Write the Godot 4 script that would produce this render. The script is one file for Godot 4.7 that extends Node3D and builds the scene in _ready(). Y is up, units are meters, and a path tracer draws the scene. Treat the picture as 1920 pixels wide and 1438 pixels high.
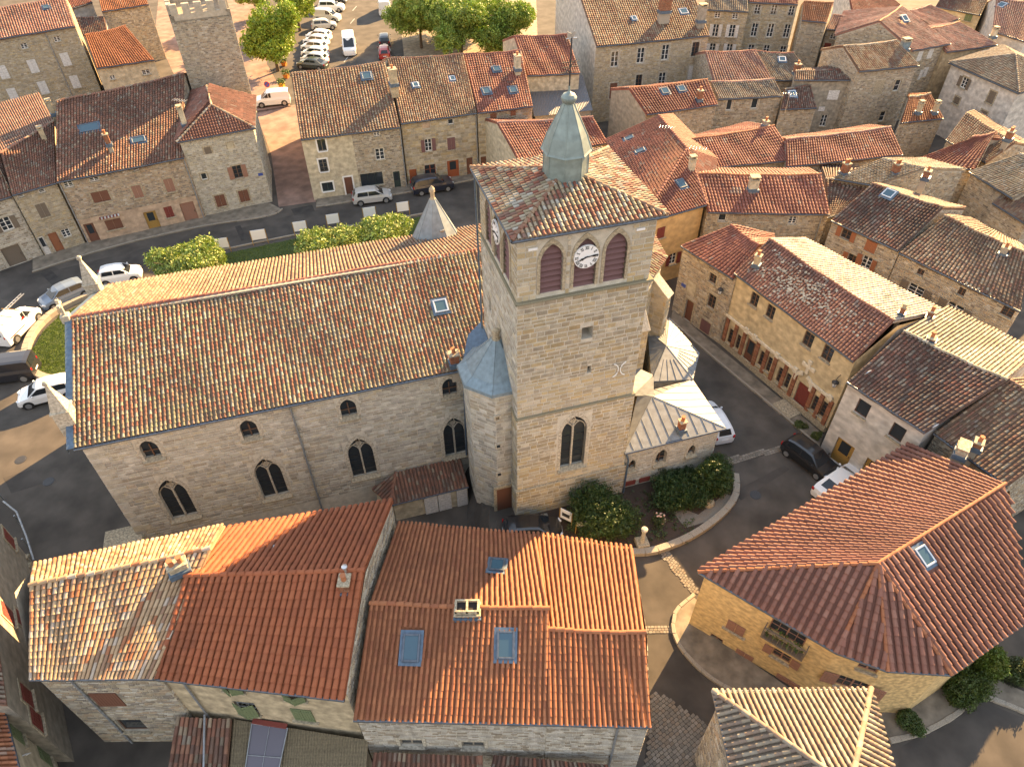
extends Node3D
# A hill village seen from the air: a church with a square clock tower among tiled houses.
# Pixels of the photograph (1920 x 1438) give directions; heights in metres give the distance.

const FOCAL := 1320.0
const PITCH := 43.2
const ROLL := -0.58
const EYE := Vector3(0, 36, 0)
const UP := Vector3.UP
var eye_right: Vector3
var eye_up: Vector3
var eye_forward: Vector3
var rng := RandomNumberGenerator.new()
var mats := {}
var meshes := {}
var names := {}

func look_axes() -> void:
	var p = deg_to_rad(PITCH)
	var r = deg_to_rad(ROLL)
	eye_forward = Vector3(0, -sin(p), -cos(p))
	var up = Vector3(0, cos(p), -sin(p))
	eye_right = Vector3.RIGHT * cos(r) + up * sin(r)
	eye_up = -Vector3.RIGHT * sin(r) + up * cos(r)

func ray(x: float, y: float) -> Vector3:
	return (eye_forward * FOCAL + eye_right * (x - 960.0) + eye_up * (719.0 - y)).normalized()

func P(x: float, y: float, h := 0.0) -> Vector3:
	var d = ray(x, y)
	return EYE + d * ((h - EYE.y) / d.y)

func Q(p: Vector2, h := 0.0) -> Vector3:
	return P(p.x, p.y, h)

func in_view(p: Vector3, margin := 40.0) -> bool:
	var q = p - EYE
	var z = q.dot(eye_forward)
	if z < 1.0:
		return false
	var x = 960.0 + FOCAL * q.dot(eye_right) / z
	var y = 719.0 - FOCAL * q.dot(eye_up) / z
	return x > -margin and x < 1920.0 + margin and y > -margin and y < 1438.0 + margin

func flat(v: Vector3) -> Vector3:
	return Vector3(v.x, 0, v.z)

func lin(r: float, g: float, b: float) -> Color:
	return Color(r, g, b).linear_to_srgb()

func rnd(a: float, b: float) -> float:
	return rng.randf_range(a, b)

# ---------------------------------------------------------------- mesh builder
class MB:
	var v = PackedVector3Array()
	var n = PackedVector3Array()
	var c = PackedColorArray()
	var tint = Color.WHITE
	func tri(a: Vector3, b: Vector3, d: Vector3) -> void:
		var m = (b - a).cross(d - a).normalized()
		tri_n(a, b, d, m, m, m)
	func tri_n(a: Vector3, b: Vector3, d: Vector3, na: Vector3, nb: Vector3, nd: Vector3) -> void:
		v.append(a); v.append(d); v.append(b)
		n.append(na); n.append(nd); n.append(nb)
		c.append(tint); c.append(tint); c.append(tint)
	func quad(a: Vector3, b: Vector3, d: Vector3, e: Vector3) -> void:
		tri(a, b, d)
		tri(a, d, e)
	func quad_n(a: Vector3, b: Vector3, d: Vector3, e: Vector3, na: Vector3, nb: Vector3, nd: Vector3, ne: Vector3) -> void:
		tri_n(a, b, d, na, nb, nd)
		tri_n(a, d, e, na, nd, ne)
	func box(t: Transform3D, s: Vector3, bevel := 0.0) -> void:
		# s is the full size, centred on t
		var h = s * 0.5
		var b: float = minf(bevel, minf(h.x, minf(h.y, h.z)) * 0.8)
		if b <= 0.0:
			var p = []
			for i in 8:
				p.append(t * Vector3(h.x if i & 1 else -h.x, h.y if i & 2 else -h.y, h.z if i & 4 else -h.z))
			quad(p[4], p[5], p[7], p[6]); quad(p[1], p[0], p[2], p[3])
			quad(p[5], p[1], p[3], p[7]); quad(p[0], p[4], p[6], p[2])
			quad(p[6], p[7], p[3], p[2]); quad(p[0], p[1], p[5], p[4])
			return
		for axis in 3:
			for sg in [-1.0, 1.0]:
				var u = (axis + 1) % 3
				var w = (axis + 2) % 3
				var q = []
				for k in [[-1, -1], [1, -1], [1, 1], [-1, 1]]:
					var x = Vector3.ZERO
					x[axis] = sg * h[axis]
					x[u] = k[0] * (h[u] - b)
					x[w] = k[1] * (h[w] - b)
					q.append(t * x)
				if sg > 0: quad(q[0], q[1], q[2], q[3])
				else: quad(q[3], q[2], q[1], q[0])
			# the chamfers along this axis
			var u2 = (axis + 1) % 3
			var w2 = (axis + 2) % 3
			for k in [[-1, -1], [1, -1], [1, 1], [-1, 1]]:
				var f = []
				for e in [-1.0, 1.0]:
					for which in 2:
						var x = Vector3.ZERO
						x[axis] = e * (h[axis] - b)
						x[u2] = k[0] * (h[u2] - (b if which == 0 else 0.0))
						x[w2] = k[1] * (h[w2] - (0.0 if which == 0 else b))
						f.append(t * x)
				quad(f[0], f[1], f[3], f[2])
	func prism(poly: PackedVector3Array, down: Vector3) -> void:
		# a flat polygon (counter-clockwise seen from its front) and its copy moved by down, closed
		var k = poly.size()
		for i in range(1, k - 1):
			tri(poly[0], poly[i], poly[i + 1])
			tri(poly[0] + down, poly[i + 1] + down, poly[i] + down)
		for i in k:
			var a = poly[i]
			var b = poly[(i + 1) % k]
			quad(b, a, a + down, b + down)
	func tube(path: Array, r: float, sides := 8, r2 := -1.0) -> void:
		if r2 < 0.0: r2 = r
		var rings = []
		for i in path.size():
			var d: Vector3 = (path[mini(i + 1, path.size() - 1)] - path[maxi(i - 1, 0)]).normalized()
			var x = d.cross(Vector3.UP if absf(d.y) < 0.95 else Vector3.RIGHT).normalized()
			var y = x.cross(d)
			var rr = lerpf(r, r2, float(i) / maxf(1.0, path.size() - 1))
			var ring = []
			for s in sides:
				var an = TAU * s / sides
				ring.append([path[i] + (x * cos(an) + y * sin(an)) * rr, x * cos(an) + y * sin(an)])
			rings.append(ring)
		for i in path.size() - 1:
			for s in sides:
				var e = (s + 1) % sides
				var A = rings[i][s]; var B = rings[i][e]; var C = rings[i + 1][e]; var D = rings[i + 1][s]
				quad_n(B[0], A[0], D[0], C[0], B[1], A[1], D[1], C[1])
		for i in range(1, sides - 1):
			tri(rings[0][0][0], rings[0][i + 1][0], rings[0][i][0])
			var z = rings[-1]
			tri(z[0][0], z[i][0], z[i + 1][0])
	func lathe(at: Vector3, prof: Array, sides: int, smooth := false, turn := 0.0, cap := true) -> void:
		# prof: [radius, height] from the bottom up
		for i in prof.size() - 1:
			for s in sides:
				var a0 = TAU * s / sides + turn
				var a1 = TAU * (s + 1) / sides + turn
				var d0 = Vector3(cos(a0), 0, -sin(a0))
				var d1 = Vector3(cos(a1), 0, -sin(a1))
				var p: Array = prof[i]
				var q: Array = prof[i + 1]
				var A = at + d0 * p[0] + Vector3.UP * p[1]
				var B = at + d1 * p[0] + Vector3.UP * p[1]
				var C = at + d1 * q[0] + Vector3.UP * q[1]
				var D = at + d0 * q[0] + Vector3.UP * q[1]
				if smooth:
					var sl: float = q[1] - p[1]
					var dr: float = q[0] - p[0]
					var n0 = (d0 * sl - Vector3.UP * dr).normalized()
					var n1 = (d1 * sl - Vector3.UP * dr).normalized()
					quad_n(A, B, C, D, n0, n1, n1, n0)
				else:
					quad(A, B, C, D)
		if cap:
			for k in [0, -1]:
				var p: Array = prof[k]
				if p[0] > 0.001:
					for s in range(1, sides - 1):
						var e = []
						for j in [0, s, s + 1]:
							var an: float = TAU * j / sides + turn
							e.append(at + Vector3(cos(an), 0, -sin(an)) * p[0] + Vector3.UP * p[1])
						if k == 0: tri(e[0], e[2], e[1])
						else: tri(e[0], e[1], e[2])
	func mesh(m: Material) -> ArrayMesh:
		var a = []
		a.resize(Mesh.ARRAY_MAX)
		a[Mesh.ARRAY_VERTEX] = v
		a[Mesh.ARRAY_NORMAL] = n
		a[Mesh.ARRAY_COLOR] = c
		var r = ArrayMesh.new()
		if v.size():
			r.add_surface_from_arrays(Mesh.PRIMITIVE_TRIANGLES, a)
			r.surface_set_material(0, m)
		return r

# ---------------------------------------------------------------- naming
func numbered(called: String) -> String:
	var k: int = names.get(called, 0)
	names[called] = k + 1
	return called if k == 0 else "%s_%03d" % [called, k]

func thing(called: String, label: String, category: String, at := Vector3.ZERO, group := "") -> Node3D:
	var o = Node3D.new()
	o.name = numbered(called)
	o.position = at
	add_child(o)
	o.set_meta("label", label)
	o.set_meta("category", category)
	if group: o.set_meta("group", group)
	return o

func structure(called: String, mb: MB, m: Material) -> MeshInstance3D:
	var o = MeshInstance3D.new()
	o.name = numbered(called)
	o.mesh = mb.mesh(m)
	add_child(o)
	o.set_meta("kind", "structure")
	return o

func part(root: Node3D, called: String, mb: MB, m: Material, stuff := false) -> MeshInstance3D:
	# mb holds places in the world; root is a thing
	var o = MeshInstance3D.new()
	o.name = called
	o.mesh = mb.mesh(m)
	o.position = -root.position
	root.add_child(o, true)
	if stuff: o.set_meta("kind", "stuff")
	return o

func sub(parent: Node3D, called: String, mb: MB, m: Material, stuff := false) -> MeshInstance3D:
	# mb holds places in the parent's own axes
	var o = MeshInstance3D.new()
	o.name = called
	o.mesh = mb.mesh(m)
	parent.add_child(o, true)
	if stuff: o.set_meta("kind", "stuff")
	return o

func put(parent: Node3D, called: String, mesh: Mesh, t := Transform3D.IDENTITY, m: Material = null) -> MeshInstance3D:
	var o = MeshInstance3D.new()
	o.name = called
	o.mesh = mesh
	o.transform = t
	if m: o.material_override = m
	parent.add_child(o, true)
	return o

func at_world(root: Node3D, t: Transform3D) -> Transform3D:
	return Transform3D(t.basis, t.origin - root.position)

# ---------------------------------------------------------------- materials
func noise_tex(key: String, freq: float, low: float, high: float, octaves := 4, kind := FastNoiseLite.TYPE_SIMPLEX_SMOOTH, bump := false, size := 512) -> NoiseTexture2D:
	if mats.has("t_" + key): return mats["t_" + key]
	var f = FastNoiseLite.new()
	f.seed = hash(key) % 10000
	f.noise_type = kind
	f.frequency = freq
	f.fractal_octaves = octaves
	var t = NoiseTexture2D.new()
	t.noise = f
	t.width = size
	t.height = size
	t.seamless = true
	if bump:
		t.as_normal_map = true
		t.bump_strength = high
	else:
		var g = Gradient.new()
		g.offsets = PackedFloat32Array([0.15, 0.85])
		g.colors = PackedColorArray([Color(low, low, low), Color(high, high, high)])
		t.color_ramp = g
	mats["t_" + key] = t
	return t

func mat(key: String, col: Color, rough := 0.85, tex := "", scale := 0.5, metal := 0.0, vcol := false, bump := 0.0) -> StandardMaterial3D:
	# col is linear
	if mats.has(key): return mats[key]
	var m = StandardMaterial3D.new()
	m.resource_name = key
	m.albedo_color = col.linear_to_srgb()
	m.roughness = rough
	m.metallic = metal
	m.vertex_color_use_as_albedo = vcol
	if tex != "" or bump > 0.0:
		m.uv1_triplanar = true
		m.uv1_world_triplanar = true
		m.uv1_scale = Vector3.ONE * scale
	match tex:
		"grime": m.albedo_texture = noise_tex("grime", 0.012, 0.80, 1.0, 6)
		"fine": m.albedo_texture = noise_tex("fine", 0.06, 0.74, 1.0, 5)
		"blotch": m.albedo_texture = noise_tex("blotch", 0.02, 0.68, 1.0, 6)
		"lichen": m.albedo_texture = noise_tex("lichen", 0.05, 0.62, 1.0, 6)
		"road": m.albedo_texture = noise_tex("road", 0.008, 0.74, 1.0, 8, FastNoiseLite.TYPE_SIMPLEX_SMOOTH, false, 1024)
		"stain": m.albedo_texture = noise_tex("stain", 0.02, 0.72, 1.0, 7, FastNoiseLite.TYPE_SIMPLEX_SMOOTH, false, 1024)
		"lawn": m.albedo_texture = noise_tex("lawn", 0.08, 0.5, 1.0, 4)
	if bump > 0.0:
		m.normal_enabled = true
		m.normal_texture = noise_tex("bump", 0.05, 0.0, 6.0, 5, FastNoiseLite.TYPE_SIMPLEX_SMOOTH, true)
		m.normal_scale = bump
	mats[key] = m
	return m

func make_materials() -> void:
	mat("tile", Color(1, 1, 1), 0.82, "lichen", 1.7, 0.0, true)
	mat("stone", Color(1, 1, 1), 0.92, "fine", 0.8, 0.0, true, 0.5)
	mat("mortar", Color(0.62, 0.55, 0.43), 0.95, "fine", 0.9, 0.0, false, 0.4)
	mat("mortar_pale", Color(0.74, 0.68, 0.56), 0.95, "fine", 0.9, 0.0, false, 0.4)
	mat("mortar_grey", Color(0.44, 0.39, 0.31), 0.95, "fine", 0.9, 0.0, false, 0.4)
	mat("dressed", Color(0.50, 0.42, 0.29), 0.9, "blotch", 0.6, 0.0, false, 0.4)
	mat("dressed_pale", Color(0.58, 0.52, 0.41), 0.9, "blotch", 0.6, 0.0, false, 0.4)
	mat("plaster_yellow", Color(0.70, 0.57, 0.35), 0.92, "grime", 0.22, 0.0, false, 0.35)
	mat("plaster_cream", Color(0.68, 0.59, 0.42), 0.92, "grime", 0.22, 0.0, false, 0.35)
	mat("plaster_peach", Color(0.62, 0.45, 0.31), 0.92, "grime", 0.22, 0.0, false, 0.35)
	mat("plaster_sand", Color(0.60, 0.49, 0.32), 0.92, "grime", 0.22, 0.0, false, 0.35)
	mat("plaster_white", Color(0.70, 0.66, 0.60), 0.92, "grime", 0.2, 0.0, false, 0.35)
	mat("plaster_orange", Color(0.68, 0.45, 0.20), 0.92, "grime", 0.22, 0.0, false, 0.35)
	mat("plaster_grey", Color(0.42, 0.37, 0.29), 0.92, "grime", 0.25, 0.0, false, 0.35)
	mat("zinc", Color(0.22, 0.29, 0.33), 0.5, "grime", 0.5, 0.25)
	mat("zinc_pale", Color(0.20, 0.215, 0.225), 0.6, "grime", 0.3, 0.0)
	mat("zinc_mid", Color(0.27, 0.31, 0.33), 0.55, "grime", 0.3, 0.15)
	mat("cream_stone", Color(0.74, 0.66, 0.50), 0.9, "grime", 0.6)
	mat("plaster_gold", Color(0.72, 0.52, 0.245), 0.92, "stain", 0.16)
	mat("copper", Color(0.255, 0.31, 0.29), 0.55, "grime", 0.3, 0.1)
	mat("flashing", Color(0.11, 0.16, 0.22), 0.5, "grime", 0.6, 0.2)
	mat("gutter", Color(0.13, 0.15, 0.18), 0.40, "grime", 0.6, 0.55)
	mat("pipe", Color(0.34, 0.36, 0.38), 0.45, "grime", 0.6, 0.4)
	mat("glass", Color(0.030, 0.036, 0.042), 0.06)
	mat("roof_glass", Color(0.045, 0.09, 0.12), 0.05)
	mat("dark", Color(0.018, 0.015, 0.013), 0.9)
	mat("frame_white", Color(0.70, 0.68, 0.64), 0.6)
	mat("frame_brown", Color(0.16, 0.085, 0.05), 0.7, "fine", 1.5)
	mat("frame_stone", Color(0.34, 0.29, 0.22), 0.8, "fine", 1.0)
	mat("wood_mauve", Color(0.21, 0.105, 0.10), 0.75, "fine", 1.2)
	mat("wood_brown", Color(0.20, 0.085, 0.05), 0.75, "fine", 1.2)
	mat("wood_red", Color(0.24, 0.05, 0.035), 0.75, "fine", 1.2)
	mat("wood_rose", Color(0.36, 0.19, 0.13), 0.75, "fine", 1.2)
	mat("wood_rust", Color(0.34, 0.13, 0.06), 0.75, "fine", 1.2)
	mat("wood_ochre", Color(0.42, 0.25, 0.06), 0.75, "fine", 1.2)
	mat("wood_green", Color(0.22, 0.27, 0.13), 0.8, "lichen", 1.4)
	mat("wood_darkgreen", Color(0.03, 0.055, 0.05), 0.6, "fine", 1.2)
	mat("wood_white", Color(0.70, 0.68, 0.65), 0.7, "grime", 0.8)
	mat("wood_grey", Color(0.20, 0.16, 0.12), 0.8, "fine", 1.2)
	mat("orange_paint", Color(0.40, 0.11, 0.04), 0.6, "fine", 1.2)
	mat("brick", Color(0.40, 0.17, 0.085), 0.9, "fine", 1.0, 0.0, false, 0.4)
	mat("terracotta", Color(0.46, 0.17, 0.07), 0.85, "fine", 1.0)
	mat("iron", Color(0.03, 0.03, 0.032), 0.55)
	mat("iron_white", Color(0.75, 0.75, 0.72), 0.5)
	mat("steel", Color(0.55, 0.56, 0.57), 0.3, "", 1.0, 0.8)
	mat("asphalt", Color(0.092, 0.078, 0.064), 0.95, "road", 0.045)
	mat("asphalt_dark", Color(0.074, 0.063, 0.053), 0.95, "road", 0.05)
	mat("asphalt_pink", Color(0.30, 0.19, 0.145), 0.95, "road", 0.06)
	mat("iron_road", Color(0.048, 0.042, 0.037), 0.95, "road", 0.12)
	mat("pavement", Color(0.24, 0.20, 0.15), 0.95, "road", 0.12)
	mat("sandy", Color(0.40, 0.31, 0.21), 0.95, "road", 0.15, 0.0, false, 0.1)
	mat("soil", Color(0.085, 0.055, 0.038), 0.98, "fine", 0.7, 0.0, false, 1.0)
	mat("gravel", Color(0.33, 0.28, 0.22), 0.95, "lichen", 1.3, 0.0, false, 1.0)
	mat("grass", Color(0.085, 0.12, 0.022), 0.95, "lawn", 0.7, 0.0, false, 0.8)
	mat("kerb", Color(0.38, 0.33, 0.26), 0.9, "fine", 0.6, 0.0, false, 0.4)
	mat("leaf", Color(1, 1, 1), 0.6, "", 1.0, 0.0, true)
	mats["leaf"].backlight_enabled = true
	mats["leaf"].backlight = Color(0.42, 0.48, 0.09)
	mat("bark", Color(0.16, 0.115, 0.075), 0.95, "lichen", 1.0, 0.0, false, 0.8)
	for k in ["stone", "mortar", "mortar_pale", "plaster_yellow", "plaster_cream", "plaster_sand", "plaster_white", "plaster_grey", "plaster_peach", "tile"]:
		var m: StandardMaterial3D = mats[k]
		m.detail_enabled = true
		m.detail_albedo = noise_tex("macro", 0.014, 0.84, 1.0, 6, FastNoiseLite.TYPE_SIMPLEX_SMOOTH, false, 1024)
		m.detail_blend_mode = BaseMaterial3D.BLEND_MODE_MUL
		m.detail_uv_layer = BaseMaterial3D.DETAIL_UV_2
		m.uv2_triplanar = true
		m.uv2_world_triplanar = true
		m.uv2_scale = Vector3.ONE * 0.13
	mat("white_board", Color(0.76, 0.76, 0.76), 0.5)
	mat("black_print", Color(0.012, 0.012, 0.014), 0.6)
	mat("rubber", Color(0.014, 0.014, 0.015), 0.8)
	mat("car_glass", Color(0.016, 0.020, 0.025), 0.05)
	mat("lamp_glass", Color(0.62, 0.64, 0.66), 0.12)
	mat("tail_red", Color(0.40, 0.012, 0.012), 0.25)
	mat("paint_line", Color(0.62, 0.60, 0.56), 0.85, "blotch", 0.8)
	mat("sign_blue", Color(0.03, 0.06, 0.25), 0.5)
	mat("sign_green", Color(0.03, 0.20, 0.10), 0.5)
	mat("corrugated", Color(0.20, 0.20, 0.21), 0.7, "lichen", 0.5, 0.1)
	mat("fibre_sheet", Color(0.25, 0.20, 0.12), 0.75, "lichen", 0.35)
	mat("moss", Color(0.33, 0.29, 0.19), 0.97, "lichen", 1.2, 0.0, false, 0.8)

# palettes: linear colours of the single tiles and stones
const PAL := {
	"church": [Color(0.35, 0.14, 0.085), Color(0.33, 0.15, 0.095), Color(0.340, 0.135, 0.080), Color(0.360, 0.160, 0.095), Color(0.450, 0.340, 0.210), Color(0.480, 0.410, 0.290), Color(0.410, 0.350, 0.200), Color(0.380, 0.350, 0.200), Color(0.460, 0.360, 0.220), Color(0.390, 0.230, 0.135), Color(0.320, 0.190, 0.120), Color(0.500, 0.450, 0.350), Color(0.430, 0.320, 0.200)],
	"tower": [Color(0.36, 0.15, 0.09), Color(0.33, 0.12, 0.075), Color(0.48, 0.37, 0.24), Color(0.52, 0.45, 0.33), Color(0.44, 0.36, 0.22), Color(0.42, 0.24, 0.14), Color(0.50, 0.40, 0.27), Color(0.30, 0.17, 0.12), Color(0.55, 0.50, 0.41)],
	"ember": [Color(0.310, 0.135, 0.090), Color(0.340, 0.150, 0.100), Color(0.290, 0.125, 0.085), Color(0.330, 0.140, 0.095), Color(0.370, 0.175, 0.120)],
	"pale_tile": [Color(0.60, 0.52, 0.43), Color(0.56, 0.46, 0.37), Color(0.64, 0.57, 0.48), Color(0.58, 0.48, 0.38)],  # pale tiles, laid only on the back slope of the school
	"buff": [Color(0.56, 0.36, 0.20), Color(0.58, 0.40, 0.23), Color(0.53, 0.35, 0.20), Color(0.60, 0.48, 0.37), Color(0.52, 0.33, 0.18), Color(0.45, 0.18, 0.08), Color(0.60, 0.42, 0.25), Color(0.38, 0.22, 0.13)],
	"orange": [Color(0.43, 0.125, 0.045), Color(0.45, 0.135, 0.05), Color(0.41, 0.115, 0.042), Color(0.44, 0.13, 0.05)],
	"clay": [Color(0.47, 0.175, 0.072), Color(0.50, 0.19, 0.08), Color(0.44, 0.16, 0.068), Color(0.48, 0.18, 0.075), Color(0.41, 0.14, 0.06)],
	"red": [Color(0.360, 0.125, 0.080), Color(0.390, 0.140, 0.090), Color(0.340, 0.115, 0.075), Color(0.380, 0.135, 0.090), Color(0.420, 0.165, 0.110)],
	"rose": [Color(0.480, 0.230, 0.170), Color(0.510, 0.260, 0.190), Color(0.450, 0.210, 0.150), Color(0.500, 0.290, 0.220), Color(0.540, 0.320, 0.240)],
	"brown": [Color(0.36, 0.22, 0.13), Color(0.32, 0.17, 0.10), Color(0.40, 0.28, 0.18), Color(0.30, 0.14, 0.085), Color(0.38, 0.25, 0.15), Color(0.27, 0.15, 0.10), Color(0.42, 0.33, 0.22)],
	"old": [Color(0.330, 0.150, 0.095), Color(0.300, 0.135, 0.085), Color(0.360, 0.180, 0.110), Color(0.280, 0.140, 0.095), Color(0.380, 0.290, 0.200), Color(0.340, 0.160, 0.100), Color(0.260, 0.160, 0.115)],
	"grey": [Color(0.34, 0.28, 0.21), Color(0.38, 0.31, 0.22), Color(0.30, 0.22, 0.16), Color(0.42, 0.36, 0.27), Color(0.27, 0.20, 0.15), Color(0.36, 0.24, 0.16)],
	"tan": [Color(0.460, 0.370, 0.260), Color(0.420, 0.330, 0.220), Color(0.500, 0.420, 0.310), Color(0.390, 0.290, 0.190), Color(0.380, 0.260, 0.170), Color(0.450, 0.380, 0.260), Color(0.530, 0.470, 0.370)],
	"dark": [Color(0.20, 0.10, 0.07), Color(0.24, 0.12, 0.08), Color(0.17, 0.10, 0.075), Color(0.28, 0.17, 0.12), Color(0.30, 0.24, 0.18), Color(0.26, 0.10, 0.06), Color(0.22, 0.14, 0.10)],
	"ochre": [Color(0.560, 0.460, 0.300), Color(0.520, 0.430, 0.280), Color(0.600, 0.510, 0.360), Color(0.540, 0.460, 0.330), Color(0.480, 0.390, 0.260), Color(0.580, 0.460, 0.270), Color(0.500, 0.430, 0.320), Color(0.560, 0.430, 0.240), Color(0.610, 0.530, 0.400)],
	"pale": [Color(0.600, 0.550, 0.440), Color(0.550, 0.500, 0.400), Color(0.660, 0.610, 0.500), Color(0.530, 0.460, 0.350), Color(0.590, 0.540, 0.450), Color(0.620, 0.540, 0.390), Color(0.490, 0.450, 0.370), Color(0.680, 0.630, 0.530)],
	"rubble": [Color(0.520, 0.430, 0.300), Color(0.450, 0.380, 0.280), Color(0.580, 0.510, 0.390), Color(0.380, 0.320, 0.250), Color(0.540, 0.450, 0.310), Color(0.500, 0.380, 0.250), Color(0.320, 0.270, 0.210), Color(0.600, 0.540, 0.440)],
	"whitewash": [Color(0.60, 0.55, 0.46), Color(0.55, 0.49, 0.39), Color(0.64, 0.58, 0.49), Color(0.40, 0.33, 0.24), Color(0.58, 0.52, 0.42)],
	"brickwork": [Color(0.40, 0.16, 0.08), Color(0.44, 0.19, 0.10), Color(0.36, 0.14, 0.07), Color(0.42, 0.20, 0.11)],
	"paver": [Color(0.24, 0.21, 0.17), Color(0.28, 0.24, 0.19), Color(0.21, 0.185, 0.15), Color(0.30, 0.26, 0.21), Color(0.25, 0.20, 0.15)],
}

func pick(pal: String, jitter := 0.14) -> Color:
	var a: Array = PAL[pal]
	var c: Color = a[rng.randi() % a.size()]
	var k = 1.0 + rnd(-jitter, jitter)
	return Color(c.r * k, c.g * k, c.b * k)

# ---------------------------------------------------------------- roofs
func tile_mesh(kind: String) -> ArrayMesh:
	# one cover tile in units of pitch (x, y) and row (z); the lower end is at +z and lies over the tile below
	if meshes.has(kind): return meshes[kind]
	var mb = MB.new()
	var wide = 0.345 if kind == "canal" else 0.43
	var high = 0.38 if kind == "canal" else 0.28
	var seg = 6
	var z0 = -0.56
	var z1 = 0.56
	var lift = 0.13
	for i in seg:
		var q = []
		for k in [i, i + 1]:
			var an = PI * k / seg
			for e in 2:
				var sc = 0.86 if e == 0 else 1.0
				var y0 = 0.0 if e == 0 else lift
				q.append([Vector3(-cos(an) * wide * sc, sin(an) * high * sc + y0, z0 if e == 0 else z1), Vector3(-cos(an), sin(an) * 1.2, -0.06).normalized()])
		mb.quad_n(q[1][0], q[3][0], q[2][0], q[0][0], q[1][1], q[3][1], q[2][1], q[0][1])
		# the thickness of the lower edge
		var a: Vector3 = q[1][0]
		var b: Vector3 = q[3][0]
		var ai = Vector3(a.x * 0.82, (a.y - lift) * 0.80 + lift - 0.05, a.z)
		var bi = Vector3(b.x * 0.82, (b.y - lift) * 0.80 + lift - 0.05, b.z)
		mb.quad(a, ai, bi, b)
	meshes[kind] = mb.mesh(mats["tile"])
	return meshes[kind]

func tile_variant(pal: String, k: int) -> StandardMaterial3D:
	var key = "tile_%s_%d" % [pal, k]
	if mats.has(key): return mats[key]
	var a: Array = PAL[pal]
	var c: Color = a[k % a.size()]
	var s: float = [0.92, 1.06, 1.0][(k / a.size()) % 3]
	return mat(key, Color(c.r * s, c.g * s, c.b * s), 0.82, "lichen", 1.7)

var sag := 0.07
var patchy := FastNoiseLite.new()

func warp(s: float, t: float) -> float:
	# old roofs hang a little between their gables
	return -sag * sin(PI * s) * (0.25 + 0.75 * sin(PI * minf(t * 0.62, 0.5) )) + sag * 0.22 * sin(s * 17.0 + t * 5.0)

func quad_tiles(A: Vector3, B: Vector3, C: Vector3, D: Vector3, pitch: float, row: float) -> Array:
	var n = maxi(1, roundi((A.distance_to(B) + D.distance_to(C)) * 0.5 / pitch))
	var m = maxi(1, roundi((A.distance_to(D) + B.distance_to(C)) * 0.5 / row))
	var out = []
	for i in n:
		var s = (i + 0.5) / n
		var low = A.lerp(B, s)
		var top = D.lerp(C, s)
		var up = (top - low).normalized()
		var wob = rnd(-0.02, 0.02)
		for j in m:
			var t = (j + 0.5) / m
			var right = (B.lerp(C, t) - A.lerp(D, t))
			var wide = right.length() / n
			right = right.normalized()
			var nor = right.cross(up).normalized()
			if nor.y < 0: nor = -nor
			var p = low.lerp(top, t) + UP * warp(s, t) + nor * 0.045 + right * (wob * 0.5 + rnd(-0.01, 0.01)) + up * rnd(-0.018, 0.018)
			var len_ = low.distance_to(top) / m
			var r2 = right.rotated(nor, rnd(-0.035, 0.035))
			out.append(Transform3D(Basis(r2 * wide, nor * wide * rnd(0.94, 1.08), -(up.rotated(nor, rnd(-0.02, 0.02))) * len_), p))
	return out

func clip_tiles(poly: PackedVector3Array, pitch: float, row: float) -> Array:
	var u = (poly[1] - poly[0]).normalized()
	var nor = Vector3.ZERO
	for i in poly.size():
		nor += poly[i].cross(poly[(i + 1) % poly.size()])
	nor = nor.normalized()
	if nor.y < 0: nor = -nor
	var w = nor.cross(u).normalized()
	var mid = Vector3.ZERO
	for p in poly: mid += p / poly.size()
	if w.dot(mid - poly[0]) < 0: w = -w
	var flat2 = PackedVector2Array()
	var lo = Vector2(1e9, 1e9)
	var hi = Vector2(-1e9, -1e9)
	for p in poly:
		var q = Vector2((p - poly[0]).dot(u), (p - poly[0]).dot(w))
		flat2.append(q)
		lo = lo.min(q)
		hi = hi.max(q)
	var out = []
	var n = ceili((hi.x - lo.x) / pitch)
	var m = ceili((hi.y - lo.y) / row)
	for i in n:
		for j in m:
			var q = Vector2(lo.x + (i + 0.5) * pitch, lo.y + (j + 0.5) * row)
			if not Geometry2D.is_point_in_polygon(q, flat2): continue
			var p = poly[0] + u * q.x + w * q.y + nor * ((mid - poly[0]).dot(nor) + 0.045)
			out.append(Transform3D(Basis(u.rotated(nor, rnd(-0.025, 0.025)) * pitch, nor * pitch * rnd(0.94, 1.08), -w * row), p))
	return out

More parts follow.
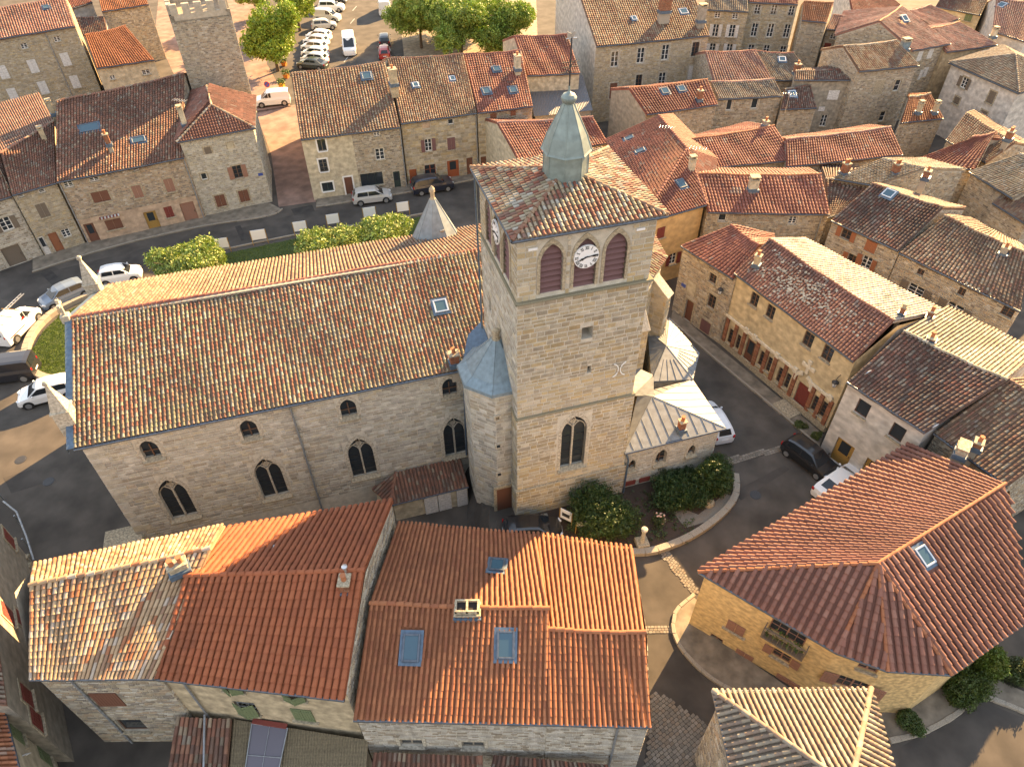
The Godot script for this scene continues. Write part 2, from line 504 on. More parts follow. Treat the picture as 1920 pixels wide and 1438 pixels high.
func lay_tiles(root: Node3D, roof: Node3D, tiles: Array, o: Dictionary) -> void:
	# tiles: places in the world; the ones that show largest become parts of their own
	var pal: String = o.get("pal", "brown")
	var kind: String = o.get("tile", "canal")
	var jit: float = o.get("jitter", 0.14)
	var one_by_one: int = o.get("single", 0)
	var mesh = tile_mesh(kind)
	if one_by_one > 0:
		var shown = []
		var rest = []
		for t in tiles:
			if in_view(t.origin, 0.0): shown.append(t)
			else: rest.append(t)
		shown.sort_custom(func(a, b): return a.origin.distance_squared_to(EYE) < b.origin.distance_squared_to(EYE))
		for i in shown.size():
			if i < one_by_one:
				put(roof, "tile", mesh, shown[i], tile_variant(pal, rng.randi() % (PAL[pal].size() * 3)))
			else:
				rest.append(shown[i])
		tiles = rest
	if tiles.is_empty(): return
	var mm = MultiMesh.new()
	mm.transform_format = MultiMesh.TRANSFORM_3D
	mm.use_colors = true
	mm.mesh = mesh
	mm.instance_count = tiles.size()
	for i in tiles.size():
		mm.set_instance_transform(i, tiles[i])
		var at: Vector3 = tiles[i].origin
		var pn = patchy.get_noise_3dv(at * 5.0)
		var pl = patchy.get_noise_3dv(at * 13.0 + Vector3(50, 0, 0))
		var c = pick(pal, jit) * (1.0 + pn * 1.1 * jit * 3.0)
		# lichen and soot in patches, as matter on the single tiles
		if pl > 0.3 and jit > 0.09 and rng.randf() < 0.4: c = c.lerp(Color(0.42, 0.38, 0.31), 0.5)
		elif pl < -0.32 and jit > 0.09 and rng.randf() < 0.45: c = c.lerp(Color(0.12, 0.10, 0.085), 0.5)
		mm.set_instance_color(i, c)
	var o2 = MultiMeshInstance3D.new()
	o2.name = "tiling"
	o2.multimesh = mm
	roof.add_child(o2, true)
	o2.set_meta("kind", "stuff")

func ridge_run(a: Vector3, b: Vector3, size: float, step := 0.38) -> Array:
	var out = []
	var n = maxi(1, roundi(a.distance_to(b) / step))
	var d = (b - a) / n
	var z = d.normalized()
	var x = z.cross(UP).normalized()
	var y = x.cross(z).normalized()
	if y.y < 0: y = -y
	for i in n:
		var jit = Basis(y, rnd(-0.05, 0.05))
		out.append(Transform3D(jit * Basis(x * size, y * size, z * d.length()), a + d * (i + 0.5) + y * 0.02 + UP * (warp((i + 0.5) / n, 1.0) if absf(d.normalized().y) < 0.12 else 0.0)))
	return out

func deck_color(pal: String) -> Color:
	var s = Color(0, 0, 0)
	for c in PAL[pal]: s += c / PAL[pal].size()
	return s

func deck(mb: MB, poly: PackedVector3Array, thick := 0.14) -> void:
	var k = poly.size()
	var nor = Vector3.ZERO
	for i in k: nor += poly[i].cross(poly[(i + 1) % k])
	var pts = PackedVector3Array()
	for i in k: pts.append(poly[i] if nor.y > 0 else poly[k - 1 - i])
	mb.prism(pts, Vector3.DOWN * thick)

func deck_quad(mb: MB, q: PackedVector3Array) -> void:
	# a quad whose corners need not lie in one plane
	var k = 14
	var g = []
	for i in k + 1:
		var row = []
		for j in k + 1: row.append(q[0].lerp(q[1], float(i) / k).lerp(q[3].lerp(q[2], float(i) / k), float(j) / k) + UP * warp(float(i) / k, float(j) / k))
		g.append(row)
	for i in k:
		for j in k:
			var a: Vector3 = g[i][j]
			var b: Vector3 = g[i + 1][j]
			var c: Vector3 = g[i + 1][j + 1]
			var d: Vector3 = g[i][j + 1]
			var t = Vector3.DOWN * 0.14
			if (b - a).cross(d - a).y > 0:
				mb.quad(a, b, c, d)
				mb.quad(a + t, d + t, c + t, b + t)
			else:
				mb.quad(b, a, d, c)
				mb.quad(a + t, b + t, c + t, d + t)
	for i in 4:
		var a = q[i]
		var b = q[(i + 1) % 4]
		mb.quad(b, a, a + Vector3.DOWN * 0.14, b + Vector3.DOWN * 0.14)

func roof_part(root: Node3D, polys: Array, ridges: Array, o: Dictionary) -> MeshInstance3D:
	# polys: each [points, is it laid as a quad]
	var pal: String = o.get("pal", "brown")
	var pitch: float = o.get("pitch", 0.23)
	var row: float = o.get("row", 0.30)
	var mb = MB.new()
	var tiles = []
	for p in polys:
		var pts: PackedVector3Array = p[0]
		if p[1]: deck_quad(mb, pts)
		else: deck(mb, pts)
		if p[1]: tiles.append_array(quad_tiles(pts[0], pts[1], pts[2], pts[3], pitch, row))
		else: tiles.append_array(clip_tiles(pts, pitch, row))
	var c = deck_color(pal)
	var k = 0.9
	var key = "under_%s_%d" % [pal, int(k * 100)]
	var roof = part(root, "roof", mb, mat(key, Color(c.r * k, c.g * k, c.b * k), 0.9, "lichen", 1.1))
	var holes: Array = o.get("holes", [])
	if holes.size():
		tiles = tiles.filter(func(t):
			for h in holes:
				if t.origin.distance_to(h[0]) < 4.0:
					var l: Vector3 = h[1] * (t.origin)
					if absf(l.x) < h[2] and absf(l.z) < h[3]: return false
			return true)
	lay_tiles(root, roof, tiles, o)
	var caps = []
	for r in ridges: caps.append_array(ridge_run(r[0], r[1], o.get("ridge_size", 0.34)))
	var cm = tile_mesh("canal")
	var rp: String = o.get("ridge_pal", pal)
	if o.get("single", 0) > 0 or caps.size() < 120:
		for t in caps: put(roof, "ridge_tile", cm, t, tile_variant(rp, rng.randi() % (PAL[rp].size() * 3)))
	return roof

# ---------------------------------------------------------------- windows, doors, shutters: in the axes of a wall (x along, y up, z out)
func bx(mb: MB, x: float, y: float, z: float, w: float, h: float, d: float, bevel := 0.0) -> void:
	mb.box(Transform3D(Basis.IDENTITY, Vector3(x, y, z)), Vector3(w, h, d), bevel)

func shutter_mesh(w: float, h: float, m: Material, braces := true) -> ArrayMesh:
	var key = "shutter_%.2f_%.2f_%s" % [w, h, m.resource_name]
	if meshes.has(key): return meshes[key]
	var mb = MB.new()
	var n = maxi(2, roundi(w / 0.13))
	for i in n:
		bx(mb, (i + 0.5) / n * w - w * 0.5, 0, 0, w / n - 0.012, h, 0.032)
	bx(mb, 0, 0, -0.008, w - 0.02, h - 0.02, 0.02)
	if braces:
		for y in [-0.34, 0.34]: bx(mb, 0, h * y, 0.026, w - 0.04, 0.07, 0.02)
	meshes[key] = mb.mesh(m)
	return meshes[key]

func sash_mesh(w: float, h: float, m: Material, cols: int, rows: int) -> ArrayMesh:
	var key = "sash_%.2f_%.2f_%s_%d_%d" % [w, h, m.resource_name, cols, rows]
	if meshes.has(key): return meshes[key]
	var mb = MB.new()
	var f = 0.055
	for s in [-1, 1]:
		bx(mb, s * (w - f) * 0.5, 0, 0, f, h, 0.06)
		bx(mb, 0, s * (h - f) * 0.5, 0.001, w, f, 0.058)
	for i in range(1, cols):
		bx(mb, w * (float(i) / cols - 0.5), 0, 0.002, 0.075 if i * 2 == cols else 0.03, h, 0.05)
	for j in range(1, rows):
		bx(mb, 0, h * (float(j) / rows - 0.5), 0.003, w, 0.03, 0.04)
	meshes[key] = mb.mesh(m)
	return meshes[key]

func pane_mesh(w: float, h: float, m: Material) -> ArrayMesh:
	var key = "pane_%.2f_%.2f_%s" % [w, h, m.resource_name]
	if meshes.has(key): return meshes[key]
	var mb = MB.new()
	bx(mb, 0, 0, 0, w, h, 0.012)
	meshes[key] = mb.mesh(m)
	return meshes[key]

func surround_mesh(w: float, h: float, t: float, m: Material) -> ArrayMesh:
	var key = "surround_%.2f_%.2f_%.2f_%s" % [w, h, t, m.resource_name]
	if meshes.has(key): return meshes[key]
	var mb = MB.new()
	for s in [-1, 1]:
		bx(mb, s * (w + t) * 0.5, 0, 0.012, t, h, 0.05, 0.008)
	bx(mb, 0, (h + t) * 0.5, 0.014, w + 2 * t, t, 0.052, 0.008)
	meshes[key] = mb.mesh(m)
	return meshes[key]

func opening(root: Node3D, wall: Dictionary, r: Array, style: String, color: String, extra: Dictionary) -> void:
	# r: [u0, u1, v0, v1] on the wall
	var w: float = snappedf(r[1] - r[0], 0.05)
	var h: float = snappedf(r[3] - r[2], 0.05)
	var T = Transform3D(Basis(wall.d, UP, wall.n), wall.a + wall.d * (r[0] + r[1]) * 0.5 + UP * (r[2] + r[3]) * 0.5)
	var base = at_world(root, T)
	var deep: float = wall.get("deep", 0.16)
	var sur: String = extra.get("sur", wall.get("sur", ""))
	var cols: int = extra.get("cols", 2)
	var rows: int = extra.get("rows", 3)
	if style == "shut":
		var o = put(root, "shutter", shutter_mesh(w * 0.5 - 0.01, h, mats[color]), base * Transform3D(Basis.IDENTITY, Vector3(-w * 0.25, 0, 0.03)))
		var o2 = put(root, "shutter", shutter_mesh(w * 0.5 - 0.01, h, mats[color]), base * Transform3D(Basis.IDENTITY, Vector3(w * 0.25, 0, 0.03)))
		if sur: put(root, "surround", surround_mesh(w + 0.02, h + 0.02, 0.14, mats[sur]), base)
		var mb0 = MB.new()
		bx(mb0, 0, -h * 0.5 - 0.07, 0.07, w + 0.3, 0.1, 0.16, 0.01)
		put(root, "sill", mb0.mesh(mats[sur if sur else "dressed"]), base)
		return
	if style == "panel":
		put(root, extra.get("name", "panel"), shutter_mesh(w, h, mats[color], false), base * Transform3D(Basis.IDENTITY, Vector3(0, 0, 0.03)))
		if sur: put(root, "surround", surround_mesh(w + 0.02, h + 0.02, 0.14, mats[sur]), base)
		return
	if style == "door" or style == "garage":
		var leaf = put(root, "door" if style == "door" else "garage_door", shutter_mesh(w - 0.02, h - 0.02, mats[color], false), base * Transform3D(Basis.IDENTITY, Vector3(0, 0, -deep + 0.03)))
		var kb = MB.new()
		bx(kb, w * 0.38, -0.05, 0.05, 0.04, 0.14, 0.05, 0.01)
		sub(leaf, "handle", kb, mats["iron"])
		if extra.get("glazed", false):
			put(leaf, "pane", pane_mesh(snappedf(w * 0.55, 0.05), snappedf(h * 0.45, 0.05), mats["glass"]), Transform3D(Basis.IDENTITY, Vector3(0, h * 0.18, 0.024)))
		if sur: put(root, "surround", surround_mesh(w, h, 0.15, mats[sur]), base)
		return
	# a window set back in its opening
	var win = put(root, "window", sash_mesh(w, h, mats[extra.get("frame", "frame_white")], cols, rows), base * Transform3D(Basis.IDENTITY, Vector3(0, 0, -deep + 0.04)))
	for i in cols:
		for j in (1 if rows > 3 else rows):
			var rr = 1 if rows > 3 else rows
			put(win, "pane", pane_mesh(snappedf(w / cols - 0.01, 0.01), snappedf(h / rr - 0.01, 0.01), mats["glass"]), Transform3D(Basis.IDENTITY, Vector3(w * ((i + 0.5) / cols - 0.5), h * ((j + 0.5) / rr - 0.5), -0.012)))
	var mb = MB.new()
	bx(mb, 0, -h * 0.5 - 0.05, deep + 0.0, w + 0.16, 0.09, 0.22, 0.01)
	sub(win, "sill", mb, mats[sur if sur else "dressed"])
	if sur: put(win, "surround", surround_mesh(w, h, extra.get("sur_w", 0.15), mats[sur]), Transform3D(Basis.IDENTITY, Vector3(0, 0, deep - 0.04)))
	if style == "open":
		for s in [-1, 1]:
			put(win, "shutter", shutter_mesh(snappedf(w * 0.5, 0.05), h, mats[color]), Transform3D(Basis(UP, -s * rnd(0.02, 0.12)), Vector3(s * (w * 0.75 + 0.02), 0, deep + 0.03)))
	if style == "ajar":
		for s in [-1, 1]:
			put(win, "shutter", shutter_mesh(snappedf(w * 0.5, 0.05), h, mats[color]), Transform3D(Basis(UP, s * rnd(0.25, 0.55)), Vector3(s * (w * 0.25), 0, deep + 0.14)))
	if style == "rail":
		var rb = MB.new()
		bx(rb, 0, -h * 0.5 + 0.35, deep + 0.05, w, 0.03, 0.03)
		bx(rb, 0, -h * 0.5 + 0.08, deep + 0.05, w, 0.03, 0.03)
		for i in 7: bx(rb, w * (i / 6.0 - 0.5), -h * 0.5 + 0.21, deep + 0.05, 0.015, 0.28, 0.015)
		sub(win, "railing", rb, mats["iron"])

func wall_grid(mb: MB, a: Vector3, d: Vector3, n: Vector3, L: float, top: float, rects: Array, deep: float) -> void:
	var us = [0.0, L]
	var vs = [0.0, top]
	for r in rects:
		us.append(r[0]); us.append(r[1]); vs.append(r[2]); vs.append(r[3])
	us.sort()
	vs.sort()
	var flip = d.cross(UP).dot(n) < 0
	for i in us.size() - 1:
		if us[i + 1] - us[i] < 0.001: continue
		for j in vs.size() - 1:
			if vs[j + 1] - vs[j] < 0.001: continue
			var cu: float = (us[i] + us[i + 1]) * 0.5
			var cv: float = (vs[j] + vs[j + 1]) * 0.5
			var hole = false
			for r in rects:
				if cu > r[0] and cu < r[1] and cv > r[2] and cv < r[3]:
					hole = true
					break
			if hole: continue
			var p: Vector3 = a + d * us[i] + UP * vs[j]
			var q: Vector3 = a + d * us[i + 1] + UP * vs[j]
			var s: Vector3 = a + d * us[i + 1] + UP * vs[j + 1]
			var t: Vector3 = a + d * us[i] + UP * vs[j + 1]
			if flip: mb.quad(q, p, t, s)
			else: mb.quad(p, q, s, t)
	for r in rects:
		var k = []
		for e in [[0, 2], [1, 2], [1, 3], [0, 3]]:
			k.append(a + d * r[e[0]] + UP * r[e[1]])
		for i in 4:
			var p: Vector3 = k[i]
			var q: Vector3 = k[(i + 1) % 4]
			mb.quad(p, q, q - n * deep, p - n * deep)
		mb.quad(k[0] - n * deep, k[1] - n * deep, k[2] - n * deep, k[3] - n * deep)

func one_stone(mb: MB, a: Vector3, d: Vector3, n: Vector3, u0: float, u1: float, v0: float, v1: float, proud: float, rough := 1.0) -> void:
	var j = 0.012 * rough
	var b = minf(0.025, (v1 - v0) * 0.2)
	var o = [[u0, v0], [u1, v0], [u1, v1], [u0, v1]]
	var f = []
	var g = []
	for i in 4:
		var uu: float = o[i][0] + rnd(-j, j)
		var vv: float = o[i][1] + rnd(-j, j)
		g.append(a + d * uu + UP * vv)
		var iu = b if i == 0 or i == 3 else -b
		var iv = b if i < 2 else -b
		f.append(a + d * (uu + iu) + UP * (vv + iv) + n * (proud + rnd(-0.006, 0.006)))
	if d.cross(UP).dot(n) < 0:
		f = [f[1], f[0], f[3], f[2]]
		g = [g[1], g[0], g[3], g[2]]
	mb.quad(f[0], f[1], f[2], f[3])
	for i in 4:
		mb.quad(g[i], g[(i + 1) % 4], f[(i + 1) % 4], f[i])

func stone_cells(L: float, v0: float, v1: float, size: Array, rects: Array, clip: PackedVector2Array, u_from := 0.0) -> Array:
	# size: [course low, course high, length low, length high, joint]
	var out = []
	var v = v0
	while v < v1 - size[0] * 0.5:
		var ch = minf(rnd(size[0], size[1]), v1 - v)
		var u = u_from + rnd(-size[3], 0)
		while u < L:
			var l = rnd(size[2], size[3])
			var g: float = size[4] * 0.5
			var r = [maxf(u + g, u_from + 0.01), minf(u + l - g, L - 0.01), v + g + rnd(0, g * 0.6), v + ch - g - rnd(0, g * 0.6)]
			u += l
			if r[1] - r[0] < 0.06 or r[3] - r[2] < 0.03: continue
			var ok = true
			for h in rects:
				if r[0] < h[1] and r[1] > h[0] and r[2] < h[3] and r[3] > h[2]:
					# shorten beside the opening
					if r[0] < h[0] and h[0] - r[0] > 0.1: r[1] = h[0] - 0.01
					elif r[1] > h[1] and r[1] - h[1] > 0.1: r[0] = h[1] + 0.01
					else: ok = false
			if ok and clip.size():
				for c in [Vector2(r[0], r[3]), Vector2(r[1], r[3]), Vector2(r[0], r[2]), Vector2(r[1], r[2])]:
					if not Geometry2D.is_point_in_polygon(c, clip): ok = false
			if ok: out.append(r)
		v += ch
	return out

func wall_hit(a: Vector3, d: Vector3, n: Vector3, px: float, py: float) -> Vector2:
	var r = ray(px, py)
	var t = (a - EYE).dot(n) / r.dot(n)
	var p = EYE + r * t
	return Vector2((p - a).dot(d), p.y)

var fronts := {}
const RUBBLE := [0.10, 0.21, 0.13, 0.42, 0.028]
const COURSED := [0.22, 0.34, 0.35, 0.85, 0.022]
const SLIVER := [0.09, 0.17, 0.18, 0.55, 0.03]

func facade(root: Node3D, a: Vector3, b: Vector3, top: float, inside: Vector3, o: Dictionary, apex = null) -> Dictionary:
	# a wall from a to b on the ground; apex: the top of a gable
	a = flat(a); b = flat(b)
	var d = (b - a).normalized()
	var n = d.cross(UP)
	if n.dot(a - flat(inside)) < 0: n = -n
	var L = a.distance_to(b)
	var wall = {"a": a, "b": b, "d": d, "n": n, "L": L, "deep": o.get("deep", 0.16), "sur": o.get("sur", "")}
	var rects = []
	var taken = []
	var todo = []
	for w in o.get("open", []):
		var q = wall_hit(a, d, n, w[0], w[1])
		var r = [maxf(q.x - w[2] * 0.5, 0.06), minf(q.x + w[2] * 0.5, L - 0.06), maxf(q.y - w[3] * 0.5, 0.02), minf(q.y + w[3] * 0.5, top - 0.06)]
		if w[4] == "door" or w[4] == "garage": r[2] = 0.02; r[3] = minf(w[3], top - 0.06)
		if r[1] - r[0] < 0.2 or r[3] - r[2] < 0.2: continue
		var clash = false
		for k in rects:
			if r[0] < k[1] and r[1] > k[0] and r[2] < k[3] and r[3] > k[2]: clash = true
		if clash: continue
		if not (w[4] in ["shut", "panel"]): rects.append(r)
		var e = 0.16 if (w[6] if w.size() > 6 else {}).get("sur", wall.sur) else 0.02
		taken.append([r[0] - e, r[1] + e, r[2] - e, r[3] + e])
		todo.append([r, w])
	var mb = MB.new()
	wall_grid(mb, a, d, n, L, top, rects, wall.deep)
	var clip = PackedVector2Array()
	if apex != null:
		var q = Vector2((apex - a).dot(d), apex.y)
		mb.tri(a + UP * top, b + UP * top, flat(a) + d * q.x + UP * q.y)
		clip = PackedVector2Array([Vector2(0, -0.1), Vector2(L, -0.1), Vector2(L, top), q, Vector2(0, top)])
	var m: String = o.get("mat", "mortar")
	var w0 = part(root, "wall", mb, mats[m])
	if o.get("stone", "") != "":
		var sb = MB.new()
		for r in stone_cells(L, o.get("from", 0.05), (apex.y if apex != null else top) - 0.05, o.get("size", RUBBLE), taken, clip):
			sb.tint = pick(o.stone, 0.2)
			one_stone(sb, a, d, n, r[0], r[1], r[2], r[3], o.get("proud", 0.03))
		sub(w0, "stonework", sb, mats["stone"], true)
	for t in todo:
		opening(root, wall, t[0], t[1][4], t[1][5] if t[1].size() > 5 else "frame_white", t[1][6] if t[1].size() > 6 else {})
	return wall

func gutter(root: Node3D, a: Vector3, b: Vector3, r := 0.075) -> void:
	var mb = MB.new()
	mb.tube([a, b], r, 6)
	part(root, "gutter", mb, mats["gutter"])

func downpipe(root: Node3D, top: Vector3, out: Vector3, r := 0.05, m := "pipe") -> void:
	var mb = MB.new()
	mb.tube([top, top + Vector3.DOWN * 0.25 + out * -0.12, flat(top) + out * -0.12 + UP * 0.05], r, 7)
	part(root, "downpipe", mb, mats[m])

func ridge_height(A: Vector2, B: Vector2, C: Vector2, D: Vector2, he: float, slope: float) -> float:
	var a = Q(A, he)
	var u = (Q(B, he) - a).normalized()
	var n = Vector3(-u.z, 0, u.x)
	var m = he + 0.2
	while m < he + 4.0:
		var dist = absf(((Q(C, m) + Q(D, m)) * 0.5 - a).dot(n))
		if m - he >= slope * dist: break
		m += 0.02
	return m

func gable(called: String, label: String, e: Array, he: float, o: Dictionary) -> Node3D:
	# e: pixels of the front eave's ends (left, right) and the ridge's ends (right, left)
	var A = Q(e[0], he)
	var B = Q(e[1], he)
	var hr: float = o.get("ridge", ridge_height(e[0], e[1], e[2], e[3], he, o.get("slope", 0.38)))
	var C = Q(e[2], hr)
	var D = Q(e[3], hr)
	var hb: float = o.get("back_height", he)
	var B2 = 2.0 * flat(C) - flat(B) + UP * hb
	var A2 = 2.0 * flat(D) - flat(A) + UP * hb
	if o.has("back"):
		A2 = Q(o.back[0], hb)
		B2 = Q(o.back[1], hb)
	if o.has("depth"):   # a cut-down back slope
		B2 = C.lerp(B2, o.depth)
		A2 = D.lerp(A2, o.depth)
	var mid = (A + B + A2 + B2) * 0.25
	var root = thing(called, label, o.get("category", "house"), flat(mid), o.get("group", "village houses"))
	var ov: float = o.get("over", 0.28)
	var inw = (flat(mid) - flat((A + B) * 0.5)).normalized() * ov
	var side = (flat(B) - flat(A)).normalized() * 0.012
	var a = flat(A) + inw + side
	var b = flat(B) + inw - side
	var a2 = flat(A2) - inw + side
	var b2 = flat(B2) - inw - side
	var th = 0.12
	var apr = C + (flat(D) - flat(C)).normalized() * 0.012 + Vector3.DOWN * th
	var apl = D + (flat(C) - flat(D)).normalized() * 0.012 + Vector3.DOWN * th
	var gap = he - th - 0.02 + ov * 0.30
	if o.get("wall", "mortar") == "mortar" and not o.has("stone"): o.stone = "rubble"
	var low: Dictionary = {"mat": o.get("wall", "mortar")}
	if o.has("stone"): low.stone = o.stone
	if o.has("size"): low.size = o.size
	if o.has("sur"): low.sur = o.sur
	if o.has("split"):
		var cut = a.lerp(b, o.split)
		fronts[root] = facade(root, a, cut, gap, mid, o.get("front", {}).merged(low))
		facade(root, cut, b, gap, mid, o.get("front_b", {}).merged(low))
	else:
		fronts[root] = facade(root, a, b, gap, mid, o.get("front", {}).merged(low))
	facade(root, b, b2, minf(gap, hb), mid, o.get("right", {}).merged(low), apr)
	facade(root, a2, a, minf(gap, hb), mid, o.get("left", {}).merged(low), apl)
	facade(root, b2, a2, hb - th, mid, {"mat": low.mat})
	o["holes"] = []
	for s in o.get("skylights", []):
		o.holes.append(skylight(root, A, B, C, D, s))
	sag = o.get("sag", 0.12 if A.distance_to(B) > 4.0 else 0.03)
	roof_part(root, [[PackedVector3Array([A, B, C, D]), true]], [[D, C]], o)
	var ob = o.duplicate()
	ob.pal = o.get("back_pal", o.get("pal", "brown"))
	ob.single = 0
	ob.holes = []
	for s in o.get("back_skylights", []): ob.holes.append(skylight(root, B2, A2, D, C, s))
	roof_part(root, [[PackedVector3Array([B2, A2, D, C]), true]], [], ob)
	sag = 0.03
	if o.get("gutter", true):
		gutter(root, A + Vector3.DOWN * 0.05, B + Vector3.DOWN * 0.05)
	for c in o.get("chimneys", []):
		chimney(root, c)
	if o.has("pipe"):
		for k in o.pipe:
			var at = A.lerp(B, k) + inw * 0.7 + Vector3.DOWN * 0.1
			downpipe(root, at, -inw.normalized() * 0.0)
	return root

func plane_hit(a: Vector3, nor: Vector3, px: float, py: float) -> Vector3:
	var r = ray(px, py)
	return EYE + r * ((a - EYE).dot(nor) / r.dot(nor))

func skylight(root: Node3D, A: Vector3, B: Vector3, C: Vector3, D: Vector3, s: Array) -> Array:
	# s: [px, py, width, length, raised?]
	var nor = (B - A).cross(D - A).normalized()
	if nor.y < 0: nor = -nor
	var m = (A + B + C + D) * 0.25
	var p = plane_hit(m, nor, s[0], s[1])
	var u = (B - A).normalized()
	var w = nor.cross(u).normalized()
	if w.y < 0: w = -w
	var T = Transform3D(Basis(u, nor, u.cross(nor)), p + nor * 0.10)
	var mb = MB.new()
	var W: float = s[2]
	var Ln: float = s[3]
	for k in [-1, 1]:
		bx(mb, k * (W * 0.5), 0.0, 0, 0.09, 0.12, Ln + 0.09, 0.01)
		bx(mb, 0, 0.002, k * (Ln * 0.5), W - 0.09, 0.12, 0.09, 0.01)
	var f = put(root, "skylight", mb.mesh(mats["gutter"] if s.size() < 5 else mats[s[4]]), at_world(root, T))
	var g = MB.new()
	bx(g, 0, 0.02, 0, W - 0.09, 0.03, Ln - 0.09)
	sub(f, "pane", g, mats["roof_glass"])
	var fl = MB.new()
	bx(fl, 0, -0.05, 0, W + 0.34, 0.03, Ln + 0.4)
	sub(f, "flashing", fl, mats["flashing"])
	return [p, T.affine_inverse(), W * 0.5 + 0.14, Ln * 0.5 + 0.18]

func chimney(root: Node3D, c: Array) -> void:
	# c: [px, py of the foot, its height there, width, depth, height, material, pots, turn]
	var p = P(c[0], c[1], c[2])
	var w: float = c[3]
	var d: float = c[4]
	var h: float = c[5]
	var m: String = c[6] if c.size() > 6 else "plaster_grey"
	var pots: int = c[7] if c.size() > 7 else 0
	var turn: float = c[8] if c.size() > 8 else 15.0
	var T = Transform3D(Basis(UP, deg_to_rad(turn)), p)
	var base = at_world(root, T)
	var stack: MeshInstance3D
	if m == "brick":
		var mb = MB.new()
		bx(mb, 0, h * 0.5 - 0.6, 0, w - 0.03, h + 1.2, d - 0.03)
		stack = put(root, "chimney", mb.mesh(mats["mortar_grey"]), base)
		var sb = MB.new()
		var y = 0.0
		var k = 0
		while y < h - 0.05:
			for face in 4:
				var ww = w if face % 2 == 0 else d
				var dd = d if face % 2 == 0 else w
				var R = Basis(UP, face * PI * 0.5)
				var n = maxi(2, roundi(ww / 0.22))
				for i in n:
					sb.tint = pick("brickwork", 0.2)
					sb.box(Transform3D(R, R * Vector3((i + 0.5) / n * ww - ww * 0.5, y + 0.035, dd * 0.5 - 0.01)), Vector3(ww / n - 0.014, 0.062, 0.03))
			y += 0.078
		sub(stack, "brickwork", sb, mats["stone"], true)
	else:
		var mb = MB.new()
		bx(mb, 0, h * 0.5 - 0.6, 0, w, h + 1.2, d, 0.02)
		stack = put(root, "chimney", mb.mesh(mats[m]), base)
	var cap = MB.new()
	bx(cap, 0, h + 0.04, 0, w + 0.12, 0.08, d + 0.12, 0.015)
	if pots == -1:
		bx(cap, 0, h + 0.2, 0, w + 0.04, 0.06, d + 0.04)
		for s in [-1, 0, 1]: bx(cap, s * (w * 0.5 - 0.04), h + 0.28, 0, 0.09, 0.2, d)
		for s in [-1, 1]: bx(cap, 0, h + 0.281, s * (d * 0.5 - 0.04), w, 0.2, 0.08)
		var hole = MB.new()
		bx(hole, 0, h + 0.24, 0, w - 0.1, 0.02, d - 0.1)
		sub(stack, "flue_shade", hole, mats["dark"])  # near-black sheet: the shade down the chimney put in as colour
	if pots == 0:
		for s in [-1, 1]:
			bx(cap, s * (w * 0.5 - 0.05), h + 0.17, 0, 0.09, 0.18, d - 0.06)
		bx(cap, 0, h + 0.29, 0, w + 0.1, 0.06, d + 0.1, 0.015)
	sub(stack, "cap", cap, mats["dressed"])
	for i in maxi(pots, 0):
		var pb = MB.new()
		pb.lathe(Vector3((i + 0.5) / pots * w - w * 0.5, h + 0.07, 0), [[0.12, 0], [0.10, 0.28], [0.13, 0.30], [0.13, 0.36], [0.09, 0.36]], 10, true)
		sub(stack, "chimney_pot", pb, mats["terracotta"])
	var fl = MB.new()
	bx(fl, 0, 0.05, d * 0.05, w + 0.16, 0.30, d + 0.2)
	sub(stack, "flashing", fl, mats["flashing"])

func solid(called: String, label: String, foot: PackedVector3Array, polys: Array, ridges: Array, o: Dictionary) -> Node3D:
	# foot: the corners of the eave, in order, each with its height; walls drop from them
	var mid = Vector3.ZERO
	for p in foot: mid += p / foot.size()
	var root = thing(called, label, o.get("category", "house"), flat(mid), o.get("group", "village houses"))
	var ov: float = o.get("over", 0.28)
	var k = foot.size()
	var inner = []
	for p in foot:
		inner.append(p + (flat(mid) - flat(p)).normalized() * ov * 1.3)
	for i in k:
		var a: Vector3 = inner[i]
		var b: Vector3 = inner[(i + 1) % k]
		var spec: Dictionary = o.get("edge%d" % i, {})
		var low: Dictionary = {"mat": o.get("wall", "mortar")}
		if o.has("stone"): low.stone = o.stone
		if o.has("size"): low.size = o.size
		if o.has("sur"): low.sur = o.sur
		if spec.get("blind", false): low.erase("stone")
		facade(root, a, b, minf(a.y, b.y) - 0.06, mid, spec.merged(low))
		if absf(a.y - b.y) > 0.1:
			var mb = MB.new()
			var y = minf(a.y, b.y) - 0.06
			var hi: Vector3 = a if a.y > b.y else b
			mb.tri(flat(a) + UP * y, flat(b) + UP * y, hi + Vector3.DOWN * 0.06)
			part(root, "wall", mb, mats[low.mat])
		if o.get("gutters", []).has(i):
			gutter(root, foot[i] + Vector3.DOWN * 0.05, foot[(i + 1) % k] + Vector3.DOWN * 0.05)
	if polys.size(): 
		o["holes"] = []
		for s in o.get("skylights", []):
			var q: PackedVector3Array = polys[s[0]][0]
			o.holes.append(skylight(root, q[0], q[1], q[2], q[q.size() - 1] if q.size() > 3 else q[2], s[1]))
		roof_part(root, polys, ridges, o)
	for c in o.get("chimneys", []): chimney(root, c)
	return root

# ---------------------------------------------------------------- the church: its own axes, x east along the nave, z towards the south front of the tower
const CHURCH_TURN := 16.3
var church_frame: Transform3D

func cc(x: float, y: float, z: float) -> Vector3:
	return church_frame * Vector3(x, y, z)

func arch_curve(w: float, rise: float, k := 8) -> Array:
	# the left half of a pointed arch from the springing (-w/2, 0) to the apex (0, rise)
	var out = []
	var r = (w * w * 0.25 + rise * rise) / w
	var cx = r - w * 0.5
	var a1 = asin(clampf(rise / r, 0.0, 1.0))
	for i in k + 1:
		var an = a1 * i / k
		out.append(Vector2(cx - cos(an) * r, sin(an) * r))
	return out

